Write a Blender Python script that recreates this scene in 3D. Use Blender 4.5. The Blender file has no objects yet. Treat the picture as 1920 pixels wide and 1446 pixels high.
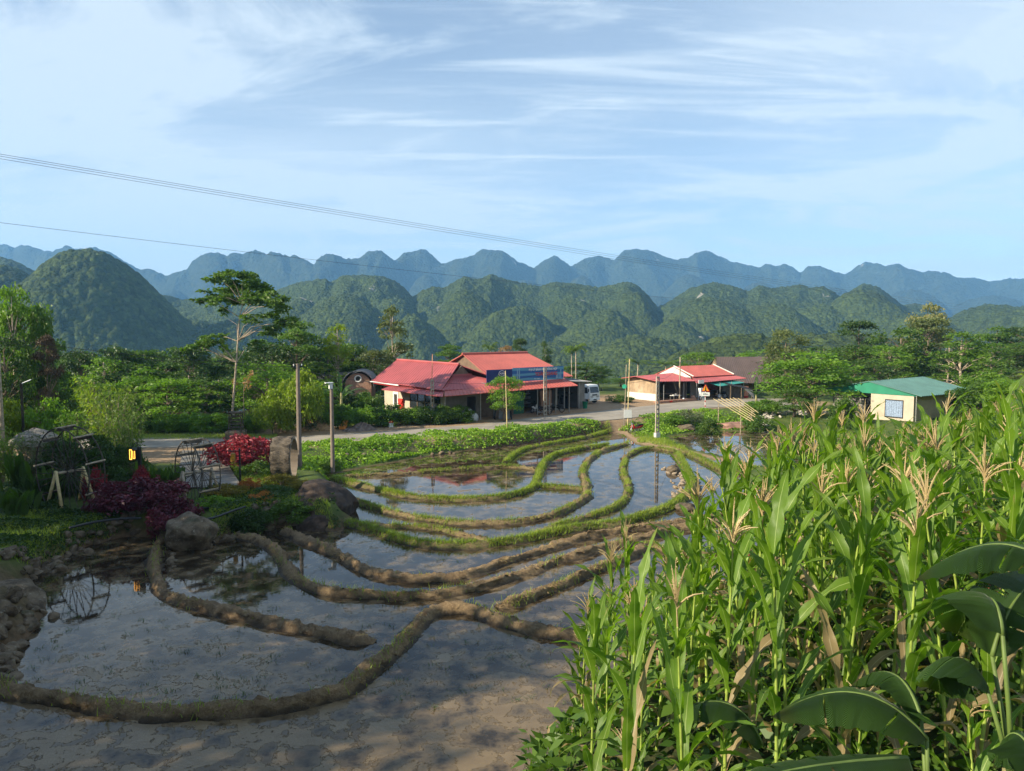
import bpy, bmesh, math, random
import numpy as np
from mathutils import Vector, Matrix
R = math.radians
PI = math.pi
random.seed(7)
SC = bpy.context.scene
COL = SC.collection

# ------------------------------------------------------------------ camera
H = 9.6                      # eye height over the water of the paddies
FPX = 1386.0                 # focal length in pixels of the 1920 px photograph
PITCH = R(4.04)
cam_d = bpy.data.cameras.new('camera')
cam = bpy.data.objects.new('camera', cam_d)
COL.objects.link(cam)
cam_d.sensor_width = 36.0
cam_d.lens = 36.0 * FPX / 1920.0
cam_d.clip_start = 0.1
cam_d.clip_end = 60000
cam.location = (0, 0, H)
cam.rotation_euler = (PI / 2 - PITCH, 0, 0)
SC.camera = cam

# ------------------------------------------------------------------ sun and sky
SUN_AZ, SUN_EL = R(-112), R(27)          # azimuth from +Y, clockwise positive
sd = Vector((math.sin(SUN_AZ) * math.cos(SUN_EL), math.cos(SUN_AZ) * math.cos(SUN_EL), math.sin(SUN_EL)))
sl = bpy.data.lights.new('sun', 'SUN')
sl.energy = 5.0
sl.angle = R(0.5)
sl.color = (1.0, 0.88, 0.67)
so = bpy.data.objects.new('sun', sl)
COL.objects.link(so)
so.location = (-60, -20, 60)
so.rotation_euler = (-sd).to_track_quat('-Z', 'Y').to_euler()

world = bpy.data.worlds.new('World')
SC.world = world
world.use_nodes = True
wn, wl = world.node_tree.nodes, world.node_tree.links
wn.clear()


def WN(t, **k):
    n = wn.new(t)
    for a, v in k.items():
        setattr(n, a, v)
    return n


w_out = WN('ShaderNodeOutputWorld')
w_bg = WN('ShaderNodeBackground')
w_bg.inputs['Strength'].default_value = 0.08
w_sky = WN('ShaderNodeTexSky', sky_type='NISHITA')
w_sky.sun_disc = False
w_sky.sun_elevation = SUN_EL
w_sky.sun_rotation = SUN_AZ
w_sky.altitude = 600
w_sky.air_density = 1.0
w_sky.dust_density = 0.15
w_sky.ozone_density = 1.9
# thin high cloud: noise on the plane the view direction pierces, so it thins and bunches toward the horizon
w_tc = WN('ShaderNodeTexCoord')
w_sep = WN('ShaderNodeSeparateXYZ')
wl.new(w_tc.outputs['Generated'], w_sep.inputs[0])


def wmath(op, a, b=None, clamp=False):
    n = WN('ShaderNodeMath', operation=op, use_clamp=clamp)
    for i, v in enumerate((a, b)):
        if v is None:
            continue
        if isinstance(v, (int, float)):
            n.inputs[i].default_value = v
        else:
            wl.new(v, n.inputs[i])
    return n.outputs[0]


wz = wmath('MAXIMUM', w_sep.outputs['Z'], 0.0)
den = wmath('ADD', wz, 0.10)
cx = wmath('DIVIDE', w_sep.outputs['X'], den)
cy = wmath('DIVIDE', w_sep.outputs['Y'], den)
w_comb = WN('ShaderNodeCombineXYZ')
wl.new(cx, w_comb.inputs[0])
wl.new(cy, w_comb.inputs[1])


def wnoise(scale, rot, loc, sc, detail=8, rough=0.55, dist=0.4):
    mp = WN('ShaderNodeMapping')
    mp.inputs['Rotation'].default_value = (0, 0, rot)
    mp.inputs['Location'].default_value = loc
    mp.inputs['Scale'].default_value = sc
    wl.new(w_comb.outputs[0], mp.inputs[0])
    n = WN('ShaderNodeTexNoise')
    n.inputs['Scale'].default_value = scale
    n.inputs['Detail'].default_value = detail
    n.inputs['Roughness'].default_value = rough
    n.inputs['Distortion'].default_value = dist
    wl.new(mp.outputs[0], n.inputs['Vector'])
    return n.outputs['Fac']


def wramp(v, a, b, o0=0.0, o1=1.0):
    n = WN('ShaderNodeMapRange', interpolation_type='SMOOTHSTEP')
    n.inputs['From Min'].default_value = a
    n.inputs['From Max'].default_value = b
    n.inputs['To Min'].default_value = o0
    n.inputs['To Max'].default_value = o1
    wl.new(v, n.inputs['Value'])
    return n.outputs[0]


c_wisp = wramp(wnoise(1.0, R(14), (3.1, 1.2, 0), (0.75, 1.0, 1), 10, 0.64, 1.1), 0.44, 0.68)
c_fine = wramp(wnoise(2.6, R(20), (0.4, 7.2, 0), (0.30, 1.9, 1), 9, 0.6, 0.6), 0.48, 0.76)
c_veil = wramp(wnoise(0.35, R(5), (8.3, 4.4, 0), (0.6, 1.0, 1), 5, 0.5, 0.3), 0.36, 0.66)
c1 = wmath('MULTIPLY', c_wisp, 0.78)
c2 = wmath('MULTIPLY', wmath('MULTIPLY', c_fine, c_veil), 0.75)
c3 = wmath('MULTIPLY', c_veil, 0.42)
csum = wmath('ADD', wmath('ADD', c1, c2), c3)
# high cloud seen edge-on piles up toward the horizon
low = wramp(wz, 0.0, 0.32, 0.40, 0.0)
# a whiter bank low on the left and a thin sheet high on the right
lft = wmath('MULTIPLY', wramp(w_sep.outputs['X'], 0.15, -0.45), wramp(wz, 0.36, 0.12))
rgt = wmath('MULTIPLY', wramp(w_sep.outputs['X'], 0.12, 0.5), wramp(wz, 0.16, 0.34))
bank = wmath('MULTIPLY', wmath('ADD', wmath('MULTIPLY', lft, 1.0), wmath('MULTIPLY', rgt, 0.45)),
             wramp(wnoise(1.4, R(8), (2.2, 5.1, 0), (0.35, 1.3, 1), 8, 0.6, 0.5), 0.30, 0.62, 0.40, 1.0))
cloud = wmath('MINIMUM', wmath('ADD', wmath('ADD', csum, low), bank), 0.9)
w_mix = WN('ShaderNodeMix', data_type='RGBA')
w_mix.inputs['B'].default_value = (5.0, 5.75, 6.4, 1)
wl.new(cloud, w_mix.inputs['Factor'])
wl.new(w_sky.outputs[0], w_mix.inputs['A'])
wl.new(w_mix.outputs['Result'], w_bg.inputs['Color'])
wl.new(w_bg.outputs[0], w_out.inputs['Surface'])

vs = SC.view_settings
vs.view_transform = 'Standard'
vs.look = 'None'
vs.exposure = 1.02
vs.gamma = 1.0
SC.cycles.volume_bounces = 1
SC.cycles.max_bounces = 8
SC.cycles.transparent_max_bounces = 8
SC.cycles.caustics_reflective = False
SC.cycles.caustics_refractive = False
SC.cycles.use_denoising = True
SC.cycles.sample_clamp_indirect = 3.0


# ------------------------------------------------------------------ pixel to place
def ray(px, py):
    a = (px - 960.0) / FPX
    b = (723.0 - py) / FPX
    return Vector((a, math.cos(PITCH) + b * math.sin(PITCH), -math.sin(PITCH) + b * math.cos(PITCH)))


def G(px, py, z=0.0):
    d = ray(px, py)
    t = (z - H) / d.z
    return (d.x * t, d.y * t)


def D(px, py, y):
    d = ray(px, py)
    t = y / d.y
    return Vector((d.x * t, y, H + d.z * t))


# ------------------------------------------------------------------ numeric helpers
def sstep(t):
    t = np.clip(t, 0, 1)
    return t * t * (3 - 2 * t)


def hash2(ix, iy, k=0):
    h = np.sin(ix * 127.1 + iy * 311.7 + k * 74.7) * 43758.5453
    return h - np.floor(h)


def vnoise(x, y, k=0):
    ix, iy = np.floor(x), np.floor(y)
    fx, fy = x - ix, y - iy
    fx, fy = fx * fx * (3 - 2 * fx), fy * fy * (3 - 2 * fy)
    a, b = hash2(ix, iy, k), hash2(ix + 1, iy, k)
    c, d = hash2(ix, iy + 1, k), hash2(ix + 1, iy + 1, k)
    return (a * (1 - fx) + b * fx) * (1 - fy) + (c * (1 - fx) + d * fx) * fy


def fbm(x, y, o=4, k=0):
    s, a, t = 0, 1.0, 0
    for i in range(o):
        s = s + a * vnoise(x * 2 ** i + i * 17.3, y * 2 ** i + i * 9.1, k + i)
        t += a
        a *= 0.5
    return s / t


def worley(x, y, k=0):
    ix, iy = np.floor(x), np.floor(y)
    best = np.full(x.shape, 9.0)
    bid = np.zeros(x.shape)
    for dx in (-1, 0, 1):
        for dy in (-1, 0, 1):
            cx_, cy_ = ix + dx, iy + dy
            qx = cx_ + 0.15 + 0.7 * hash2(cx_, cy_, k + 1)
            qy = cy_ + 0.15 + 0.7 * hash2(cx_, cy_, k + 2)
            d = (x - qx) ** 2 + (y - qy) ** 2
            m = d < best
            best = np.where(m, d, best)
            bid = np.where(m, hash2(cx_, cy_, k + 3), bid)
    return np.sqrt(best), bid


def dist_poly(X, Y, pts, closed=False):
    """distance to a polyline"""
    best = np.full(X.shape, 1e9)
    n = len(pts)
    for i in range(n if closed else n - 1):
        ax, ay = pts[i]
        bx, by = pts[(i + 1) % n]
        dx, dy = bx - ax, by - ay
        L = dx * dx + dy * dy + 1e-9
        t = np.clip(((X - ax) * dx + (Y - ay) * dy) / L, 0, 1)
        best = np.minimum(best, np.hypot(X - ax - t * dx, Y - ay - t * dy))
    return best


def inside(X, Y, pts):
    r = np.zeros(X.shape, bool)
    n = len(pts)
    for i in range(n):
        ax, ay = pts[i]
        bx, by = pts[(i + 1) % n]
        c = ((ay > Y) != (by > Y))
        with np.errstate(divide='ignore', invalid='ignore'):
            xi = (bx - ax) * (Y - ay) / (by - ay + 1e-12) + ax
        r ^= c & (X < xi)
    return r


def sdf(X, Y, pts):                      # negative inside
    d = dist_poly(X, Y, pts, True)
    return np.where(inside(X, Y, pts), -d, d)


# ------------------------------------------------------------------ mesh helpers
def new_mesh(name, V, F, uv=None, smooth=False, attrs=None):
    """V (n,3), F list or (m,k) array"""
    me = bpy.data.meshes.new(name)
    V = np.asarray(V, dtype=np.float32)
    if isinstance(F, np.ndarray):
        k = F.shape[1]
        m = F.shape[0]
        me.vertices.add(len(V))
        me.vertices.foreach_set('co', V.ravel())
        me.loops.add(m * k)
        me.loops.foreach_set('vertex_index', F.astype(np.int32).ravel())
        me.polygons.add(m)
        me.polygons.foreach_set('loop_start', np.arange(0, m * k, k, dtype=np.int32))
        me.update(calc_edges=True)
    else:
        me.from_pydata([tuple(map(float, v)) for v in V], [], F)
    if uv is not None:
        l = me.uv_layers.new(name='UVMap')
        idx = np.zeros(len(me.loops), dtype=np.int32)
        me.loops.foreach_get('vertex_index', idx)
        l.data.foreach_set('uv', np.asarray(uv, dtype=np.float32)[idx].ravel())
    if attrs:
        for an, av in attrs.items():
            at = me.attributes.new(an, 'FLOAT', 'POINT')
            at.data.foreach_set('value', np.asarray(av, dtype=np.float32).ravel())
    if smooth:
        me.polygons.foreach_set('use_smooth', np.ones(len(me.polygons), dtype=bool))
    me.update()
    return me


def obj(name, me, mat=None, parent=None, loc=None):
    o = bpy.data.objects.new(name, me)
    COL.objects.link(o)
    if mat is not None:
        if isinstance(mat, (list, tuple)):
            for m in mat:
                me.materials.append(m)
        else:
            me.materials.append(mat)
    if parent is not None:
        o.parent = parent
    if loc is not None:
        o.location = loc
    return o


def tag(o, label=None, cat=None, group=None, kind=None):
    if label:
        o['label'] = label
    if cat:
        o['category'] = cat
    if group:
        o['group'] = group
    if kind:
        o['kind'] = kind
    return o


def empty(name, loc=(0, 0, 0), rz=0.0, label=None, cat=None, group=None, scale=None):
    o = bpy.data.objects.new(name, None)
    o.empty_display_size = 0.3
    COL.objects.link(o)
    o.location = loc
    o.rotation_euler = (0, 0, rz)
    if scale is not None:
        o.scale = scale
    tag(o, label, cat, group)
    return o


def copy_tree(o, parent=None):
    c = o.copy()
    COL.objects.link(c)
    if parent is not None:
        c.parent = parent
        c.matrix_parent_inverse = o.matrix_parent_inverse.copy()
    for ch in list(CHILD.get(o.name, [])) or [x for x in o.children]:
        copy_tree(ch, c)
    return c


CHILD = {}


class MB:
    """collects simple solids into one mesh"""

    def __init__(s):
        s.v, s.f, s.mi, s.cur = [], [], [], 0

    def add(s, V, F):
        o = len(s.v)
        s.v += [tuple(map(float, p)) for p in V]
        for f in F:
            s.f.append([o + i for i in f])
            s.mi.append(s.cur)
        return s

    def box(s, lo, hi, M=None):
        (x0, y0, z0), (x1, y1, z1) = lo, hi
        V = [Vector(p) for p in ((x0, y0, z0), (x1, y0, z0), (x1, y1, z0), (x0, y1, z0),
                                 (x0, y0, z1), (x1, y0, z1), (x1, y1, z1), (x0, y1, z1))]
        if M is not None:
            V = [M @ p for p in V]
        return s.add(V, [(0, 3, 2, 1), (4, 5, 6, 7), (0, 1, 5, 4), (1, 2, 6, 5), (2, 3, 7, 6), (3, 0, 4, 7)])

    def slab(s, quad, th, n=None):
        """a quad (or polygon) with thickness th below it"""
        q = [Vector(p) for p in quad]
        if n is None:
            n = (q[1] - q[0]).cross(q[2] - q[1]).normalized()
            if n.z < 0:
                n = -n
        n = Vector(n)
        b = [p - n * th for p in q]
        k = len(q)
        F = [tuple(range(k)), tuple(range(2 * k - 1, k - 1, -1))]
        for i in range(k):
            j = (i + 1) % k
            F.append((i, i + k, j + k, j))
        return s.add(q + b, F)

    def tube(s, pts, rad, n=8, cap=True):
        pts = [Vector(p) for p in pts]
        if not isinstance(rad, (list, tuple)):
            rad = [rad] * len(pts)
        V, F = [], []
        up = Vector((0, 0, 1))
        prev = None
        for i, p in enumerate(pts):
            t = (pts[min(i + 1, len(pts) - 1)] - pts[max(i - 1, 0)])
            if t.length < 1e-9:
                t = up
            t.normalize()
            a = prev if prev is not None else (Vector((1, 0, 0)) if abs(t.z) > 0.9 else up)
            a = (a - t * a.dot(t))
            if a.length < 1e-4:
                a = t.orthogonal()
            a.normalize()
            prev = a
            b = t.cross(a)
            for k in range(n):
                w = 2 * PI * k / n
                V.append(p + (a * math.cos(w) + b * math.sin(w)) * rad[i])
        for i in range(len(pts) - 1):
            for k in range(n):
                k2 = (k + 1) % n
                F.append((i * n + k, i * n + k2, (i + 1) * n + k2, (i + 1) * n + k))
        if cap:
            F.append(tuple(range(n - 1, -1, -1)))
            F.append(tuple((len(pts) - 1) * n + k for k in range(n)))
        return s.add(V, F)

    def build(s, name, mat, parent=None, smooth=False, bevel=0.0):
        me = bpy.data.meshes.new(name)
        me.from_pydata(s.v, [], s.f)
        if isinstance(mat, (list, tuple)):
            me.polygons.foreach_set('material_index', s.mi)
        if smooth:
            me.polygons.foreach_set('use_smooth', [True] * len(me.polygons))
        me.update()
        o = obj(name, me, mat, parent)
        if bevel:
            m = o.modifiers.new('bevel', 'BEVEL')
            m.width = bevel
            m.segments = 2
            m.limit_method = 'ANGLE'
        return o


# ------------------------------------------------------------------ materials
class NT:
    def __init__(s, name):
        s.m = bpy.data.materials.new(name)
        s.m.use_nodes = True
        s.n, s.l = s.m.node_tree.nodes, s.m.node_tree.links
        s.n.clear()
        s.out = s.n.new('ShaderNodeOutputMaterial')

    def node(s, t, **k):
        n = s.n.new(t)
        for a, v in k.items():
            setattr(n, a, v)
        return n

    def link(s, a, b):
        s.l.new(a, b)

    def val(s, node, sock, v):
        if isinstance(v, (int, float, tuple)):
            if isinstance(v, tuple) and len(v) == 3 and node.inputs[sock].type == 'RGBA':
                v = (*v, 1)
            node.inputs[sock].default_value = v
        else:
            s.link(v, node.inputs[sock])

    def math(s, op, a, b=0.0, clamp=False):
        n = s.node('ShaderNodeMath', operation=op, use_clamp=clamp)
        s.val(n, 0, a)
        s.val(n, 1, b)
        return n.outputs[0]

    def coord(s, kind='Object'):
        return s.node('ShaderNodeTexCoord').outputs[kind]

    def pos(s):
        return s.node('ShaderNodeNewGeometry').outputs['Position']

    def mapping(s, vec, scale=(1, 1, 1), rot=(0, 0, 0), loc=(0, 0, 0)):
        n = s.node('ShaderNodeMapping')
        s.link(vec, n.inputs[0])
        n.inputs['Scale'].default_value = scale
        n.inputs['Rotation'].default_value = rot
        n.inputs['Location'].default_value = loc
        return n.outputs[0]

    def noise(s, scale, detail=4, rough=0.5, dist=0.0, vec=None, out='Fac'):
        n = s.node('ShaderNodeTexNoise')
        n.inputs['Scale'].default_value = scale
        n.inputs['Detail'].default_value = detail
        n.inputs['Roughness'].default_value = rough
        n.inputs['Distortion'].default_value = dist
        if vec is not None:
            s.link(vec, n.inputs['Vector'])
        return n.outputs[out]

    def vor(s, scale, vec=None, feature='F1', out='Distance'):
        n = s.node('ShaderNodeTexVoronoi', feature=feature)
        n.inputs['Scale'].default_value = scale
        if vec is not None:
            s.link(vec, n.inputs['Vector'])
        return n.outputs[out]

    def ramp(s, v, a, b, o0=0.0, o1=1.0):
        n = s.node('ShaderNodeMapRange', interpolation_type='SMOOTHSTEP')
        s.val(n, 'Value', v)
        n.inputs['From Min'].default_value = a
        n.inputs['From Max'].default_value = b
        n.inputs['To Min'].default_value = o0
        n.inputs['To Max'].default_value = o1
        return n.outputs[0]

    def mix(s, f, a, b, mode='MIX'):
        n = s.node('ShaderNodeMix', data_type='RGBA', blend_type=mode)
        s.val(n, 'Factor', f)
        s.val(n, 'A', a)
        s.val(n, 'B', b)
        return n.outputs['Result']

    def attr(s, name):
        return s.node('ShaderNodeAttribute', attribute_name=name).outputs['Fac']

    def bump(s, h, strength=0.5, dist=0.05, normal=None):
        n = s.node('ShaderNodeBump')
        n.inputs['Strength'].default_value = strength
        n.inputs['Distance'].default_value = dist
        s.link(h, n.inputs['Height'])
        if normal is not None:
            s.link(normal, n.inputs['Normal'])
        return n.outputs[0]

    def princ(s, base, rough=0.8, normal=None, metal=0.0, spec=0.3, ior=None, finish=True):
        p = s.node('ShaderNodeBsdfPrincipled')
        s.val(p, 'Base Color', base)
        s.val(p, 'Roughness', rough)
        s.val(p, 'Metallic', metal)
        s.val(p, 'Specular IOR Level', spec)
        if ior:
            p.inputs['IOR'].default_value = ior
        if normal is not None:
            s.link(normal, p.inputs['Normal'])
        if finish:
            s.link(p.outputs[0], s.out.inputs['Surface'])
        return p


def simple(name, col, rough=0.75, var=0.18, scale=3.0, metal=0.0, spec=0.3, bump=0.0, dirt=None):
    t = NT(name)
    c = t.coord()
    n = t.noise(scale, 5, 0.6, vec=c)
    lo = tuple(x * (1 - var) for x in col)
    hi = tuple(min(1, x * (1 + var)) for x in col)
    base = t.mix(t.ramp(n, 0.3, 0.7), lo, hi)
    if dirt:
        d = t.ramp(t.noise(scale * 0.5, 6, 0.65, 0.5, vec=t.mapping(c, loc=(5, 3, 1))), 0.5, 0.75)
        base = t.mix(t.math('MULTIPLY', d, 0.7), base, dirt)
    nm = t.bump(t.noise(scale * 8, 4, 0.6, vec=c), bump, 0.03) if bump else None
    t.princ(base, rough, nm, metal, spec)
    return t.m


def leafmat(name, a, b, trans=0.35, rough=0.5, hue=0.35, spec=0.35):
    """leaf green between a and b per leaf, drifting with the plant"""
    t = NT(name)
    g = t.node('ShaderNodeNewGeometry')
    oi = t.node('ShaderNodeObjectInfo')
    f = g.outputs['Random Per Island']
    n = t.noise(0.45, 3, 0.5, vec=g.outputs['Position'])
    f2 = t.math('ADD', t.math('MULTIPLY', f, 0.5), t.math('MULTIPLY', t.ramp(n, 0.3, 0.7), 0.5))
    col = t.mix(f2, a, b)
    v = t.math('ADD', t.math('MULTIPLY', oi.outputs['Random'], hue), 1.0 - hue * 0.5)
    cm = t.node('ShaderNodeCombineColor')
    for i in range(3):
        t.link(v, cm.inputs[i])
    col = t.mix(1.0, col, cm.outputs[0], 'MULTIPLY')
    p = t.princ(col, rough, spec=spec, finish=False)
    tr = t.node('ShaderNodeBsdfTranslucent')
    tc = t.mix(1.0, col, (1.5, 1.65, 0.55), 'MULTIPLY')
    t.link(tc, tr.inputs['Color'])
    mx = t.node('ShaderNodeMixShader')
    mx.inputs[0].default_value = trans
    t.link(p.outputs[0], mx.inputs[1])
    t.link(tr.outputs[0], mx.inputs[2])
    t.link(mx.outputs[0], t.out.inputs['Surface'])
    return t.m


# ------------------------------------------------------------------ layout of the valley floor
TH = R(40)                                   # direction of the road, from +X
U = Vector((math.cos(TH), math.sin(TH), 0))

paddy = [G(*p) for p in (
    (-420, 1560), (-60, 1330), (-10, 1235), (55, 1195), (80, 1150), (38, 1110), (90, 1062), (170, 1022), (240, 1005),
    (330, 1010), (400, 1022), (450, 998), (560, 985), (640, 1000), (660, 975), (640, 935), (606, 896), (650, 884),
    (740, 868), (830, 852), (950, 836), (1050, 822), (1130, 808), (1168, 818), (1180, 832), (1262, 848),
    (1300, 852), (1345, 868), (1385, 895), (1470, 950), (1500, 1020))]
paddy += [(5.6, 23.5), (2.4, 18.3), (0.9, 15.2), (-1.0, 12.8), (-8, 11), (-22, 10)]
pond = [G(*p) for p in ((1262, 819), (1330, 811), (1440, 809), (1600, 818), (1610, 850), (1530, 880), (1430, 874),
                        (1375, 858), (1310, 842))]
foot = [(-90, 9), (-22, 10), (-8, 11), (-1.0, 12.8), (0.9, 15.2), (2.4, 18.3), (5.6, 23.5), (12.5, 35), (19, 46), (30, 52), (60, 58)]
hill_poly = foot + [(160, 60), (160, -60), (-90, -60)]

road_far = [G(*p, 1.0) for p in ((-700, 826), (-300, 823), (0, 821), (250, 820), (400, 821), (500, 820), (560, 819), (640, 814), (700, 811),
                                 (800, 804), (900, 796), (1000, 783), (1100, 774), (1200, 763), (1290, 753), (1370, 748), (1470, 748))]
road_near = [G(*p, 1.0) for p in ((-700, 848), (-300, 845), (0, 842), (250, 840), (400, 839), (500, 835), (560, 832), (640, 829), (700, 826),
                                  (820, 818), (910, 811), (1000, 801), (1120, 790), (1205, 782), (1290, 768), (1390, 761), (1500, 761))]
road_mid = [((a[0] + b[0]) / 2, (a[1] + b[1]) / 2) for a, b in zip(road_far, road_near)]
path_pts = [G(*p, 0.45) for p in ((1118, 789), (1148, 797), (1168, 808), (1216, 822), (1260, 834), (1299, 843), (1345, 853))]


def TZ(x, y):
    """height of the ground"""
    X, Y = np.asarray(x, float), np.asarray(y, float)
    sc = X.ndim == 0
    X, Y = np.atleast_1d(X), np.atleast_1d(Y)
    dp = sdf(X, Y, paddy)
    dq = sdf(X, Y, pond)
    d = np.minimum(dp, dq)
    n1 = fbm(X * 0.35, Y * 0.35, 3, 4) - 0.5
    n2 = fbm(X * 1.7, Y * 1.7, 3, 9) - 0.5
    left = sstep((-X - 6) / 4)
    rise = (1.5 + 4.5 * sstep((Y - 44) / 6)) * (1 - left) + 0.75 * left
    rise = np.where(dist_poly(X, Y, road_mid) < 12, np.maximum(rise, 4.5), rise)
    lvl = 1.0 + n1 * 0.35
    # low ground between the terraces and the pond
    dpath = dist_poly(X, Y, path_pts)
    lvl = np.where(dpath < 6, 0.45 + (lvl - 0.45) * sstep((dpath - 1.5) / 4.5) * 1.0, lvl)
    z = np.where(d < 0, -0.35 * sstep(-d / 0.5), lvl * sstep(d / rise))
    z = z + n2 * 0.10 * sstep((d + 0.1) / 0.5)
    dr = dist_poly(X, Y, road_mid)
    z = z + (0.97 - z) * (1 - sstep((dr - 3.4) / 1.6))
    # valley side beyond the houses
    q = -X * math.sin(TH) + Y * math.cos(TH)
    q0 = 76 + 0 * X
    q0 = q0 - 10 * sstep((-X - 20) / 20) + 16 * sstep((X - 25) / 25)
    fall = np.maximum(q - q0, 0)
    z = z - np.minimum(0.0035 * fall ** 2, 0.42 * fall) + n1 * np.minimum(fall * 0.1, 12)
    z = np.maximum(z, -115)
    # maize slope on the right, and the bank the photographer stands on
    dh = sdf(X, Y, hill_poly)
    a = X / np.maximum(Y, 1.0)
    P = 6.9 - 0.128 * np.maximum(Y, 10.5) + np.clip(a - 0.48, 0, 0.6) * 0.26 * np.clip(Y, 0, 45)
    P = np.maximum(P, 1.0)
    P = P * (0.62 + 0.38 * sstep((X + 2) / 4)) 
    z = np.where(dh < 0, np.maximum(z, 0.1) + (P + n2 * 0.25 + n1 * 0.4 - np.maximum(z, 0.1)) * sstep(-dh / 5.6), z)
    # grassy hill at the far right
    z = z + 4.6 * sstep((a - 0.60) / 0.14) * sstep((Y - 26) / 22) * (1 - sstep((Y - 120) / 50))
    return float(z[0]) if sc else z


def axis(segs):
    out = []
    for a, b, s in segs:
        out += list(np.arange(a, b, s))
    return np.array(out + [segs[-1][1]])


gx = axis([(-420, -120, 20), (-120, -44, 4), (-44, 46, 0.42), (46, 110, 2.5), (110, 420, 20)])
gy = axis([(-40, 4, 3), (4, 62, 0.42), (62, 100, 0.7), (100, 180, 3), (180, 620, 11)])
GX, GY = np.meshgrid(gx, gy)
GZ = TZ(GX.ravel(), GY.ravel())
nx, ny = len(gx), len(gy)
idx = np.arange(nx * ny).reshape(ny, nx)
F = np.stack([idx[:-1, :-1].ravel(), idx[:-1, 1:].ravel(), idx[1:, 1:].ravel(), idx[1:, :-1].ravel()], 1)
X_, Y_ = GX.ravel(), GY.ravel()
yard = [G(*p, 1.0) for p in ((860, 800), (1000, 788), (1130, 775), (1200, 765), (1290, 756), (1400, 745), (1380, 738), (1200, 748),
                             (1150, 740), (1080, 745), (880, 780))]
dyard = sdf(X_, Y_, yard)
dpth = dist_poly(X_, Y_, path_pts)
straw = [G(*p, 1.0) for p in ((500, 815), (640, 812), (880, 797), (870, 790), (640, 800), (520, 795))]
sandy = np.maximum.reduce([1 - sstep((dyard + 0.5) / 2.0), 1 - sstep((dpth - 0.75) / 0.6),
                           (1 - sstep((dist_poly(X_, Y_, road_mid) - 3.6) / 1.5)),
                           1 - sstep(sdf(X_, Y_, straw) / 1.2),
                           (1 - sstep((sdf(X_, Y_, [G(*p, 1.0) for p in ((250, 866), (420, 866), (440, 838), (230, 838))])) / 1.0))])
dwat = np.minimum(sdf(X_, Y_, paddy), sdf(X_, Y_, pond))
muddy = np.maximum(1 - sstep((dwat - 0.1) / 0.5), 0.85 * (1 - sstep((np.hypot(X_ + 16.2, Y_ - 24.5) - 3.2) / 2.0)))
cornm = sstep(-sdf(X_, Y_, hill_poly) / 2.5) * (1 - sstep((Y_ - 24) / 6))

gm = NT('ground_earth_and_grass')
P_ = gm.pos()
nA = gm.noise(0.6, 6, 0.6, vec=P_)
nB = gm.noise(4.0, 6, 0.65, vec=P_)
grass_c = gm.mix(gm.ramp(nA, 0.35, 0.65), (0.045, 0.075, 0.016), (0.095, 0.13, 0.030))
grass_c = gm.mix(gm.ramp(nB, 0.55, 0.8), grass_c, (0.16, 0.12, 0.06))
sand_c = gm.mix(gm.ramp(nB, 0.3, 0.7), (0.26, 0.17, 0.10), (0.40, 0.28, 0.17))
mud_c = gm.mix(gm.ramp(nB, 0.3, 0.7), (0.075, 0.048, 0.028), (0.15, 0.10, 0.06))
soil_c = gm.mix(gm.ramp(nB, 0.45, 0.8), (0.030, 0.042, 0.014), (0.10, 0.068, 0.04))
cc = gm.mix(gm.attr('maize'), grass_c, soil_c)
cc = gm.mix(gm.attr('sandy'), cc, sand_c)
cc = gm.mix(gm.attr('muddy'), cc, mud_c)
gm.princ(cc, 0.9, gm.bump(gm.noise(9, 6, 0.7, vec=P_), 0.7, 0.06), spec=0.15)
me = new_mesh('ground', np.stack([X_, Y_, GZ], 1), F, smooth=True,
              attrs={'sandy': sandy, 'muddy': muddy, 'maize': cornm})
tag(obj('ground', me, gm.m), kind='structure')

# ------------------------------------------------------------------ water over mud
wm = NT('muddy_water')
P_ = wm.pos()
dst = wm.noise(1.3, 5, 0.6, vec=P_)
isl_n = wm.noise(1.15, 10, 0.64, 0.25, vec=P_)
sepw = wm.node('ShaderNodeSeparateXYZ')
wm.link(P_, sepw.inputs[0])
near = wm.ramp(sepw.outputs['Y'], 16.5, 23.5, 0.088, -0.022)              # the lowest terrace is nearly drained
big = wm.ramp(wm.noise(0.16, 3, 0.5, vec=P_), 0.35, 0.7, -0.03, 0.035)
isl_v = wm.math('ADD', wm.math('ADD', isl_n, near), big)
isl = wm.ramp(isl_v, 0.585, 0.60)
edge = wm.math('MULTIPLY', wm.ramp(isl_v, 0.572, 0.588), wm.ramp(isl_v, 0.612, 0.592))
shal = wm.ramp(isl_v, 0.40, 0.60)
deep = wm.mix(shal, (0.026, 0.019, 0.012), (0.145, 0.105, 0.060))
mudc = wm.mix(wm.ramp(dst, 0.3, 0.7), (0.175, 0.125, 0.068), (0.26, 0.19, 0.105))
wc = wm.mix(wm.math('MULTIPLY', isl, 0.5), deep, mudc)
wr = wm.mix(isl, (0.03, 0.03, 0.03), (0.24, 0.24, 0.24))
ripple = wm.noise(5, 3, 0.5, vec=P_)
hgt = wm.math('ADD', wm.math('MULTIPLY', isl, 0.8), wm.math('MULTIPLY', wm.noise(14, 4, 0.6, vec=P_), wm.math('MULTIPLY', isl, 0.5)))
b1 = wm.bump(ripple, 0.03, 0.02)
b2 = wm.bump(hgt, 0.8, 0.025, b1)
wm.princ(wc, wr, b2, spec=0.5, ior=1.34)
wx0, wx1, wy0, wy1 = -42, 50, 9.5, 78
me = new_mesh('paddy_water', [(wx0, wy0, 0), (wx1, wy0, 0), (wx1, wy1, 0), (wx0, wy1, 0)], np.array([[0, 1, 2, 3]]))
tag(obj('paddy_water', me, wm.m), kind='structure')

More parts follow.
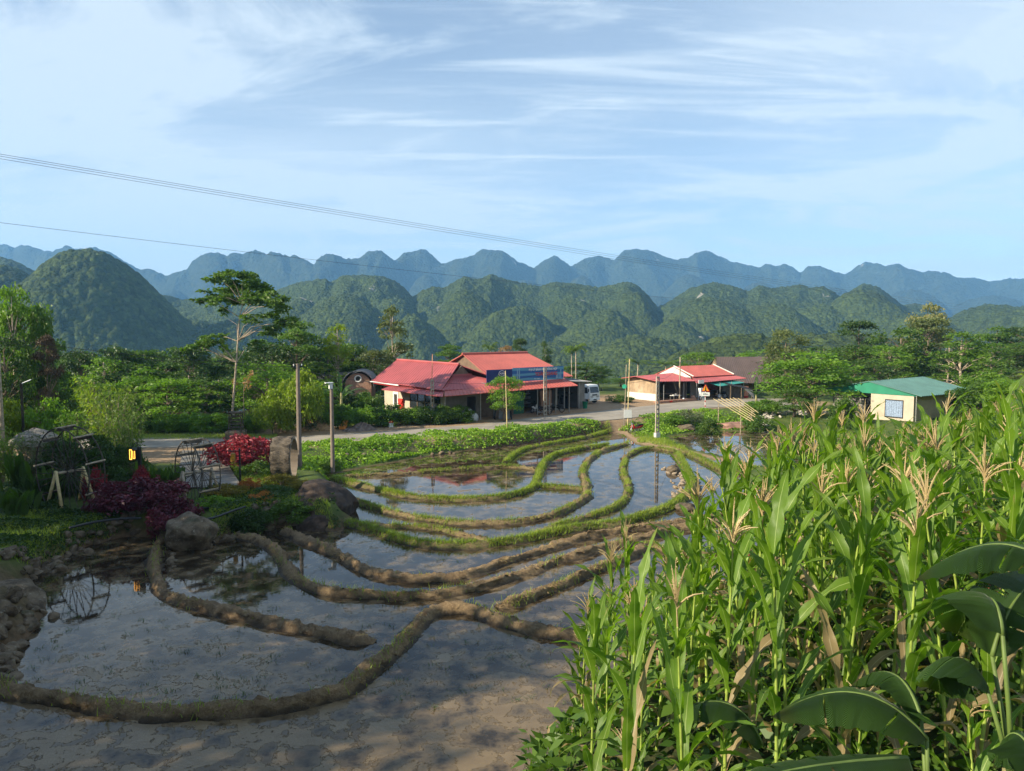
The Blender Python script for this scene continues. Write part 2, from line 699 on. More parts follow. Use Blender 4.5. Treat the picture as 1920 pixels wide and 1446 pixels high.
# ------------------------------------------------------------------ road and paths
rm = NT('worn_asphalt')
P_ = rm.pos()
rc = rm.mix(rm.ramp(rm.noise(0.5, 6, 0.6, vec=P_), 0.35, 0.65), (0.26, 0.23, 0.19), (0.35, 0.31, 0.25))
rc = rm.mix(rm.ramp(rm.noise(2.2, 6, 0.7, 0.4, vec=P_), 0.55, 0.75), rc, (0.34, 0.27, 0.19))
rm.princ(rc, 0.85, rm.bump(rm.noise(30, 3, 0.6, vec=P_), 0.4, 0.01), spec=0.25)


def resample(pts, n):
    pts = [Vector((*p, 0)) if len(p) == 2 else Vector(p) for p in pts]
    L = [0]
    for a, b in zip(pts, pts[1:]):
        L.append(L[-1] + (b - a).length)
    out = []
    for k in range(n):
        s = L[-1] * k / (n - 1)
        i = 0
        while i < len(L) - 2 and L[i + 1] < s:
            i += 1
        t = (s - L[i]) / max(L[i + 1] - L[i], 1e-9)
        out.append(pts[i].lerp(pts[i + 1], min(max(t, 0), 1)))
    return out


def smooth_line(pts, it=2):
    pts = [Vector((*p, 0)) if len(p) == 2 else Vector(p) for p in pts]
    for _ in range(it):
        q = [pts[0]]
        for a, b in zip(pts, pts[1:]):
            q += [a.lerp(b, 0.25), a.lerp(b, 0.75)]
        q.append(pts[-1])
        pts = q
    return pts


fa, ne = smooth_line(road_far), smooth_line(road_near)
V = [(p.x, p.y, 1.03) for p in fa] + [(p.x, p.y, 1.03) for p in ne]
k = len(fa)
V += [(x, y, 0.7) for x, y, z in V]
Fc = [(i, i + k, i + k + 1, i + 1) for i in range(k - 1)]
Fc += [(i, i + 1, i + 1 + 2 * k, i + 2 * k) for i in range(k - 1)]
Fc += [(i + k, i + 3 * k, i + 1 + 3 * k, i + k + 1) for i in range(k - 1)]
tag(obj('road', new_mesh('road', V, Fc), rm.m), kind='structure')
# worn white edge dashes
m_line = simple('worn_road_paint', (0.42, 0.40, 0.36), 0.8, 0.35, 6)
mb = MB()
mid = resample([a.lerp(b, 0.5) for a, b in zip(fa, ne)], 260)
for i in range(4, 250, 7):
    a, b = mid[i], mid[i + 2]
    if hash((i * 37) % 11) % 3 == 0:
        continue
    d = (b - a).normalized()
    s = Vector((-d.y, d.x, 0)) * 0.06
    mb.add([a + s + Vector((0, 0, 1.035)), a - s + Vector((0, 0, 1.035)), b - s + Vector((0, 0, 1.035)), b + s + Vector((0, 0, 1.035))], [(0, 1, 2, 3)])
tag(mb.build('road_markings', m_line), kind='structure')

# ------------------------------------------------------------------ mud banks between the terraces
bund_m = NT('bund_mud_and_grass')
P_ = bund_m.pos()
n1_ = bund_m.noise(3.5, 7, 0.7, vec=P_)
n2_ = bund_m.noise(14, 6, 0.7, vec=P_)
mudA = bund_m.mix(bund_m.ramp(n1_, 0.3, 0.7), (0.20, 0.132, 0.072), (0.40, 0.28, 0.16))
mudA = bund_m.mix(bund_m.ramp(n2_, 0.5, 0.8), mudA, (0.48, 0.36, 0.21))
strw = bund_m.mix(bund_m.ramp(n2_, 0.35, 0.6), (0.055, 0.085, 0.018), (0.16, 0.16, 0.055))
gk = bund_m.math('MULTIPLY', bund_m.attr('grassy'), bund_m.ramp(n1_, 0.30, 0.62))
wetk = bund_m.attr('wet')
bc = bund_m.mix(gk, mudA, strw)
bc = bund_m.mix(wetk, bc, (0.035, 0.024, 0.015))
brr = bund_m.math('SUBTRACT', 0.95, bund_m.math('MULTIPLY', wetk, 0.55))
bund_m.princ(bc, brr, bund_m.bump(bund_m.noise(11, 8, 0.75, 0.8, vec=P_), 1.0, 0.16), spec=0.25)

BUNDS = [
    ('broad brown mud bank sweeping across the nearest edge of the terraces, patchy with dead grass',
     [(-90, 1262), (0, 1282), (70, 1300), (140, 1312), (200, 1323), (260, 1325), (315, 1333), (385, 1329), (455, 1324), (525, 1316),
      (600, 1302), (646, 1293), (682, 1262), (719, 1233), (755, 1197), (777, 1172), (795, 1148), (820, 1136), (865, 1134),
      (908, 1142), (956, 1163), (1003, 1177), (1047, 1183), (1100, 1195)], 0.36, 0.34, 0.10),
    ('dark bare mud bank curving from the big boulder and ending in open water',
     [(316, 985), (298, 1015), (289, 1050), (290, 1085), (306, 1108), (350, 1125), (402, 1138), (455, 1150), (525, 1163), (573, 1174),
      (646, 1189), (700, 1197)], 0.36, 0.36, 0.0),
    ('brown mud bank starting at the rocks left and swinging right, third from the front',
     [(437, 1003), (490, 1007), (518, 1030), (530, 1062), (565, 1088), (609, 1103), (682, 1113), (755, 1117), (828, 1109), (901, 1095),
      (974, 1073), (1047, 1047), (1120, 1024), (1193, 1011), (1260, 990), (1346, 975), (1420, 962)], 0.33, 0.32, 0.12),
    ('smooth orange brown mud bank in a long bow just below the grassy one',
     [(530, 990), (573, 1007), (609, 1028), (646, 1046), (700, 1068), (755, 1079), (810, 1081), (865, 1076), (919, 1061),
      (974, 1041), (1029, 1025), (1083, 1007), (1138, 998), (1200, 986), (1260, 977), (1346, 964), (1420, 950)], 0.32, 0.34, 0.05),
    ('short dark mud bank rising right from the bend of the front bank',
     [(930, 1134), (960, 1127), (992, 1117), (1047, 1095), (1083, 1078), (1128, 1061), (1170, 1042), (1215, 1020)], 0.34, 0.34, 0.15),
    ('low mud bank running behind the leftmost maize plants',
     [(1215, 1016), (1260, 1035), (1310, 1043), (1380, 1040)], 0.3, 0.3, 0.3),
    ('thick bright green grassy bank in a wide bow across the middle of the terraces',
     [(650, 980), (685, 985), (735, 1004), (779, 1016), (844, 1021), (910, 1019), (976, 1010), (1019, 1000), (1085, 987), (1150, 981),
      (1207, 966), (1260, 948), (1293, 922), (1299, 902), (1284, 874), (1270, 850)], 0.42, 0.28, 1.0),
    ('thin straw coloured mud ridge above the bright green grassy bank',
     [(682, 981), (735, 985), (800, 988), (844, 996), (884, 1006), (930, 1014)], 0.26, 0.2, 0.45),
    ('long mud bank climbing from the dark rock to the dirt path at the right',
     [(634, 928), (674, 941), (735, 959), (787, 970), (844, 978), (910, 979), (976, 976), (1032, 967), (1063, 952), (1090, 939),
      (1104, 925), (1102, 905), (1089, 884), (1102, 865), (1118, 848), (1142, 839), (1180, 830)], 0.36, 0.27, 0.5),
    ('grassy bank at the top left, looping up around the small centre pond',
     [(622, 895), (669, 906), (735, 923), (779, 932), (866, 936), (932, 932), (976, 924), (1002, 912), (1010, 887), (1019, 865),
      (1041, 850), (1085, 841), (1142, 833)], 0.34, 0.25, 0.9),
    ('short grassy bank closing the lower end of the small centre pond',
     [(1004, 910), (1041, 912), (1080, 915), (1102, 918)], 0.32, 0.22, 0.9),
    ('low brown bank of the uppermost left terrace near the road bank',
     [(640, 892), (735, 889), (822, 882), (910, 876), (945, 873), (997, 877), (1010, 880)], 0.26, 0.2, 0.5),
    ('green bank between the two uppermost strips of water',
     [(947, 866), (965, 850), (989, 839), (1041, 830), (1085, 823), (1129, 812), (1150, 804)], 0.32, 0.22, 0.9),
    ('winding half grassy mud bank right of centre, bulging left at mid length',
     [(1000, 999), (1063, 979), (1120, 963), (1159, 948), (1179, 928), (1177, 904), (1166, 882), (1172, 860), (1190, 844),
      (1225, 838), (1268, 846)], 0.30, 0.25, 0.6),
    ('grassy bank beside the dirt path at the right edge of the terraces',
     [(1268, 842), (1300, 852), (1325, 865), (1350, 878), (1385, 890)], 0.42, 0.28, 0.8),
]
bund_lines = []
for lab, px, hw, hh, gr in BUNDS:
    ln = smooth_line([G(a, b, hh * 0.5) for a, b in px], 2)
    Ls = sum((b - a).length for a, b in zip(ln, ln[1:]))
    n = max(12, int(Ls / 0.14))
    ln = resample(ln, n)
    prof = [(-2.5, -0.35, 1), (-1.9, -0.02, 1), (-1.30, 0.12, 0.7), (-0.95, 0.50, 0), (-0.70, 0.82, 0), (-0.35, 0.97, 0), (0, 1.0, 0),
            (0.35, 0.97, 0), (0.70, 0.82, 0), (0.95, 0.50, 0), (1.30, 0.12, 0.7), (1.9, -0.02, 1), (2.5, -0.35, 1)]
    m = len(prof)
    P = np.array([[p.x, p.y] for p in ln])
    T = np.gradient(P, axis=0)
    T /= np.linalg.norm(T, axis=1)[:, None] + 1e-9
    N = np.stack([-T[:, 1], T[:, 0]], 1)
    seed = (len(bund_lines) + 1) * 13.7
    s = np.arange(n) * 0.14
    wob = (vnoise(s * 0.5, s * 0 + seed) - 0.5) * 0.30
    hw *= 0.55
    hh *= 0.78
    bund_lines.append((ln, hw * 1.15, hh, gr))
    P = P + N * wob[:, None]
    endt = np.clip(np.minimum(np.arange(n), np.arange(n)[::-1]) * 0.14 / 0.5, 0.15, 1)
    Vv, wet = [], []
    for j, (a, b, w) in enumerate(prof):
        wv = 1 + (vnoise(s * 0.9, s * 0 + seed + 3 * (1 if a > 0 else 2)) - 0.5) * 0.85
        off = a * hw * wv * endt ** 0.5
        jit = (vnoise(s * 3.1, s * 0 + j * 5.3 + seed) - 0.5)
        jit2 = (vnoise(s * 6.5, s * 0 + j * 9.3 + seed) - 0.5)
        z = b * hh * endt * (1 + 0.5 * (vnoise(s * 0.6, s * 0 + seed + 40) - 0.5)) + (jit * 0.12 + jit2 * 0.13) * (0.25 + 0.75 * (b > 0))
        off = off + (jit2 * 0.14 + jit * 0.12) * (1 if abs(a) > 0.5 else 0.3)
        Vv.append(np.stack([P[:, 0] + N[:, 0] * off, P[:, 1] + N[:, 1] * off, z], 1))
        wet.append(np.full(n, w * 1.0))
    V = np.stack(Vv, 1).reshape(-1, 3)
    wet = np.stack(wet, 1).ravel()
    ii = np.arange(n * m).reshape(n, m)
    Fq = np.stack([ii[:-1, :-1].ravel(), ii[1:, :-1].ravel(), ii[1:, 1:].ravel(), ii[:-1, 1:].ravel()], 1)
    me = new_mesh('mud_bank', V, Fq[:, ::-1], smooth=True, attrs={'grassy': np.full(len(V), gr), 'wet': wet})
    tag(obj('mud_bank', me, bund_m.m), lab, 'mud bank', 'mud banks between the flooded rice terraces')


# ------------------------------------------------------------------ hills
def hill_mat(name, a, b, c, sc, cs, bd):
    t = NT(name)
    P_ = t.pos()
    tr = t.attr('crown')
    col = t.mix(tr, a, b)
    col = t.mix(t.ramp(t.noise(sc, 5, 0.6, vec=P_), 0.45, 0.68), col, c)
    rk = t.math('MULTIPLY', t.attr('rock'), t.ramp(t.noise(sc * 9, 4, 0.6, vec=P_), 0.48, 0.55))
    col = t.mix(rk, col, (0.40, 0.37, 0.32))
    # crowns: a rounded cell for every tree, with a colour of its own
    wp = t.node('ShaderNodeVectorMath', operation='ADD')
    t.link(P_, wp.inputs[0])
    nzv = t.node('ShaderNodeVectorMath', operation='SCALE')
    t.link(t.noise(cs * 1.5, 2, 0.5, vec=P_, out='Color'), nzv.inputs[0])
    nzv.inputs['Scale'].default_value = 0.5 / cs
    t.link(nzv.outputs[0], wp.inputs[1])
    v = t.node('ShaderNodeTexVoronoi', feature='F1')
    v.inputs['Scale'].default_value = cs
    t.link(wp.outputs[0], v.inputs['Vector'])
    vc = t.node('ShaderNodeSeparateColor')
    t.link(v.outputs['Color'], vc.inputs[0])
    col = t.mix(t.math('MULTIPLY', vc.outputs[0], 0.5), col, tuple(x * 0.45 for x in a))
    col = t.mix(t.math('MULTIPLY', t.ramp(vc.outputs[1], 0.75, 1.0), 0.35), col, tuple(x * 1.5 for x in b))
    hgt = t.math('SUBTRACT', 1.0, t.math('MULTIPLY', v.outputs['Distance'], v.outputs['Distance']))
    hgt = t.math('ADD', hgt, t.math('MULTIPLY', t.noise(cs * 4, 4, 0.6, vec=P_), 0.35))
    t.princ(col, 0.9, t.bump(hgt, 1.0, bd), spec=0.1)
    return t.m


def polar_hills(name, px0, px1, nc, d0, d1, nr, fn, cell, amp, mat, rough_sil=0.0):
    az = np.linspace((px0 - 960) / FPX, (px1 - 960) / FPX, nc)
    rr = np.linspace(d0, d1, nr)
    A, Dm = np.meshgrid(az, rr)
    X, Y = (A * Dm).ravel(), Dm.ravel()
    Z, rock = fn(A.ravel(), Y, X)
    w, wid = worley(X / cell, Y / cell, 3)
    w2, wid2 = worley(X / (cell * 0.45), Y / (cell * 0.45), 8)
    Z = Z + amp * (1 - w ** 2 * 1.3) * (0.5 + wid) + amp * 0.35 * (1 - w2)
    ii = np.arange(nc * nr).reshape(nr, nc)
    Fq = np.stack([ii[:-1, :-1].ravel(), ii[:-1, 1:].ravel(), ii[1:, 1:].ravel(), ii[1:, :-1].ravel()], 1)
    me = new_mesh(name, np.stack([X, Y, Z], 1), Fq, smooth=True, attrs={'crown': wid * 0.6 + wid2 * 0.4, 'rock': rock})
    return tag(obj(name, me, mat), kind='structure')


def zt(py, d):
    return H + (723 - py) / FPX * d - math.tan(PITCH) * d


FAR = [(-300, 478), (-100, 474), (0, 467), (20, 464), (35, 474), (50, 466), (75, 472), (110, 480), (135, 470), (150, 474), (185, 474), (215, 480),
       (250, 500), (268, 511), (285, 509), (315, 524), (340, 516), (355, 513), (365, 496), (390, 483), (415, 481), (430, 486), (445, 480),
       (462, 486), (485, 476), (505, 484), (520, 482), (548, 487), (556, 483), (575, 492), (593, 503), (607, 488), (628, 482), (650, 490),
       (675, 490), (693, 477), (717, 478), (740, 499), (760, 482), (797, 476), (808, 484), (828, 503), (850, 498), (870, 492), (890, 487),
       (905, 474), (945, 477), (970, 495), (1002, 508), (1020, 494), (1040, 484), (1057, 494), (1070, 505), (1095, 490), (1120, 485),
       (1150, 494), (1168, 478), (1190, 473), (1215, 474), (1240, 485), (1268, 494), (1290, 490), (1305, 480), (1325, 479), (1345, 488),
       (1365, 496), (1395, 501), (1420, 507), (1438, 501), (1450, 505), (1465, 500), (1480, 506), (1496, 519), (1510, 505), (1530, 504),
       (1560, 514), (1580, 519), (1600, 505), (1617, 496), (1640, 500), (1657, 508), (1680, 502), (1700, 512), (1725, 518), (1740, 516),
       (1765, 518), (1790, 528), (1820, 525), (1850, 533), (1880, 530), (1920, 528), (2300, 534)]
fpx, fpy = np.array([p[0] for p in FAR], float), np.array([p[1] for p in FAR], float)


def far_fn(A, Y, X):
    px = A * FPX + 960
    wob = (fbm(A * 9, A * 0 + 3, 3, 5) - 0.5) * 500
    Dr = 3300 + wob + 250 * np.sin(A * 5)
    pw = px + (fbm(X * 0.004, Y * 0.004, 3, 7) - 0.5) * 60 * np.clip(np.abs(Y - Dr) / 300, 0, 1)
    py = np.interp(pw, fpx, fpy)
    zr = H + (723 - py) / FPX * Dr - math.tan(PITCH) * Dr
    base = -140
    t = (Y - Dr)
    prof = np.where(t < 0, 1 - sstep(-t / (620 + 250 * (fbm(X * 0.003, Y * 0.003, 3, 1) - 0.5))) ** 1.0, 1 - sstep(t / 700))
    gul = np.abs(fbm(X * 0.0045, Y * 0.0030, 4, 11) - 0.5) * 2
    k = np.clip(-t / 150, 0, 1)
    z = base + (zr - base) * prof
    z = z - gul * 130 * k * prof + 40 * k * prof
    # lower cones in front of the ridge
    for (cpx, cpy, cd, w) in ((620, 532, 2700, 75), (800, 520, 2800, 60), (985, 530, 2750, 85), (1090, 522, 2800, 55), (1290, 520, 2850, 80), (1230, 560, 2500, 70),
                              (1420, 535, 2700, 90), (1560, 545, 2600, 80), (1700, 548, 2700, 90), (1850, 560, 2600, 110),
                              (330, 548, 2700, 55), (470, 520, 2800, 70), (250, 560, 2500, 60), (700, 545, 2500, 70), (1500, 550, 2500, 60)):
        x0, R0 = (cpx - 960) / FPX * cd, w / FPX * cd
        ztop = H + (723 - cpy) / FPX * cd - math.tan(PITCH) * cd
        r = np.hypot(X - x0, (Y - cd) * 0.8) / R0 * (1 + 0.35 * (fbm(X * 0.006, Y * 0.006, 2, 2) - 0.5))
        z = np.maximum(z, base + (ztop - base) * np.exp(-r ** 2 * 0.62))
    rock = sstep((fbm(X * 0.009, Y * 0.009, 3, 21) - 0.83) / 0.02)
    return z, rock


m_far = hill_mat('far_forest', (0.016, 0.026, 0.014), (0.046, 0.058, 0.026), (0.032, 0.045, 0.020), 0.003, 0.085, 7.0)
polar_hills('far_mountains', -120, 2040, 700, 2100, 4100, 210, far_fn, 16, 7, m_far)

MID = [(-300, 486), (-60, 476), (0, 479), (40, 492), (80, 514), (120, 545), (200, 570), (290, 572), (310, 553), (345, 562), (380, 559), (400, 553), (440, 566),
       (500, 556), (525, 543), (560, 531), (610, 522), (622, 530), (645, 518), (680, 516), (725, 520), (750, 531), (775, 557), (792, 545),
       (812, 538), (832, 541), (870, 519), (884, 523), (903, 524), (920, 514), (942, 523), (970, 530), (1010, 538), (1040, 529),
       (1065, 531), (1120, 539), (1160, 531), (1178, 529), (1195, 536), (1212, 552), (1232, 575), (1250, 566), (1290, 541), (1330, 530),
       (1370, 536), (1400, 547), (1420, 536), (1442, 540), (1480, 537), (1500, 534), (1515, 540), (1540, 537), (1556, 544), (1572, 557), (1600, 541),
       (1615, 532), (1640, 537), (1662, 552), (1690, 572), (1712, 569), (1745, 578), (1780, 600), (1810, 590), (1842, 569), (1868, 579),
       (1895, 575), (1930, 572), (2300, 560)]
mpx, mpy = np.array([p[0] for p in MID], float), np.array([p[1] for p in MID], float)
DOMES = [(175, 471, 760, 112, 1.0), (20, 500, 800, 70, 1), (-60, 500, 700, 90, 1), (655, 552, 950, 80, 1), (565, 560, 1000, 70, 1), (745, 560, 1050, 60, 1),
         (868, 545, 980, 62, 1), (960, 575, 900, 75, 1), (1060, 560, 1000, 80, 1), (1120, 580, 880, 80, 1), (1180, 548, 1000, 55, 1),
         (1330, 560, 950, 90, 1), (1265, 600, 850, 70, 1), (1440, 570, 950, 90, 1), (1530, 572, 1000, 70, 1), (1612, 545, 1000, 70, 1),
         (1700, 590, 900, 80, 1), (1845, 572, 1000, 75, 1), (1920, 580, 900, 80, 1), (790, 590, 850, 60, 1), (430, 600, 800, 90, 1), (350, 600, 900, 80, 1),
         (500, 590, 850, 80, 1), (1400, 628, 420, 170, 0.6), (1560, 628, 480, 190, 0.6), (1050, 640, 700, 120, 1), (1200, 630, 650, 120, 1)]


def mid_fn(A, Y, X):
    px = A * FPX + 960
    Dr = 1250 + (fbm(A * 7, A * 0 + 9, 3, 15) - 0.5) * 200
    t = Y - Dr
    pw = px + (fbm(X * 0.01, Y * 0.01, 3, 17) - 0.5) * 50 * np.clip(np.abs(t) / 100, 0, 1)
    py = np.interp(pw, mpx, mpy)
    zr = H + (723 - py) / FPX * Dr - math.tan(PITCH) * Dr - 4
    base = -70 - 30 * sstep((Y - 350) / 300)
    prof = np.where(t < 0, 1 - sstep(-t / (520 + 160 * (fbm(X * 0.008, Y * 0.008, 3, 12) - 0.5))), 1 - sstep(t / 260))
    gul = np.abs(fbm(X * 0.012, Y * 0.008, 4, 31) - 0.5) * 2
    z = base + (zr - base) * prof - gul * 46 * np.clip(-t / 90, 0, 1) * prof
    for (cpx, cpy, cd, w, s) in DOMES:
        x0, R0 = (cpx - 960) / FPX * cd, w / FPX * cd
        ztop = H + (723 - cpy) / FPX * cd - math.tan(PITCH) * cd - 3
        wx = (fbm(X * 0.012, Y * 0.012, 3, 41) - 0.5) * 40 * min(1, cd / 900)
        wy = (fbm(X * 0.012 + 40, Y * 0.012, 3, 42) - 0.5) * 40 * min(1, cd / 900)
        r = np.hypot(X - x0 + wx, (Y - cd + wy) * 0.75) / R0
        dm = base + (ztop - base) * np.exp(-(r ** 2.0) * 0.26)
        kk = 9.0
        z = np.maximum(z, dm) + kk * 0.5 * np.clip(1 - np.abs(z - dm) / kk, 0, None) ** 2 * 0.5
    rock = sstep((fbm(X * 0.02, Y * 0.02, 3, 51) - 0.82) / 0.02)
    return z, rock


m_mid = hill_mat('hill_forest', (0.022, 0.036, 0.010), (0.078, 0.108, 0.024), (0.060, 0.088, 0.022), 0.008, 0.25, 3.4)
polar_hills('green_hills', -90, 2010, 900, 330, 1500, 430, mid_fn, 7.0, 3.0, m_mid)
# ------------------------------------------------------------------ plant materials
L_dark = leafmat('leaf_dark', (0.020, 0.050, 0.010), (0.062, 0.118, 0.020), 0.25)
L_mid = leafmat('leaf_mid', (0.035, 0.085, 0.012), (0.110, 0.190, 0.026), 0.35)
L_bright = leafmat('leaf_bright', (0.12, 0.190, 0.014), (0.27, 0.34, 0.035), 0.45)
L_fresh = leafmat('leaf_fresh', (0.060, 0.145, 0.012), (0.17, 0.28, 0.030), 0.4)
L_olive = leafmat('leaf_olive', (0.060, 0.085, 0.026), (0.125, 0.150, 0.050), 0.3)
L_pale = leafmat('leaf_pale', (0.11, 0.125, 0.045), (0.23, 0.22, 0.085), 0.3)
L_dry = leafmat('leaf_dry', (0.22, 0.12, 0.05), (0.36, 0.22, 0.10), 0.3)
L_drydark = leafmat('leaf_dry_dark', (0.05, 0.035, 0.02), (0.13, 0.085, 0.05), 0.1)
L_red = leafmat('leaf_red', (0.11, 0.010, 0.016), (0.34, 0.028, 0.045), 0.15)
L_maroon = leafmat('leaf_maroon', (0.055, 0.010, 0.020), (0.17, 0.028, 0.05), 0.12)
L_croton = leafmat('leaf_croton', (0.14, 0.15, 0.02), (0.34, 0.24, 0.04), 0.35)
L_orange = leafmat('leaf_orange', (0.30, 0.10, 0.03), (0.42, 0.20, 0.05), 0.35)
L_bamboo = leafmat('leaf_bamboo', (0.075, 0.135, 0.024), (0.17, 0.25, 0.05), 0.4)
L_grey = leafmat('leaf_grey', (0.075, 0.10, 0.05), (0.14, 0.17, 0.085), 0.3)
L_flower = leafmat('blossom_white', (0.55, 0.55, 0.45), (0.75, 0.75, 0.65), 0.3)
L_grass = leafmat('grass_blade', (0.13, 0.20, 0.018), (0.32, 0.38, 0.06), 0.4)
L_cover = leafmat('ground_cover_leaf', (0.085, 0.185, 0.012), (0.25, 0.38, 0.04), 0.35)
M_bark = simple('bark', (0.17, 0.13, 0.095), 0.9, 0.35, 6, bump=0.5)
M_barkpale = simple('bark_pale', (0.36, 0.29, 0.22), 0.9, 0.35, 6, bump=0.5)
M_twig = simple('twig', (0.24, 0.19, 0.14), 0.9, 0.3, 6)

RG = np.random.default_rng(11)


def leaf_cards(C, size, rng, flat=0.35, aspect=0.45, droop=0.25, dirs=None):
    """leaf shaped cards: C (n,3) centres, returns V, F"""
    n = len(C)
    if dirs is None:
        d = rng.normal(size=(n, 3))
        d[:, 2] = d[:, 2] * flat - droop
    else:
        d = dirs + rng.normal(size=(n, 3)) * 0.25
    d /= np.linalg.norm(d, axis=1)[:, None] + 1e-9
    r = rng.normal(size=(n, 3))
    r[:, 2] *= 0.5
    s = np.cross(d, r)
    s /= np.linalg.norm(s, axis=1)[:, None] + 1e-9
    nn = np.cross(s, d)
    L = size * (0.6 + 0.8 * rng.random(n))[:, None]
    W = L * aspect
    a = C
    b = C + d * L * 0.45 + s * W * 0.5 + nn * L * 0.06
    c = C + d * L - np.array([0, 0, 1]) * L * 0.12
    e = C + d * L * 0.45 - s * W * 0.5 + nn * L * 0.06
    V = np.stack([a, b, c, e], 1).reshape(-1, 3)
    F = np.arange(n * 4).reshape(n, 4)
    return V, F


def clump_points(clumps, per, rng, shell=0.35, flatten=1.0):
    out = []
    for (x, y, z, rx, rz) in clumps:
        k = max(8, int(per * (rx * rx * 0.7 + rx * rz * 0.3)))
        v = rng.normal(size=(k, 3))
        v /= np.linalg.norm(v, axis=1)[:, None]
        v[:, 2] = np.where(v[:, 2] < -0.35, -v[:, 2] * 0.6, v[:, 2])
        r = (shell + (1 - shell) * rng.random(k) ** 0.5)[:, None]
        lump = 1 + 0.22 * np.sin(v[:, :1] * 5 + x) * np.cos(v[:, 1:2] * 6 + y)
        out.append(np.array([x, y, z]) + v * r * lump * np.array([rx, rx, rz]))
    return np.concatenate(out)


def crown_mesh(name, clumps, per, size, rng, **k):
    C = clump_points(clumps, per, rng, k.pop('shell', 0.35))
    V, F = leaf_cards(C, size, rng, **k)
    return new_mesh(name, V, F)


def limb_mesh(trunk, trad, clumps, frac, rng, lrad=0.35, every=1):
    """tapered trunk along a polyline, limbs bending to the clumps"""
    mb = MB()
    tp = [Vector(p) for p in trunk]
    n = len(tp)
    rad = [trad * (1 - 0.72 * i / (n - 1)) for i in range(n)]
    rad[0] *= 1.25
    mb.tube(tp, rad, 8)
    cl = list(clumps)
    for i, (x, y, z, rx, rz) in enumerate(cl):
        if i % every:
            continue
        tgt = Vector((x, y, z))
        # leave the trunk lower than the clump
        best, bk = None, 1e9
        for j in range(max(1, n // 3), n):
            dd = (tp[j] - tgt).length + (2.5 if tp[j].z > tgt.z - 0.3 * frac else 0)
            if dd < bk:
                best, bk = j, dd
        a = tp[best]
        m = a.lerp(tgt, 0.5) + Vector((rng.normal() * 0.12, rng.normal() * 0.12, 0.10)) * (tgt - a).length
        r0 = rad[best] * lrad + 0.02
        mb.tube([a, a.lerp(m, 0.6) + Vector((0, 0, -0.02)), m, tgt], [r0, r0 * 0.8, r0 * 0.55, r0 * 0.2], 5, cap=False)
    return mb


def make_tree(kind, seed, label=None):
    """prototype trees, built round the origin; returns (root, height, width)"""
    rng = np.random.default_rng(seed)
    cl = []
    if kind == 'round':
        h, w = 9.0, 7.6
        for k in range(46):
            u = rng.random()
            z = 2.6 + u * 5.6
            rr = w * 0.5 * math.sqrt(max(0.05, 1 - ((z - 5.0) / 4.2) ** 2)) * (0.45 + 0.5 * rng.random())
            a = rng.random() * 2 * PI
            cl.append((math.cos(a) * rr, math.sin(a) * rr, z, 0.75 + 0.65 * rng.random(), 0.55 + 0.45 * rng.random()))
        cl.append((0, 0, 8.0, 1.0, 0.9))
        trunk, tr, per, sz = [(0, 0, 0), (0.1, 0, 2), (0, 0.1, 4), (-0.1, 0, 6), (0, 0, 7.5)], 0.24, 78, 0.36
        tname = 'broadleaf_tree'
    elif kind == 'umbrella':
        h, w = 9.5, 9.5
        for k in range(30):
            a = rng.random() * 2 * PI
            lay = rng.integers(0, 4)
            z = (4.6, 6.2, 7.6, 8.7)[lay] + rng.normal() * 0.25
            rr = (4.0, 3.8, 3.0, 1.6)[lay] * (0.35 + 0.65 * rng.random())
            cl.append((math.cos(a) * rr, math.sin(a) * rr, z, 1.0 + 0.7 * rng.random(), 0.30 + 0.25 * rng.random()))
        trunk, tr, per, sz = [(0, 0, 0), (0.2, 0, 2.5), (0.1, 0.1, 4.5), (0, 0, 6.5), (0.1, 0, 8.4)], 0.22, 115, 0.30
        tname = 'flat_topped_tree'
    elif kind == 'open':
        h, w = 9.0, 6.2
        for k in range(40):
            a = rng.random() * 2 * PI
            z = 2.4 + 6.2 * rng.random()
            rr = w * 0.5 * (1 - 0.55 * (z - 2.4) / 6.6) * (0.3 + 0.7 * rng.random())
            cl.append((math.cos(a) * rr, math.sin(a) * rr, z, 0.5 + 0.5 * rng.random(), 0.35 + 0.35 * rng.random()))
        trunk, tr, per, sz = [(0, 0, 0), (0.1, 0, 2), (0, 0.1, 4), (-0.1, 0, 6), (0, 0, 8.4)], 0.17, 125, 0.32
        tname = 'slender_tree'
    elif kind == 'bush':
        h, w = 2.6, 3.6
        for k in range(44):
            a = rng.random() * 2 * PI
            rr = 1.5 * math.sqrt(rng.random())
            z = 0.2 + (2.05 - 0.42 * rr ** 1.6) * rng.random() ** 0.55
            cl.append((math.cos(a) * rr, math.sin(a) * rr, z, 0.38 + 0.25 * rng.random(), 0.32 + 0.2 * rng.random()))
        trunk, tr, per, sz = [(0, 0, 0), (0.1, 0, 0.5), (0, 0.1, 1.0), (0.0, 0, 1.6)], 0.07, 380, 0.19
        tname = 'leafy_bush'
    mb = limb_mesh(trunk, tr, cl, 1.0, rng, every=1 if kind != 'bush' else 2)
    root = empty(tname)
    mb.build('trunk', M_bark if kind != 'open' else M_barkpale, root, smooth=True)
    obj('crown', crown_mesh('crown', cl, per, sz, rng, shell=0.45), L_mid, root)
    return root, h, w


PROTO = {}
USED = set()


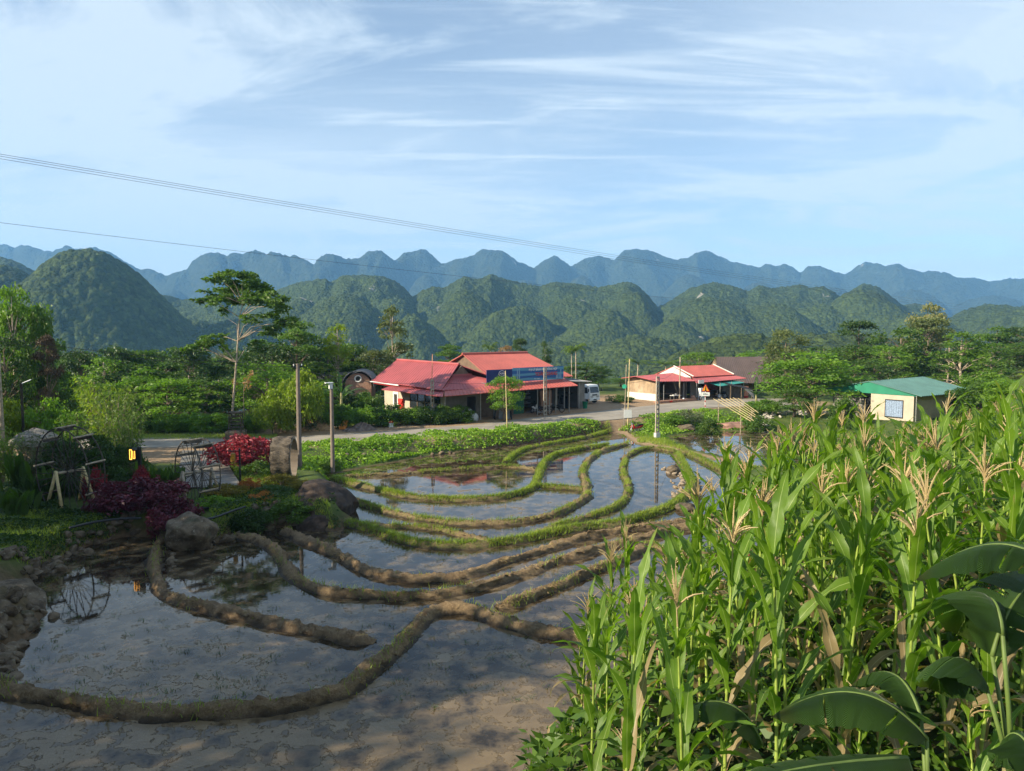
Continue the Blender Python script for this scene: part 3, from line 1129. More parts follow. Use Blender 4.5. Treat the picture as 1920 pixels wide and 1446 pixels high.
def plant(kind, px, top, wpx, d, mat, label, group=None, cat='tree', bark=None, name=None, seed=None, base_dz=0.0, sq=None):
    """stand a plant of a kind at screen column px and depth d, its top at screen row top"""
    opts = PROTO[kind]
    i = (seed if seed is not None else int(px * 7 + d * 3)) % len(opts)
    root, h, w = opts[i]
    P = D(px, top, d)
    gz = TZ(P.x, P.y) - 0.12 + base_dz
    sz = max(0.15, (P.z - gz) / h)
    sx = (wpx / FPX * d) / w
    if (kind, i) in USED:
        r = copy_tree(root)
    else:
        USED.add((kind, i))
        r = root
    r.location = (P.x, P.y, gz)
    r.scale = (sx, sx, sz)
    r.rotation_euler = (0, 0, random.random() * 6.28 if sq is None else sq)
    for ch in r.children:
        if ch.name.startswith('crown') or ch.name.startswith('foliage'):
            ch.material_slots[0].link = 'OBJECT'
            ch.material_slots[0].material = mat
        elif bark is not None and ch.name.startswith('trunk'):
            ch.material_slots[0].link = 'OBJECT'
            ch.material_slots[0].material = bark
    for key in ('label', 'category', 'group'):
        if key in r:
            del r[key]
    tag(r, label, cat, group)
    if name:
        r.name = name
    return r


PROTO['round'] = [make_tree('round', s) for s in (1, 2, 3)]
PROTO['umbrella'] = [make_tree('umbrella', s) for s in (11, 12, 13)]
PROTO['open'] = [make_tree('open', s) for s in (21, 22, 23)]
PROTO['bush'] = [make_tree('bush', s) for s in (31, 32, 33)]


def make_feather(seed, h=6.0, w=5.0, nst=26, name='bamboo_clump'):
    """clump of thin arching stems with narrow leaves"""
    rng = np.random.default_rng(seed)
    mb = MB()
    C, Dn = [], []
    for k in range(nst):
        a = rng.random() * 2 * PI
        lean = rng.random() ** 0.7 * w * 0.5
        hh = h * (0.6 + 0.4 * rng.random())
        pts = []
        for t in np.linspace(0, 1, 7):
            r = 0.25 + lean * t ** 1.8
            pts.append(Vector((math.cos(a) * r, math.sin(a) * r, hh * (t - 0.18 * t ** 4))))
        mb.tube(pts, [0.035 * (1 - 0.8 * t) for t in np.linspace(0, 1, 7)], 5, cap=False)
        for q in range(70):
            t = 0.18 + 0.82 * rng.random()
            i = min(5, int(t * 6))
            p = pts[i].lerp(pts[i + 1], t * 6 - i)
            off = rng.normal(size=3) * 0.28
            C.append(np.array(p) + off)
            Dn.append((math.cos(a) * 0.4 + rng.normal() * 0.7, math.sin(a) * 0.4 + rng.normal() * 0.7, -0.35 + rng.normal() * 0.3))
    V, F = leaf_cards(np.array(C), 0.36, rng, aspect=0.22, dirs=np.array(Dn))
    root = empty(name)
    mb.build('stems', M_twig, root, smooth=True)
    obj('foliage', new_mesh('foliage', V, F), L_bamboo, root)
    return root, h, w


PROTO['bamboo'] = [make_feather(s) for s in (41, 42)]


def ribbon(path, width, side, fold=0.15, wav=0.0, rng=None, k=3, closed_tip=True, ragged=0.0):
    """leaf blade along path: rows of k verts; returns V, F, UV"""
    n = len(path)
    P = np.array([list(p) for p in path])
    T = np.gradient(P, axis=0)
    T /= np.linalg.norm(T, axis=1)[:, None] + 1e-9
    S = np.tile(np.array(side, float), (n, 1))
    S = S - T * np.sum(S * T, axis=1)[:, None]
    S /= np.linalg.norm(S, axis=1)[:, None] + 1e-9
    N = np.cross(S, T)
    N = np.where(N[:, 2:3] < 0, -N, N)
    V, UV = [], []
    cols = np.linspace(-1, 1, k)
    for i in range(n):
        for c in cols:
            w = width[i] * 0.5
            rg = 1.0
            if ragged and abs(c) > 0.9 and rng is not None:
                rg = 1 - ragged * rng.random()
            wv = 0 if rng is None else wav * width[i] * math.sin(i * 1.7 + (3 if c > 0 else 0)) * abs(c)
            V.append(P[i] + S[i] * c * w * rg + N[i] * (abs(c) * w * fold + wv))
            UV.append(((c + 1) / 2, i / (n - 1)))
    F = []
    for i in range(n - 1):
        for j in range(k - 1):
            a = i * k + j
            F.append((a, a + 1, a + k + 1, a + k))
    return np.array(V), F, np.array(UV)


def blade_mesh(name, parts, smooth=True):
    V, F, UV, o = [], [], [], 0
    for v, f, uv in parts:
        V.append(v)
        UV.append(uv)
        F += [tuple(o + i for i in q) for q in f]
        o += len(v)
    return new_mesh(name, np.concatenate(V), np.array(F), uv=np.concatenate(UV), smooth=smooth)


def blade_mat(name, a, b, rib, trans=0.45, rough=0.42, veins=0.0, ribw=0.035, hue=0.3, tip=None):
    t = NT(name)
    g = t.node('ShaderNodeNewGeometry')
    oi = t.node('ShaderNodeObjectInfo')
    uv = t.node('ShaderNodeUVMap')
    sp = t.node('ShaderNodeSeparateXYZ')
    t.link(uv.outputs[0], sp.inputs[0])
    u = sp.outputs['X']
    f = t.math('ADD', t.math('MULTIPLY', g.outputs['Random Per Island'], 0.6), t.math('MULTIPLY', t.noise(2.0, 4, 0.6, vec=g.outputs['Position']), 0.4))
    col = t.mix(f, a, b)
    v = t.math('ADD', t.math('MULTIPLY', oi.outputs['Random'], hue), 1.0 - hue * 0.5)
    cm = t.node('ShaderNodeCombineColor')
    for i in range(3):
        t.link(v, cm.inputs[i])
    col = t.mix(1.0, col, cm.outputs[0], 'MULTIPLY')
    if tip:
        col = t.mix(t.math('MULTIPLY', t.ramp(sp.outputs['Y'], 0.80, 1.0), t.ramp(g.outputs['Random Per Island'], 0.4, 0.8)), col, tip)
    c = t.math('ABSOLUTE', t.math('SUBTRACT', u, 0.5))
    ribf = t.ramp(c, ribw, ribw * 0.4)
    nm = None
    if veins:
        w = t.node('ShaderNodeTexWave', wave_type='BANDS', bands_direction='Y')
        w.inputs['Scale'].default_value = veins
        w.inputs['Distortion'].default_value = 1.0
        w.inputs['Detail'].default_value = 2
        mp = t.node('ShaderNodeVectorMath', operation='ADD')
        t.link(uv.outputs[0], mp.inputs[0])
        cv = t.node('ShaderNodeCombineXYZ')
        t.link(t.math('MULTIPLY', c, -0.5), cv.inputs[1])
        t.link(cv.outputs[0], mp.inputs[1])
        t.link(mp.outputs[0], w.inputs['Vector'])
        col = t.mix(t.math('MULTIPLY', w.outputs['Fac'], 0.45), col, tuple(x * 1.6 for x in b))
        nm = t.bump(w.outputs['Fac'], 1.0, 0.03)
    else:
        w = t.node('ShaderNodeTexWave', wave_type='BANDS', bands_direction='X')
        w.inputs['Scale'].default_value = 5.5
        t.link(uv.outputs[0], w.inputs['Vector'])
        nm = t.bump(w.outputs['Fac'], 0.25, 0.01)
    col = t.mix(ribf, col, rib)
    p = t.princ(col, rough, nm, spec=0.45, finish=False)
    tr = t.node('ShaderNodeBsdfTranslucent')
    t.link(t.mix(1.0, col, (1.7, 1.9, 0.5), 'MULTIPLY'), tr.inputs['Color'])
    mx = t.node('ShaderNodeMixShader')
    mx.inputs[0].default_value = trans
    t.link(p.outputs[0], mx.inputs[1])
    t.link(tr.outputs[0], mx.inputs[2])
    t.link(mx.outputs[0], t.out.inputs['Surface'])
    return t.m


M_maize = blade_mat('maize_leaf', (0.060, 0.140, 0.012), (0.185, 0.285, 0.024), (0.34, 0.43, 0.14), 0.45, tip=(0.30, 0.24, 0.09))
M_dryblade = blade_mat('withered_leaf', (0.16, 0.12, 0.055), (0.36, 0.27, 0.13), (0.4, 0.33, 0.2), 0.3)
M_stalk = simple('maize_stalk', (0.23, 0.30, 0.055), 0.5, 0.25, 5)
M_tassel = leafmat('tassel', (0.36, 0.25, 0.12), (0.55, 0.44, 0.25), 0.25, hue=0.3)
M_banana = blade_mat('banana_leaf', (0.028, 0.085, 0.018), (0.068, 0.145, 0.024), (0.16, 0.24, 0.05), 0.30, 0.42, veins=26, ribw=0.014, tip=(0.22, 0.15, 0.06))
M_bstem = simple('banana_stem', (0.22, 0.20, 0.09), 0.6, 0.35, 4)
M_canna = blade_mat('canna_leaf', (0.030, 0.080, 0.016), (0.10, 0.17, 0.025), (0.12, 0.18, 0.05), 0.35, 0.4, veins=14)
M_palm = blade_mat('palm_leaflet', (0.05, 0.10, 0.015), (0.15, 0.22, 0.03), (0.2, 0.25, 0.06), 0.35)
M_silk = simple('maize_silk', (0.22, 0.07, 0.05), 0.9, 0.2, 5)
M_husk = simple('maize_husk', (0.20, 0.30, 0.07), 0.6, 0.2, 5)


def make_maize(seed):
    rng = np.random.default_rng(seed)
    hs = 1.95 + 0.25 * rng.random()
    root = empty('maize_plant')
    nn = 11
    lean = rng.normal(size=2) * 0.05
    node = [Vector((lean[0] * t * t * 2 + 0.01 * math.sin(3 * t + seed), lean[1] * t * t * 2, hs * t)) for t in np.linspace(0, 1, nn)]
    mb = MB()
    pts, rad = [], []
    for i, p in enumerate(node):
        r = 0.0165 * (1 - 0.55 * i / (nn - 1))
        pts += [p - Vector((0, 0, 0.012)), p, p + Vector((0, 0, 0.012))]
        rad += [r, r * 1.35, r]
    mb.tube(pts, rad, 7)
    mb.build('stalk', M_stalk, root, smooth=True)
    parts, dry = [], []
    plane = rng.random() * PI
    for i in range(1, nn):
        t = i / (nn - 1)
        az = plane + (i % 2) * PI + rng.normal() * 0.35
        L = (0.62 + 0.42 * math.sin(PI * min(1, t * 0.9 + 0.12))) * (0.85 + 0.3 * rng.random())
        up = 1.0 + 0.28 * t + rng.normal() * 0.10           # start angle above the horizontal
        drp = (2.2 - 1.25 * t) * (0.45 + 0.75 * rng.random()) + (1.2 if i < 3 else 0)
        dirh = Vector((math.cos(az), math.sin(az), 0))
        p = node[i].copy()
        path = [p.copy()]
        n = 11
        for q in range(n):
            ang = up - drp * (q / n) ** 1.5
            p = p + (dirh * math.cos(ang) + Vector((0, 0, math.sin(ang)))) * (L / n)
            path.append(p.copy())
        wmx = 0.102 + 0.04 * rng.random()
        wd = [wmx * (0.42 + 0.58 * math.sin(PI * min(1, s * 1.5 + 0.1) * 0.5)) * (1 - s ** 2.6) + 0.002 for s in np.linspace(0, 1, n + 1)]
        tw = rng.normal() * 0.3
        side = Vector((-math.sin(az), math.cos(az), tw))
        (dry if i < 3 or (i < 5 and rng.random() < 0.25) else parts).append(ribbon(path, wd, side, fold=0.24, wav=0.22, rng=rng, k=3, ragged=0.5))
    # whorl of upright young leaves
    for q in range(2):
        az = rng.random() * 6.28
        dirh = Vector((math.cos(az), math.sin(az), 0))
        p = node[-2].copy()
        path = [p.copy()]
        for j in range(8):
            ang = 1.38 - 0.25 * (j / 8)
            p = p + (dirh * math.cos(ang) + Vector((0, 0, math.sin(ang)))) * 0.055
            path.append(p.copy())
        wd = [0.05 * (1 - (s) ** 2) + 0.002 for s in np.linspace(0, 1, 9)]
        parts.append(ribbon(path, wd, Vector((-math.sin(az), math.cos(az), 0)), fold=0.6, rng=rng))
    obj('leaves', blade_mesh('leaves', parts), M_maize, root)
    if dry:
        obj('withered_leaves', blade_mesh('withered_leaves', dry), M_dryblade, root)
    if seed % 5 in (1, 3):
        return root, hs + 0.22
    # tassel
    top = node[-1]
    V, F = [], []
    tp = []
    mb2 = MB()
    for q in range(int(9 + rng.integers(0, 6))):
        az = rng.random() * 6.28
        sp = 0.12 + 0.55 * rng.random() if q else 0.03
        Lb = (0.20 + 0.12 * rng.random()) if q else 0.34
        st = top + Vector((0, 0, 0.07 + 0.10 * rng.random()))
        pts = []
        for s in np.linspace(0, 1, 5):
            a = sp * (0.6 + 0.9 * s)
            pts.append(st + Vector((math.cos(az) * math.sin(a), math.sin(az) * math.sin(a), math.cos(a))) * Lb * s)
        mb2.tube(pts, [0.0045, 0.006, 0.0065, 0.005, 0.002], 4, cap=False)
        for s in range(22):
            f = 0.1 + 0.9 * s / 22
            k = min(3, int(f * 4))
            tp.append(np.array(pts[k].lerp(pts[k + 1], f * 4 - k)))
    mb2.tube([top, top + Vector((0, 0, 0.2))], [0.007, 0.004], 5, cap=False)
    sv, sf = leaf_cards(np.array(tp), 0.014, rng, aspect=0.5, droop=0.0, flat=0.6)
    mb2.add(sv, [tuple(r) for r in sf])
    mb2.build('tassel', M_tassel, root)
    if seed % 2 == 0:
        k = 5
        az = plane + 0.4
        c = node[k]
        dv = Vector((math.cos(az) * 0.4, math.sin(az) * 0.4, 1)).normalized()
        me_ = MB().tube([c, c + dv * 0.05, c + dv * 0.12, c + dv * 0.2, c + dv * 0.25], [0.012, 0.024, 0.027, 0.02, 0.006], 8)
        e = me_.build('ear', M_husk, root, smooth=True)
        MB().tube([c + dv * 0.245, c + dv * 0.27 + Vector((0.01, 0, 0)), c + dv * 0.27 + Vector((0.03, 0, -0.02))], [0.008, 0.012, 0.004], 6).build('silk', M_silk, e)
    return root, hs + 0.38


MAIZE = [make_maize(s) for s in range(60, 76)]
M_USED = set()
MZ_GROUP = 'maize plants on the slope at the right'


def put_maize(i, x, y, ztop, label, lean=0.0):
    root, h = MAIZE[i % len(MAIZE)]
    gz = TZ(x, y)
    s = (ztop - gz) / h if ztop is not None else 0.95 + 0.25 * random.random()
    s = min(max(s, 0.45), 1.5)
    if i % len(MAIZE) in M_USED:
        r = copy_tree(root)
    else:
        M_USED.add(i % len(MAIZE))
        r = root
    r.location = (x, y, gz - 0.03)
    wsc = 0.5 * s + 0.5
    r.scale = (wsc, wsc, s)
    r.rotation_euler = (random.gauss(0, 0.05), lean + random.gauss(0, 0.05), random.random() * 6.28)
    for key in ('label', 'category', 'group'):
        if key in r:
            del r[key]
    tag(r, label, 'maize plant', MZ_GROUP)
    return r


# plants one can single out in the photograph: tassel pixel and depth
MZ = [
    (1091, 1105, 8.8, 'leftmost tasselled maize plant, dark, leaning out over the muddy water'),
    (1124, 1095, 9.4, 'dark maize plant with pale tassel, just right of the leftmost one'),
    (1176, 1075, 9.0, 'dark maize plant whose broad straw tassel stands against the mud banks'),
    (1157, 1020, 11.5, 'maize plant with a thin tassel overlapping the second mud bank'),
    (1186, 985, 12.0, 'maize plant with the tall sparse tassel highest in front of the terraces'),
    (1244, 1012, 11.0, 'maize plant with an upright tassel beside a cluster of dark folded leaves'),
    (1279, 1060, 9.6, 'maize plant with bright upright young leaves and a tan tassel between them'),
    (1331, 1070, 9.6, 'maize plant with tassel branches spread sideways right of the bright leaves'),
    (1353, 985, 11.5, 'maize plant with drooping brown tassel at the left edge of the dense stand'),
    (1443, 1070, 9.4, 'maize plant with short fan tassel in front of yellow stalks'),
    (1410, 1175, 7.2, 'maize plant with long narrow straw tassel low at the centre of the stand'),
    (1464, 1235, 7.0, 'maize plant with a single rusty tassel spike above the large banana leaf'),
    (1353, 1330, 5.6, 'near maize plant with a big leaning tan tassel at the bottom'),
    (1223, 1350, 5.8, 'maize plant with narrow upright tassel rising from the bottom edge'),
    (1555, 1195, 6.6, 'maize plant with a pale closed tassel above the banana leaves'),
    (1616, 1290, 5.2, 'nearest maize spike standing in front of the large banana leaf'),
    (1860, 1290, 4.4, 'near maize plant with wide cream tassel at the lower right'),
    (1380, 800, 14, 'maize plant at the far left corner of the stand with a thin tassel'),
    (1420, 815, 13, 'tall maize plant beside the far left corner one, tassel against the pond'),
    (1490, 745, 14, 'tall maize plant whose tassel reaches up to the bank of white stones'),
    (1590, 770, 15, 'maize plant with brown tassel just left of the green roofed hut'),
    (1608, 752, 16, 'maize plant with a wide brown tassel against the cream wall'),
    (1740, 735, 15, 'maize plant with a large pinkish tassel in front of the green roofed hut'),
    (1690, 790, 17, 'maize plant with pale tassel below the blue window'),
    (1830, 770, 16, 'maize plant with a bushy brown tassel right of the hut'),
    (1565, 905, 12, 'maize plant with small cream tassel in the middle of the stand'),
    (1680, 965, 10, 'maize plant with thin tassel between bright upright leaves'),
    (1760, 905, 11, 'maize plant with slanting orange tassel right of the middle'),
    (1855, 915, 10.5, 'maize plant with open cream tassel near the right edge'),
    (1908, 870, 12, 'maize plant with dark brown tassel at the right edge'),
]
for i, (px, py, d, lab) in enumerate(MZ):
    p = D(px, py, d)
    put_maize([0, 2, 4, 5, 7, 9, 10, 12][i % 8], p.x, p.y, p.z, lab)
taken = [D(px, py, d) for px, py, d, _ in MZ]
taken = [(p.x, p.y) for p in taken]
rr = random.Random(5)
cnt, tries = 0, 0
while cnt < 262 and tries < 60000:
    tries += 1
    y = 5.2 + 25 * rr.random() ** 1.5
    a = 0.06 + 0.74 * rr.random()
    if y < 11 and a < 0.105:
        continue
    x = a * y
    dh = float(sdf(np.array([x]), np.array([y]), hill_poly)[0])
    if dh > -1.9 - (0.8 if y > 16 else 0):
        continue
    # keep the stretch around the banana leaves open
    sp = 0.46 if y < 11 else (0.62 if y < 16 else 0.85)
    if any((x - q[0]) ** 2 + (y - q[1]) ** 2 < sp * sp for q in taken):
        continue
    gz = TZ(x, y)
    # keep the tops under the line seen in the photograph
    px = 960 + a * FPX
    lim = np.interp(px, [1040, 1150, 1240, 1320, 1345, 1400, 1500, 1600, 1700, 1800, 1860, 1920, 2100],
                    [1180, 1110, 1050, 1010, 835, 808, 800, 812, 805, 795, 765, 730, 710])
    lim += rr.random() * (34 if y > 10 else 120)
    P = D(px, lim, y)
    zt_ = P.z + 0.12
    if zt_ - gz < 1.1 or (px < 1330 and rr.random() < 0.45):
        continue
    zt_ = min(zt_, gz + 2.75)
    taken.append((x, y))
    dep = 'nearest' if y < 9 else ('middle' if y < 14.5 else 'farthest')
    row = ('front', 'second', 'third', 'middle', 'rear', 'farthest')[min(5, int((y - 5.2) / 2.6))]
    where = 'in line with the far right edge of the picture'
    for lim_, w_ in ((1120, 'beside the lowest muddy water'), (1200, 'below the front mud bank'), (1280, 'below the open web pole'),
                     (1345, 'below the yellow warning sign'), (1420, 'below the slanting bamboo rack'), (1500, 'below the brown roof'),
                     (1590, 'below the white blossoming tree'), (1665, 'below the cream gable wall'), (1720, 'below the blue shutter'),
                     (1800, 'below the shaded hut wall'), (1860, 'just right of the hut')):
        if px < lim_:
            where = w_
            break
    idx_ = rr.randrange(len(MAIZE))
    lab = '%s maize plant, %s row, %s' % ('tasselless' if (60 + idx_) % 5 in (1, 3) else 'tasselled', row, where)
    put_maize(idx_, x, y, zt_, lab)
    cnt += 1
print('maize', cnt)


# ------------------------------------------------------------------ banana plants
def banana_leaf(name, base, tipdir, L, W, up, droop, parent, roll=0.0, slits=6, seed=0, mat=None):
    rng = np.random.default_rng(seed)
    base = Vector(base)
    dirh = Vector((tipdir[0], tipdir[1], 0)).normalized()
    n = 30
    p = base.copy()
    path = [p.copy()]
    for q in range(n):
        ang = up - droop * (q / n) ** 1.3
        p = p + (dirh * math.cos(ang) + Vector((0, 0, math.sin(ang)))) * (L / n)
        path.append(p.copy())
    T = np.gradient(np.array([list(v) for v in path]), axis=0)
    T /= np.linalg.norm(T, axis=1)[:, None]
    S0 = np.array([-dirh.y, dirh.x, 0.0])
    side0 = S0
    V, F, UV = [], [], []
    cols = [-1, -0.66, -0.33, 0, 0.33, 0.66, 1]
    slitL = set(rng.integers(4, n - 2, slits))
    slitR = set(rng.integers(4, n - 2, slits))
    for half, sl in ((-1, slitL), (1, slitR)):
        cs = [0, 0.25, 0.5, 0.75, 1.0]
        hang = 0.25
        for i in range(n + 1):
            s = i / n
            w = W * 0.5 * (math.sin(PI * min(1, s * 1.02 + 0.03)) ** 0.55) * (1 - 0.25 * s)
            N = Vector(np.cross(side0, T[i]))
            if N.z < 0:
                N = -N
            cr, sr = math.cos(roll), math.sin(roll)
            S = Vector(side0) * cr + N * sr
            Nn = -Vector(side0) * sr + N * cr
            for c in cs:
                z = -c * c * w * hang + 0.06 * w * math.sin(i * 0.9 + half) * c + 0.10 * w * c * (1 - c) * 2
                v = path[i] + S * (half * c * w) + Nn * z + Vector(T[i]) * (c * w * 0.28)
                V.append(v)
                UV.append((0.5 + half * 0.5 * c, s))
        o = len(V) - (n + 1) * 5
        for i in range(n):
            for j in range(4):
                if i in sl and j >= 1:
                    # a tear: pull this strip narrower instead of joining it to the next
                    continue
                a = o + i * 5 + j
                F.append((a, a + 1, a + 6, a + 5) if half > 0 else (a, a + 5, a + 6, a + 1))
    V = np.array([list(v) for v in V])
    me = new_mesh(name, V, np.array(F), uv=np.array(UV), smooth=True)
    lf = obj(name, me, mat or M_banana, parent)
    return lf, path


def banana_plant(name, x, y, leaves, label, stem_h=1.6, stem_r=0.10, z=None, group=None, mat=None):
    gz = TZ(x, y) if z is None else z
    root = empty(name, (x, y, gz - 0.05), 0, label, 'banana plant', group)
    MB().tube([(0, 0, 0), (0.02, 0, stem_h * 0.5), (0, 0.02, stem_h)], [stem_r * 1.2, stem_r, stem_r * 0.55], 12).build('stem', M_bstem, root, smooth=True)
    for i, (az, L, W, up, dr, dz, roll) in enumerate(leaves):
        dh = (math.cos(az), math.sin(az))
        b0 = Vector((0, 0, stem_h * 0.8 + dz))
        lb = b0 + Vector((dh[0] * math.cos(up), dh[1] * math.cos(up), math.sin(up))) * (L * 0.22)
        lf, path = banana_leaf('leaf', lb, dh, L, W, up, dr, root, roll, seed=i + abs(int(x * 10)), mat=mat)
        n = len(path)
        MB().tube([b0, b0.lerp(lb, 0.5), lb] + [path[k] + Vector((0, 0, -0.006)) for k in range(3, n, 3)],
                  [0.022, 0.018, 0.015] + [0.014 * (1 - k / n) + 0.003 for k in range(3, n, 3)], 6).build('midrib', M_husk, lf, smooth=True)
    return root


# ------------------------------------------------------------------ the trees of the background
g1 = 'trees of the wooded belt beyond the road at the left'
g2 = 'trees on the valley side behind the houses'
g3 = 'trees of the wood at the right'
# big tree at the left edge
plant('round', 30, 520, 120, 56, L_mid, 'big light green tree cut by the left edge of the picture', seed=0)
plant('umbrella', 75, 585, 75, 58, L_mid, 'dark bushy tree with hanging dead fronds right of the big left edge tree', seed=1)
plant('round', 5, 620, 90, 52, L_dark, 'dark low tree under the big left edge tree')
plant('round', 58, 560, 100, 60, L_mid, 'light green tree joined to the right side of the big left edge tree', seed=2)
plant('round', 88, 660, 90, 58, L_dark, 'dark rounded tree right of the dry palm fronds', seed=0)
plant('open', 20, 535, 80, 54, L_fresh, 'yellowish top shoots of the left edge trees', seed=1)
specs = [
    ('umbrella', 150, 655, 120, 82, L_dark, 'low dark tree with a wide top at the foot of the steep left hill'),
    ('umbrella', 268, 652, 150, 96, L_mid, 'flat topped tree silhouetted below the steep left hill'),
    ('umbrella', 350, 648, 130, 92, L_mid, 'flat topped tree just left of the tall bare trunk tree'),
    ('umbrella', 555, 598, 120, 82, L_mid, 'dark layered tree right of the tall bare trunk tree'),
    ('round', 510, 640, 110, 80, L_dark, 'dark rounded tree directly right of the tall bare trunk'),
    ('open', 632, 607, 72, 84, L_bright, 'bright yellow green tree behind the banana plant'),
    ('open', 736, 575, 88, 96, L_olive, 'tall airy olive tree above the left end of the red roof'),
    ('round', 700, 652, 80, 90, L_olive, 'dull olive tree hiding the corner left of the red roof'),
    ('round', 575, 628, 120, 90, L_dark, 'large dark tree below the layered one right of the tall trunk'),
    ('round', 490, 632, 110, 92, L_mid, 'mid green tree directly behind the tall bare trunk, right side'),
    ('round', 660, 640, 90, 92, L_mid, 'mid green tree right of the yellow green one'),
    ('round', 595, 648, 90, 88, L_dark, 'dark tree between the yellow green tree and the layered one'),
    ('umbrella', 842, 645, 85, 108, L_mid, 'layered tree rising behind the red roof ridge'),
    ('umbrella', 976, 632, 52, 106, L_dark, 'small dark crown on a bare stem above the second red roof'),
    ('open', 945, 648, 60, 112, L_dry, 'leafless brownish tree behind the second red roof'),
    ('round', 1100, 676, 100, 112, L_mid, 'green tree behind the grey shed and truck'),
    ('round', 1310, 658, 75, 116, L_fresh, 'bright green tree behind the small red roofed shop'),
    ('round', 1475, 612, 95, 96, L_olive, 'rounded olive tree at the left end of the right hand wood'),
    ('round', 1522, 652, 172, 79, L_fresh, 'wide fresh green tree with white blossoms left of the green roofed hut'),
    ('umbrella', 1612, 598, 120, 112, L_dark, 'dark flat topped tree above the wide blossoming tree'),
    ('round', 1690, 610, 110, 104, L_mid, 'dense tree directly behind the green roofed hut'),
    ('round', 1740, 560, 84, 112, L_pale, 'tallest tree of the right hand wood, pale golden crown on high trunks'),
    ('umbrella', 1742, 592, 130, 108, L_olive, 'olive crown under the tallest pale golden tree'),
    ('open', 1805, 622, 130, 92, L_fresh, 'bright feathery tree right of the green roofed hut'),
    ('round', 1870, 608, 100, 130, L_mid, 'green tree above the small grey roof far right'),
    ('round', 1925, 610, 100, 126, L_dark, 'dark tree at the right edge of the picture'),
    ('bush', 1584, 742, 58, 71, L_mid, 'small round tree leaning against the left wall of the green roofed hut'),
    ('round', 1640, 670, 90, 92, L_dark, 'dark tree rising over the left eave of the green roofed hut'),
    ('round', 1490, 725, 90, 76, L_mid, 'low green tree over the dark brown roof corner'),
]
for i, s in enumerate(specs):
    plant(*s[:6], s[6], seed=i)
TONE = {L_dark.name: 'dark', L_mid.name: 'mid green', L_olive.name: 'olive', L_fresh.name: 'fresh green', L_bright.name: 'yellow green'}
SHAPE = {'round': 'rounded', 'umbrella': 'flat topped', 'open': 'slender', 'bush': 'bushy'}
MARKS = ((70, 'behind the solar lamp'), (170, 'below the steep left hill'), (260, 'behind the tall bamboo'), (350, 'above the smaller wheel'),
         (425, 'left of the tall bare trunk'), (480, 'around the tall bare trunk'), (545, 'left of the nearest pole'), (600, 'right of the nearest pole'),
         (660, 'behind the banana plant'), (730, 'left of the red roof'), (860, 'behind the left red roof'), (1000, 'behind the blue banner'),
         (1100, 'behind the grey shed'), (1200, 'behind the truck yard'), (1300, 'behind the white gable shop'), (1430, 'behind the brown roof'),
         (1520, 'left of the blossoming tree'), (1600, 'behind the blossoming tree'), (1680, 'above the hut left eave'), (1760, 'behind the green hut roof'),
         (1850, 'right of the green hut roof'), (9999, 'by the right edge'))


def tl(kind, mat, px, row):
    for a, b in MARKS:
        if px < a:
            return '%s %s tree %s, %s' % (TONE[mat.name], SHAPE[kind], row, b)


rr = random.Random(3)
# fill of the belt: far rows first
for i in range(34):
    px = 90 + 610 * (i + rr.random() * 0.8) / 34
    k_, m_ = rr.choice(['round', 'round', 'umbrella', 'open']), rr.choice([L_dark, L_dark, L_mid, L_mid, L_olive])
    plant(k_, px, 646 + 34 * rr.random(), 100 + 50 * rr.random(), 84 + 30 * rr.random(), m_, tl(k_, m_, px, 'deep in the belt'), g1)
for i in range(20):
    px = -30 + 620 * (i + rr.random() * 0.8) / 20
    k_, m_ = rr.choice(['round', 'open']), rr.choice([L_dark, L_dark, L_mid, L_fresh])
    plant(k_, px, 668 + 48 * rr.random(), 95 + 45 * rr.random(), 69 + 8 * rr.random(), m_, tl(k_, m_, px, 'at the front of the belt'), g1)
for i in range(24):
    px = 690 + 780 * (i + rr.random() * 0.8) / 24
    lim = np.interp(px, [690, 860, 1060, 1180, 1280, 1470], [690, 690, 705, 712, 690, 672])
    k_, m_ = rr.choice(['round', 'round', 'umbrella']), rr.choice([L_mid, L_fresh, L_dark, L_olive])
    plant(k_, px, lim + 22 * rr.random(), 55 + 40 * rr.random(), 112 + 30 * rr.random(), m_, tl(k_, m_, px, 'on the far slope'), g2)
for i in range(30):
    px = 1440 + 520 * (i + rr.random() * 0.8) / 30
    lim = np.interp(px, [1430, 1500, 1700, 1920], [645, 648, 640, 636])
    k_, m_ = rr.choice(['round', 'round', 'umbrella', 'open']), rr.choice([L_mid, L_fresh, L_dark, L_olive, L_mid])
    plant(k_, px, lim + 30 * rr.random(), 85 + 50 * rr.random(), 96 + 40 * rr.random(), m_, tl(k_, m_, px, 'inside the wood'), g3)
for i in range(9):
    px = 1835 + 130 * (i + rr.random() * 0.8) / 9
    plant('bush', px, 690 + 30 * rr.random(), 80 + 40 * rr.random(), 60 + 24 * rr.random(),
          rr.choice([L_mid, L_fresh, L_olive]), 'shrub on the grassy rise right of the green roofed hut', 'shrubs on the rise', cat='shrub')
plant('round', 945, 702, 74, 71.5, L_fresh, 'small mango tree with an orange tinged side in front of the blue banner', seed=1)

# the tall tree with the bare trunk
def px_clump(px, py, d, rp, rz):
    p = D(px, py, d)
    return (p.x, p.y, p.z, rp / FPX * d, rz / FPX * d)


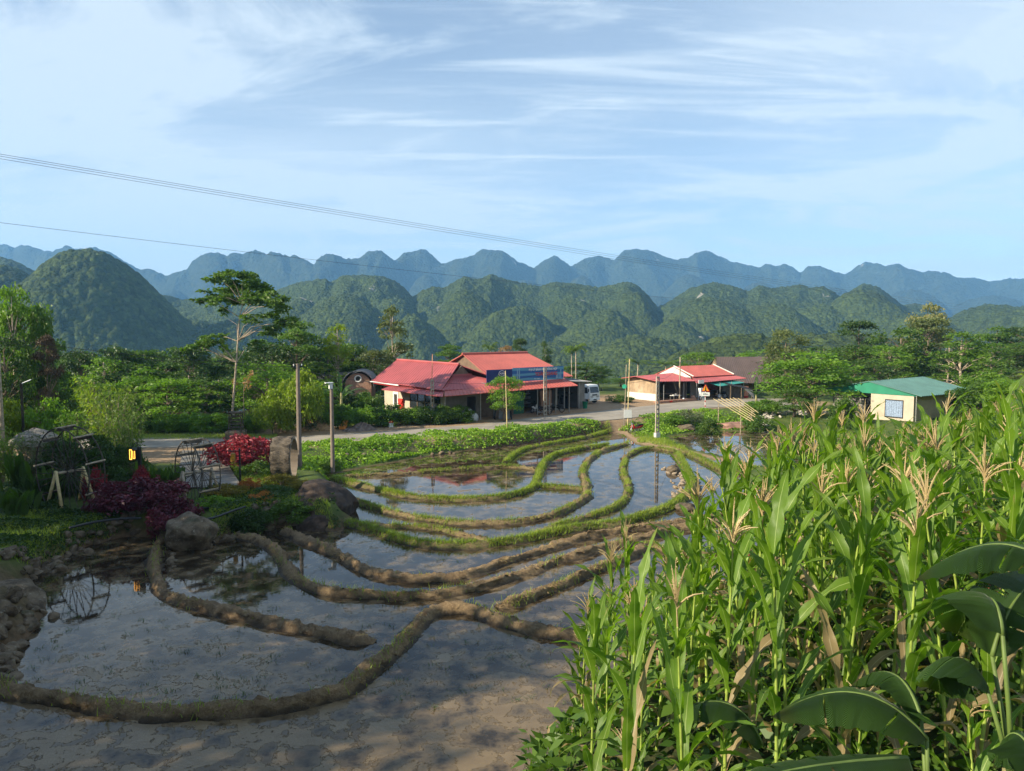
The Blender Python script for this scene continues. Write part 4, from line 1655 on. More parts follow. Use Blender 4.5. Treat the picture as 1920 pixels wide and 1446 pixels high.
def custom_tree(name, label, base_px, d, trunk_px, clumps_px, mat, bark, tr=0.22, per=26, size=0.3, cat='tree', lab2=None):
    p0 = D(base_px, 700, d)
    gz = TZ(p0.x, p0.y)
    O = Vector((p0.x, p0.y, gz - 0.1))
    tp = [Vector((0, 0, 0))] + [D(a, b, d) - O for a, b in trunk_px]
    rng = np.random.default_rng(int(base_px))
    cl = []
    for (a, b, rp, rz) in clumps_px:
        c = px_clump(a, b, d + rng.normal() * 1.3, rp, rz)
        cl.append((c[0] - O.x, c[1] - O.y, c[2] - O.z, c[3], c[4]))
    root = empty(name, O, 0, label, cat)
    limb_mesh(tp, tr, cl, 1.0, rng, lrad=0.4).build('trunk', bark, root, smooth=True)
    sub = []
    for (x, y, z, rx, rz) in cl:
        for k in range(7):
            a = rng.random() * 6.28
            q = 0.9 * rng.random()
            sub.append((x + math.cos(a) * rx * q, y + math.sin(a) * rx * q, z + rng.normal() * rz * 0.5, rx * (0.3 + 0.25 * rng.random()), rz * 0.5))
    obj('crown', crown_mesh('crown', sub, per, size, rng, shell=0.3), mat, root)
    return root


custom_tree('tall_bare_trunk_tree', 'tallest tree at the left, long bare pale trunk and spreading airy crown', 443, 66,
            [(436, 770), (440, 720), (443, 680), (446, 640), (449, 595), (455, 570)],
            [(430, 535, 30, 18), (465, 530, 34, 18), (490, 555, 34, 18), (515, 575, 24, 16), (450, 555, 24, 14), (395, 560, 16, 12), (408, 522, 22, 13), (428, 514, 18, 9), (395, 555, 20, 9), (440, 535, 26, 12), (470, 545, 28, 14), (500, 545, 26, 12), (515, 560, 22, 12),
             (530, 575, 16, 11), (415, 590, 13, 13), (480, 565, 24, 11), (505, 590, 20, 9), (545, 600, 18, 8), (375, 565, 14, 6), (455, 520, 20, 8),
             (400, 640, 24, 10), (370, 650, 18, 7), (350, 655, 14, 5), (415, 632, 12, 8), (480, 640, 16, 8), (425, 655, 12, 6), (385, 645, 26, 9), (505, 620, 26, 12), (530, 605, 22, 11), (400, 560, 20, 12), (475, 600, 18, 10), (430, 560, 20, 12)],
            L_mid, M_barkpale, 0.13, 240, 0.34)
rt = custom_tree('dead_branch', 'bunch of rust brown dead leaves hanging halfway up the tall bare trunk', 458, 64.5,
                 [(457, 760), (457, 730), (459, 715)], [(440, 718, 7, 8), (463, 722, 8, 12), (470, 705, 5, 8)], L_dry, M_bark, 0.05, 260, 0.22, cat='dead branch')


# palms
def make_palm(seed, h=7.0, w=4.4):
    rng = np.random.default_rng(seed)
    root = empty('areca_palm')
    MB().tube([(0, 0, 0), (0.05, 0, h * 0.4), (0, 0.05, h * 0.78)], [0.12, 0.09, 0.07], 8).build('trunk', M_barkpale, root, smooth=True)
    parts = []
    for k in range(13):
        az = k * 2.4 + rng.normal() * 0.2
        up = 1.25 - 0.9 * rng.random()
        L = w * 0.55 * (0.85 + 0.3 * rng.random())
        dh = Vector((math.cos(az), math.sin(az), 0))
        sd_ = Vector((-dh.y, dh.x, 0))
        p = Vector((0, 0, h * 0.77))
        n = 12
        for q in range(n):
            ang = up - 1.9 * (q / n) ** 1.3
            p2 = p + (dh * math.cos(ang) + Vector((0, 0, math.sin(ang)))) * (L / n)
            for s in (-1, 1):
                ll = 0.62 * math.sin(PI * (0.12 + 0.8 * q / n))
                path = [p, p + sd_ * s * ll * 0.5 + dh * ll * 0.25 - Vector((0, 0, ll * 0.12)), p + sd_ * s * ll * 0.8 + dh * ll * 0.5 - Vector((0, 0, ll * 0.5))]
                parts.append(ribbon(path, [0.10, 0.12, 0.01], dh, fold=0.0, k=2))
            p = p2
    obj('crown', blade_mesh('crown', parts, smooth=False), M_palm, root)
    return root, h, w


PROTO['palm'] = [make_palm(s) for s in (51, 52)]
plant('palm', 1080, 632, 46, 106, M_palm, 'tall areca palm standing above the grey shed, right one of the close pair', cat='palm', seed=0)
plant('palm', 1072, 640, 40, 108, M_palm, 'tall areca palm standing above the grey shed, left one of the close pair', cat='palm', seed=1)
plant('palm', 919, 632, 34, 108, M_palm, 'palm with yellowish fronds poking above the second red roof', cat='palm', seed=1)
plant('palm', 1196, 665, 60, 112, M_palm, 'dark low palm behind the left end of the small shop', cat='palm', seed=0)
plant('palm', 1248, 670, 60, 116, M_palm, 'palm with an upright frond behind the white gable', cat='palm', seed=1)
r_ = plant('palm', 1023, 650, 34, 84, M_palm, 'hidden palm', cat='palm', seed=0)
bpy.data.objects.remove([c for c in r_.children if c.name.startswith('crown')][0])
for c in list(r_.children):
    bpy.data.objects.remove(c)
bpy.data.objects.remove(r_)
plant('open', 1024, 640, 34, 96, L_dark, 'slim oval dark crown seen just above the utility pole by the banner', seed=2)
plant('umbrella', 85, 625, 60, 54, L_drydark, 'drooping bunch of dry brown palm fronds under the left edge tree', cat='palm', seed=2)

# bamboo and shrubs in the garden, hedge line on the road
plant('bamboo', 215, 690, 120, 46, L_bamboo, 'tall bright feathery bamboo between the wooden wheels and the road', cat='bamboo', seed=0)
plant('bamboo', 185, 672, 90, 50, L_bright, 'tall loose yellow green bamboo behind the bright feathery one', cat='bamboo', seed=1)
plant('bamboo', 245, 735, 70, 43, L_bamboo, 'small bamboo tuft left of the lit lantern', cat='bamboo', seed=1)
plant('bamboo', 60, 795, 110, 40, L_grey, 'greyish fine leaved bamboo low at the left edge', cat='bamboo', seed=0)
plant('bamboo', 130, 745, 80, 47, L_fresh, 'fresh green bamboo between the solar lamp and the tall bamboo', cat='bamboo', seed=0)
plant('bamboo', -5, 770, 90, 42, L_bamboo, 'bamboo tuft half out of the picture at the left', cat='bamboo', seed=1)
plant('bush', 85, 728, 90, 50, L_fresh, 'light leaved shrub right of the solar lamp', cat='shrub')
plant('bush', 15, 735, 80, 50, L_bright, 'yellow green shrub left of the solar lamp', cat='shrub')
plant('bush', 180, 800, 110, 41, L_dark, 'dark shrub directly behind the big wooden wheel', cat='shrub')
plant('bush', 150, 862, 90, 39.5, L_dark, 'dark low shrub between the legs of the big wooden wheel', cat='shrub')
plant('bush', 90, 880, 80, 38.8, L_mid, 'green shrub left of the big wooden wheel legs', cat='shrub')
plant('bush', 25, 900, 100, 38.0, L_dark, 'dark shrub behind the low plants at the left edge', cat='shrub')
plant('bush', 230, 850, 90, 40.5, L_dark, 'dark shrub between the big wheel and the lit lantern', cat='shrub', seed=1)
plant('bush', 480, 860, 80, 44, L_mid, 'green shrub between the red ball bush and the trunk ring', cat='shrub', seed=1)
plant('bush', 510, 910, 90, 38.8, L_mid, 'green shrub in the middle of the flower bed', cat='shrub', seed=2)
plant('bush', 110, 815, 100, 41, L_dark, 'dark shrub behind the left half of the big wooden wheel', cat='shrub')
plant('bush', 245, 830, 60, 41, L_dark, 'dark leafy shrub under the lit lantern', cat='shrub')
for i in range(13):
    px = 255 + i * 18.5
    plant('bush', px, 766 + 10 * rr.random(), 52, 63.5 + 1.5 * rr.random(), rr.choice([L_fresh, L_mid, L_fresh]),
          'clipped looking hedge shrub along the far roadside at the left', 'hedge shrubs on the far roadside at the left', cat='shrub')
for i in range(14):
    px = 615 + i * 19
    plant('bush', px, 752 + 10 * rr.random() + max(0, (px - 830)) * 0.12, 56, 66 + (px - 615) * 0.022, rr.choice([L_fresh, L_mid, L_mid]),
          'dense green shrub in the row in front of the cream house wall', 'shrubs in front of the cream house wall', cat='shrub')
plant('bush', 688, 728, 60, 74, L_mid, 'green shrub hiding the foot of the arched brick gable', cat='shrub', seed=0)
plant('bush', 655, 722, 60, 75, L_dark, 'dark shrub between the banana plant and the arched brick gable', cat='shrub', seed=1)
plant('bush', 560, 678, 92, 63, L_bright, 'tall yellow green shrub behind the nearest concrete pole', cat='shrub', seed=0)
plant('bush', 510, 715, 76, 62.5, L_bright, 'yellow green shrub left of the tall one behind the concrete pole', cat='shrub', seed=1)
plant('bush', 585, 740, 60, 65, L_olive, 'olive shrub behind the straw heap', cat='shrub', seed=2)
plant('bush', 1292, 765, 62, 74, L_grey, 'grey green shrub below the road, left of the warning sign', cat='shrub', seed=1)
plant('bush', 1265, 775, 60, 73, L_fresh, 'fresh green shrub left of the grey green one below the road', cat='shrub', seed=0)
plant('bush', 1330, 782, 50, 70, L_mid, 'green shrub under the leaning bamboo rack', cat='shrub', seed=2)
plant('bush', 1430, 745, 75, 78, L_fresh, 'broad leaved green shrub right of the leaning bamboo rack', cat='shrub', seed=0)
plant('bush', 1425, 775, 60, 72, L_mid, 'green shrub below the right end of the leaning bamboo rack', cat='shrub', seed=1)
plant('bush', 1160, 738, 56, 92, L_mid, 'low shrub between the truck yard and the small shop', cat='shrub', seed=1)
# garden beds
plant('bush', 458, 806, 142, 46.5, L_red, 'large round bright red bush beside the paved path', cat='red bush', seed=0, name='red_bush')
plant('bush', 262, 885, 160, 35.6, L_maroon, 'wide dark purple red bush in front of the lit lantern', cat='red bush', seed=1, name='red_bush')
plant('bush', 205, 900, 90, 35.2, L_maroon, 'purple red bush right of the big wooden wheel legs', cat='red bush', seed=2, name='red_bush')
plant('bush', 325, 925, 110, 34.0, L_maroon, 'low dark purple bush behind the big boulder', cat='red bush', seed=0, name='red_bush')
plant('bush', 175, 868, 44, 37.5, L_red, 'small red bush seen through the big wooden wheel', cat='red bush', seed=1, name='red_bush')
plant('bush', 263, 870, 40, 36.6, L_red, 'pinkish shoots rising above the wide purple bush', cat='red bush', seed=2, name='red_bush')
plant('bush', 425, 905, 80, 38.5, L_croton, 'yellow green croton at the end of the paved path', cat='croton', seed=0)
plant('bush', 470, 892, 50, 40, L_orange, 'small croton with orange red top leaves beside the hanging lantern', cat='croton', seed=1)
plant('bush', 525, 888, 80, 40.5, L_croton, 'yellow green croton in front of the hollow trunk ring', cat='croton', seed=2)
plant('bush', 570, 898, 55, 39.5, L_croton, 'croton with drooping yellow leaves on top of the dark rock', cat='croton', seed=0)
plant('bush', 490, 918, 50, 37.6, L_orange, 'reddish croton in the middle of the flower bed', cat='croton', seed=1)
plant('bush', 400, 925, 70, 36.2, L_fresh, 'grassy green bush right of the smaller wheel', cat='shrub', seed=1)
plant('bush', 540, 935, 100, 36.5, L_mid, 'deep green trailing plant at the foot of the dark rock', cat='shrub', seed=2)
plant('bush', 470, 945, 80, 35.2, L_dark, 'dark shrub above the stones by the water', cat='shrub', seed=0)
plant('bush', 620, 855, 46, 50, L_mid, 'weedy bush at the base of the lamp pole', cat='shrub', seed=0)


# canna / broad leaf plants
def make_broad(seed, n=26, h=1.3, spread=0.5):
    rng = np.random.default_rng(seed)
    root = empty('broad_leaf_plant')
    parts = []
    for k in range(n):
        az = rng.random() * 6.28
        x0, y0 = rng.normal(size=2) * spread * 0.45
        dh = Vector((math.cos(az), math.sin(az), 0))
        L = h * (0.6 + 0.4 * rng.random())
        p = Vector((x0, y0, 0.05 + 0.35 * h * rng.random()))
        path = [p.copy()]
        up = 1.45 - 0.25 * rng.random()
        for q in range(8):
            ang = up - (0.9 * rng.random() + 0.3) * (q / 8) ** 2
            p = p + (dh * math.cos(ang) + Vector((0, 0, math.sin(ang)))) * (L * 0.7 / 8)
            path.append(p.copy())
        wd = [0.22 * math.sin(PI * min(1, s * 0.93 + 0.05)) ** 0.8 for s in np.linspace(0, 1, 9)]
        parts.append(ribbon(path, wd, (-dh.y, dh.x, 0.2), fold=0.3, rng=rng))
    obj('foliage', blade_mesh('foliage', parts), M_canna, root)
    return root, h, 1.3


PROTO['broad'] = [make_broad(s) for s in (81, 82)]
for (px, top, w, d, lab) in ((30, 832, 60, 38, 'tall broad leaf plant at the left edge beside the big wheel'),
                             (65, 870, 50, 37.5, 'broad leaf plant seen through the left rim of the big wheel'),
                             (100, 868, 46, 38, 'broad leaf plant seen between the spokes of the big wheel'),
                             (30, 905, 80, 34.2, 'bushy broad leaf plant low at the left edge above the stones'),
                             (285, 855, 46, 39.5, 'broad leaf plant right of the lit lantern post'),
                             (310, 862, 50, 39, 'broad leaf plant just left of the smaller wheel'),
                             (335, 862, 40, 40, 'broad leaf plant behind the left rim of the smaller wheel'),
                             (262, 862, 40, 40, 'broad leaf plant behind the lit lantern post')):
    plant('broad', px, top, w, d, M_canna, lab, cat='plant')

banana_plant('banana_plant', *[*D(640, 760, 67)][:2], [(2.2, 2.2, 0.6, 1.45, 0.5, 0.2, 0.2), (0.2, 2.4, 0.6, 0.8, 1.6, 0, 0), (3.3, 2.4, 0.6, 0.8, 1.7, 0, 0),
             (-0.9, 2.3, 0.6, 0.7, 1.5, 0, 0.3), (1.2, 2.2, 0.6, 1.0, 1.5, 0, 0), (4.4, 2.3, 0.6, 0.9, 1.6, 0, 0), (2.9, 2.0, 0.5, 1.2, 1.0, 0, 0)],
             'banana plant with one upright leaf behind the lamp pole', stem_h=3.2, stem_r=0.16)
banana_plant('banana_plant', *[*D(1418, 730, 84)][:2], [(1.2, 1.9, 0.55, 1.45, 0.4, 0.2, 0.2), (0.2, 1.6, 0.5, 0.9, 1.5, 0, 0), (3.3, 1.6, 0.5, 0.9, 1.6, 0, 0),
             (-1.2, 1.5, 0.5, 0.9, 1.5, 0, 0.3), (4.4, 1.5, 0.5, 0.9, 1.6, 0, 0)],
             'small banana plant with a glowing upright leaf by the brown roof', stem_h=1.8, stem_r=0.14)
# ------------------------------------------------------------------ materials of the built things
def corrug(name, col, dirt, scale=22.0, rough=0.5):
    t = NT(name)
    c = t.coord('Object')
    n = t.noise(0.7, 5, 0.6, vec=c)
    base = t.mix(t.ramp(n, 0.3, 0.7), tuple(x * 0.88 for x in col), tuple(min(1, x * 1.1) for x in col))
    base = t.mix(t.math('MULTIPLY', t.ramp(t.noise(2.5, 6, 0.7, 0.3, vec=c), 0.58, 0.8), 0.5), base, dirt)
    t.princ(base, rough, t.bump(t.noise(5, 3, 0.5, vec=c), 0.1, 0.01), spec=0.35)
    return t.m


M_redroof = corrug('red_sheet_metal', (0.40, 0.095, 0.095), (0.30, 0.12, 0.10))
M_redroof2 = corrug('orange_red_sheet_metal', (0.46, 0.11, 0.085), (0.34, 0.15, 0.11))
M_greenroof = corrug('green_sheet_metal', (0.085, 0.185, 0.165), (0.18, 0.22, 0.17))
M_greengable = corrug('deep_green_sheet_metal', (0.02, 0.20, 0.12), (0.05, 0.15, 0.10))
M_brownroof = corrug('brown_fibre_roof', (0.115, 0.085, 0.078), (0.17, 0.13, 0.11), rough=0.85)
M_greyroof = corrug('grey_roof', (0.22, 0.22, 0.23), (0.16, 0.15, 0.14), rough=0.8)
M_cream = simple('cream_plaster', (0.47, 0.41, 0.32), 0.9, 0.08, 1.2, dirt=(0.36, 0.29, 0.20))
M_block = simple('grey_block_wall', (0.22, 0.20, 0.18), 0.9, 0.15, 1.5, dirt=(0.14, 0.12, 0.10))
M_brownwall = simple('brown_board_wall', (0.16, 0.11, 0.075), 0.85, 0.2, 2)
M_whitewall = simple('white_plaster', (0.62, 0.60, 0.55), 0.9, 0.08, 1.5, dirt=(0.45, 0.38, 0.30))
M_darkin = simple('inner_shade_paint', (0.035, 0.032, 0.03), 0.9, 0.3, 2)  # near-black colour standing in for the shade inside hollows
M_wood = simple('weathered_wood', (0.24, 0.17, 0.11), 0.85, 0.3, 4, bump=0.3)
M_steel = simple('galvanised_steel', (0.38, 0.38, 0.37), 0.45, 0.15, 4, metal=0.6)
M_darksteel = simple('dark_steel', (0.03, 0.03, 0.035), 0.5, 0.2, 4, metal=0.3)
M_white = simple('white_paint', (0.75, 0.75, 0.73), 0.45, 0.06, 3, dirt=(0.5, 0.46, 0.40))
M_glass = simple('dark_glass', (0.02, 0.025, 0.03), 0.08, 0.1, 2, spec=0.6)
M_rubber = simple('rubber', (0.022, 0.022, 0.022), 0.8, 0.2, 6)
M_concrete = simple('pole_concrete_shaded', (0.21, 0.17, 0.14), 0.9, 0.15, 3, bump=0.3, dirt=(0.22, 0.18, 0.14))  # tone lowered so the colour carries the shade on the two near poles
M_conwarm = simple('pole_concrete_pale', (0.36, 0.31, 0.25), 0.9, 0.15, 3, bump=0.3, dirt=(0.3, 0.24, 0.18))
M_bamboo = simple('split_bamboo', (0.50, 0.40, 0.20), 0.6, 0.2, 5)
M_bamboogrey = simple('old_bamboo', (0.33, 0.27, 0.19), 0.75, 0.35, 7, bump=0.2)
M_wheelwood = simple('wheel_bamboo', (0.055, 0.045, 0.036), 0.75, 0.5, 9)
M_greenshut = simple('green_shutter', (0.03, 0.14, 0.085), 0.6, 0.12, 3)
M_redcloth = simple('red_cloth', (0.55, 0.03, 0.02), 0.8, 0.2, 3)
M_redpaint = simple('red_paint', (0.50, 0.03, 0.03), 0.45, 0.12, 3)
M_navy = simple('banner_navy', (0.012, 0.03, 0.13), 0.5, 0.1, 1)
M_teal = simple('teal_tarp', (0.05, 0.30, 0.26), 0.6, 0.12, 2)
M_greytarp = simple('grey_tarp', (0.16, 0.165, 0.18), 0.7, 0.25, 2.5, bump=0.3)
M_whitetarp = simple('pale_tarp', (0.60, 0.62, 0.66), 0.7, 0.12, 2.5, bump=0.4)
M_blacktarp = simple('black_tarp', (0.02, 0.02, 0.022), 0.85, 0.3, 2)
M_greenbin = simple('green_plastic', (0.01, 0.17, 0.08), 0.4, 0.1, 2)
M_yellow = simple('yellow_paint', (0.72, 0.33, 0.02), 0.5, 0.15, 3)
M_orange = simple('orange_paint', (0.60, 0.20, 0.02), 0.5, 0.1, 3)
M_straw = simple('straw', (0.36, 0.23, 0.12), 0.95, 0.35, 5, bump=0.9)
M_rubble = simple('rubble', (0.16, 0.12, 0.10), 0.95, 0.4, 4, bump=0.9)
M_brick = simple('old_brick', (0.34, 0.19, 0.13), 0.9, 0.2, 6, dirt=(0.30, 0.26, 0.20))
M_tile = simple('grey_tiles', (0.17, 0.17, 0.175), 0.85, 0.35, 7)
M_chrome = simple('chrome', (0.5, 0.5, 0.5), 0.45, 0.1, 3, metal=0.9)
M_black = simple('black_plastic', (0.015, 0.015, 0.016), 0.45, 0.2, 4)
M_hose = simple('black_hose', (0.03, 0.033, 0.036), 0.4, 0.2, 4)
M_stonegrey = None
t = NT('limestone_rock')
c = t.coord()
P_ = t.pos()
sc_ = t.mix(t.ramp(t.noise(2.2, 8, 0.65, vec=P_), 0.35, 0.65), (0.075, 0.056, 0.038), (0.20, 0.155, 0.105))
sc_ = t.mix(t.ramp(t.noise(7, 6, 0.7, 0.5, vec=P_), 0.56, 0.72), sc_, (0.33, 0.30, 0.23))
sc_ = t.mix(t.math('MULTIPLY', t.ramp(t.noise(1.2, 4, 0.6, vec=P_), 0.55, 0.7), 0.5), sc_, (0.05, 0.065, 0.025))
t.princ(sc_, 0.9, t.bump(t.noise(6, 8, 0.75, vec=P_), 0.9, 0.06), spec=0.2)
M_rock = t.m
t = NT('dark_rock')
P_ = t.pos()
sc_ = t.mix(t.ramp(t.noise(1.8, 8, 0.65, vec=P_), 0.35, 0.65), (0.030, 0.022, 0.018), (0.085, 0.060, 0.046))
t.princ(sc_, 0.85, t.bump(t.noise(5, 8, 0.75, vec=P_), 0.9, 0.08), spec=0.25)
M_darkrock = t.m
t = NT('pale_rubble_stone')
P_ = t.pos()
sc_ = t.mix(t.noise(4, 5, 0.6, vec=P_), (0.30, 0.26, 0.21), (0.62, 0.57, 0.50))
t.princ(sc_, 0.9, t.bump(t.noise(9, 5, 0.7, vec=P_), 0.6, 0.03), spec=0.2)
M_palestone = t.m

t = NT('tan_rubble_stone')
P_ = t.pos()
sc_ = t.mix(t.noise(4, 5, 0.6, vec=P_), (0.15, 0.115, 0.08), (0.36, 0.29, 0.21))
t.princ(sc_, 0.9, t.bump(t.noise(9, 5, 0.7, vec=P_), 0.6, 0.03), spec=0.2)
M_tanstone = t.m
Z0 = 1.0
def frame(px, py, z, theta, name, label, cat, group=None):
    x, y = G(px, py, z)
    return empty(name, (x, y, z - 0.02), theta, label, cat, group)


def sheet(mb, a, b, c, d, th=0.05, pitch=0.45, amp=0.035):
    """ribbed metal sheet over the quad a-b (eave) to d-c (ridge): ribs run from eave to ridge"""
    a, b, c, d = map(Vector, (a, b, c, d))
    n = (b - a).cross(d - a).normalized()
    if n.z < 0:
        n = -n
    w = max((b - a).length, (c - d).length)
    k = max(2, int(w / pitch))
    V = []
    us, hs = [], []
    for i in range(k):
        u0 = i / k
        for du, h in ((0.0, amp), (0.16, amp), (0.22, 0.0), (0.94, 0.0)):
            us.append(u0 + du / k)
            hs.append(h)
    us.append(1.0)
    hs.append(amp)
    for u, h in zip(us, hs):
        p, q = a.lerp(b, u), d.lerp(c, u)
        V += [p + n * h, q + n * h, p - n * th, q - n * th]
    F = []
    m = len(us)
    for i in range(m - 1):
        o = i * 4
        F += [(o, o + 4, o + 5, o + 1), (o + 2, o + 3, o + 7, o + 6), (o, o + 2, o + 6, o + 4), (o + 1, o + 5, o + 7, o + 3)]
    F += [(0, 1, 3, 2), ((m - 1) * 4, (m - 1) * 4 + 2, (m - 1) * 4 + 3, (m - 1) * 4 + 1)]
    mb.add(V, F)


def cyl_x(mb, c, r, w, n=16):
    """cylinder with its axis along x"""
    c = Vector(c)
    mb.tube([c - Vector((w / 2, 0, 0)), c + Vector((w / 2, 0, 0))], r, n)


# ------------------------------------------------------------------ the red roofed roadside house and shop
HX, HY = G(832, 789, Z0)
hA = empty('red_roofed_house', (HX, HY, Z0 - 0.03), TH, 'long roadside house and shop under several red metal roofs, cream wall to the left', 'house')
w = MB()
w.box((0, 0, 0), (0.15, 11.4, 0.85)).box((0, 0, 0.85), (0.15, 0.5, 3.0)).box((0, 6.2, 0.85), (0.15, 11.4, 3.0)).box((0, 0.5, 2.4), (0.15, 6.2, 3.0))
w.box((0.15, 11.25, 0), (8, 11.4, 3.0)).box((7.85, 0.2, 0), (8, 11.25, 3.0))
w.build('side_wall', M_cream, hA)
w = MB().box((0.15, 0.05, 0), (2.9, 0.2, 3.0)).box((4.0, 0.05, 0), (4.6, 0.2, 3.0)).box((2.9, 0.05, 2.2), (4.0, 0.2, 3.0))
w.build('front_wall', M_block, hA)
f = MB()
for y0 in (0.55, 1.95, 3.35, 4.75):
    f.box((0.02, y0, 0.90), (0.10, y0 + 1.35, 2.38))
win = f.build('window', M_glass, hA)
f = MB()
for y0 in (0.5, 1.9, 3.3, 4.7, 6.12):
    f.box((-0.04, y0, 0.85), (0.0, y0 + 0.07, 2.4))
f.box((-0.05, 0.5, 0.80), (-0.001, 6.2, 0.88)).box((-0.04, 0.57, 1.6), (-0.002, 6.1, 1.65))
f.build('window_frame', M_wood, win)
dr = MB().box((-0.06, 8.4, 0.0), (-0.002, 9.5, 2.35)).build('door', M_white, hA)
MB().box((-0.09, 8.65, 0.9), (-0.062, 9.25, 2.1)).build('door_shade_panel', M_darkin, dr)  # dark panel on the closed door, painted shade of a doorway
MB().box((-0.25, 7.3, 0.6), (-0.1, 8.1, 1.7)).slab([(-0.26, 7.2, 1.7), (-0.26, 8.2, 1.7), (-0.35, 8.0, 1.2), (-0.35, 7.4, 1.2)], 0.02, (-1, 0, 0)).build('red_cloth', M_redcloth, hA)
# shop front to the right
w = MB().box((4.6, 0.0, 0), (9.0, 0.15, 3.3)).build('boarded_wall', M_brownwall, hA)
s = MB()
for k in range(11):
    s.box((9.0, -0.06 - 0.03 * (k % 2), 0.05 + k * 0.24), (10.4, 0.05, 0.05 + k * 0.24 + 0.225))
s.build('green_shutter', M_greenshut, hA)
w = MB().box((10.4, 5.0, 0), (15.9, 5.15, 3.2)).box((10.3, 0.3, 2.6), (15.6, 0.4, 3.3)).box((15.5, 0.3, 0), (15.7, 5, 3.2))
w.box((0.3, 11.5, 0), (17.4, 11.1, 3.0)).box((8.2, 5.16, 0), (8.3, 10.9, 3.4)).box((17.3, 5.2, 0), (17.4, 10.9, 3.3))
w.build('inner_wall', M_block, hA)
w = MB().box((10.4, 0.2, 0.02), (15.4, 4.98, 0.06)).build('shop_floor', M_block, hA)
MB().box((13.2, 0.4, 0), (14.9, 0.55, 2.3)).box((13.2, 0.25, 0.5), (14.6, 0.38, 1.7)).build('folding_door', M_brick, hA)
for xx in (10.45, 12.2, 13.1, 15.1, -0.5, 2.9, 4.6):
    MB().tube([(xx, -2.2 if xx > 0 else -1.0, 0), (xx, -2.2 if xx > 0 else -1.0, 2.95)], 0.045, 8).build('porch_post', M_steel, hA)
sh = MB()
for k in range(4):
    sh.box((11.0, 3.9, 0.5 + k * 0.55), (15.3, 4.6, 0.54 + k * 0.55))
sh.build('shelf', M_wood, hA)
gd = MB()
rg = random.Random(4)
for k in range(4):
    for q in range(16):
        x0 = 11.05 + q * 0.25
        gd.box((x0, 4.0, 0.55 + k * 0.55), (x0 + 0.12 + 0.08 * rg.random(), 4.3, 0.62 + k * 0.55 + 0.3 * rg.random()))
gd.build('shop_goods', M_whitetarp, hA)
# roofs
r = MB()
zr, ze = 5.35, 3.35
sheet(r, (-0.9, 12.6, ze + 0.05), (-0.9, -0.9, ze - 0.2), (3.9, 2.9, zr), (3.9, 15.2, zr + 0.15))
sheet(r, (8.8, -0.9, ze - 0.2), (8.8, 12.6, ze), (4.0, 15.2, zr + 0.15), (4.0, 2.9, zr))
r.build('left_roof', M_redroof, hA)
r = MB()
sheet(r, (-0.85, -0.95, ze - 0.22), (8.75, -0.95, ze - 0.22), (5.3, 2.3, zr - 1.15), (2.7, 2.3, zr - 1.15))
r.box((2.75, 2.35, zr - 1.25), (5.25, 2.45, zr - 0.95))
r.build('hip_roof', M_redroof, hA)
MB().tube([(3.95, 2.8, zr + 0.06), (3.95, 15.2, zr + 0.21)], 0.13, 8).build('ridge_cap', M_redroof, hA)
MB().add([(2.75, 2.46, zr - 1.2), (5.25, 2.46, zr - 1.2), (4.0, 2.46, zr - 0.1), (2.75, 2.6, zr - 1.2), (5.25, 2.6, zr - 1.2), (4.0, 2.6, zr - 0.1)],
         [(0, 1, 2), (5, 4, 3), (0, 3, 4, 1), (1, 4, 5, 2), (2, 5, 3, 0)]).build('gable', M_brownwall, hA)
r = MB()
sheet(r, (6.3, 0.1, 3.75), (17.9, 0.1, 3.75), (16.6, 6.6, 6.3), (7.2, 6.6, 6.3))
sheet(r, (17.9, 12.5, 3.75), (6.3, 12.5, 3.75), (7.2, 6.6, 6.32), (16.6, 6.6, 6.32))
r.build('shop_roof', M_redroof2, hA)
MB().tube([(7.1, 6.6, 6.36), (16.7, 6.6, 6.36)], 0.13, 8).build('ridge_cap', M_redroof2, hA)
MB().add([(7.3, 1.0, 3.8), (7.3, 12.0, 3.8), (7.5, 6.6, 6.2), (7.45, 1.0, 3.8), (7.45, 12.0, 3.8), (7.65, 6.6, 6.2)],
         [(0, 1, 2), (5, 4, 3), (0, 3, 4, 1), (1, 4, 5, 2), (2, 5, 3, 0)]).build('gable', M_brownwall, hA)
r = MB()
sheet(r, (-1.9, -2.9, 2.75), (15.7, -2.9, 2.95), (16.0, -0.0, 3.75), (0.2, 0.1, 3.2))
r.build('porch_roof', M_redroof2, hA)
r = MB()
sheet(r, (-2.2, 8.2, 2.75), (-2.0, -2.8, 2.70), (-0.3, -0.5, 3.08), (-0.3, 8.6, 3.2))
r.build('side_porch_roof', M_redroof, hA)
MB().slab([(-0.9, 12.2, 3.15), (-0.92, 8.0, 3.05), (-0.4, 8.0, 3.25), (-0.4, 12.2, 3.3)], 0.05).build('red_fascia', M_redpaint, hA)
MB().tube([(-1.0, 12.7, 3.30), (-1.0, 6.8, 3.2)], 0.07, 6).build('gutter', M_white, hA)

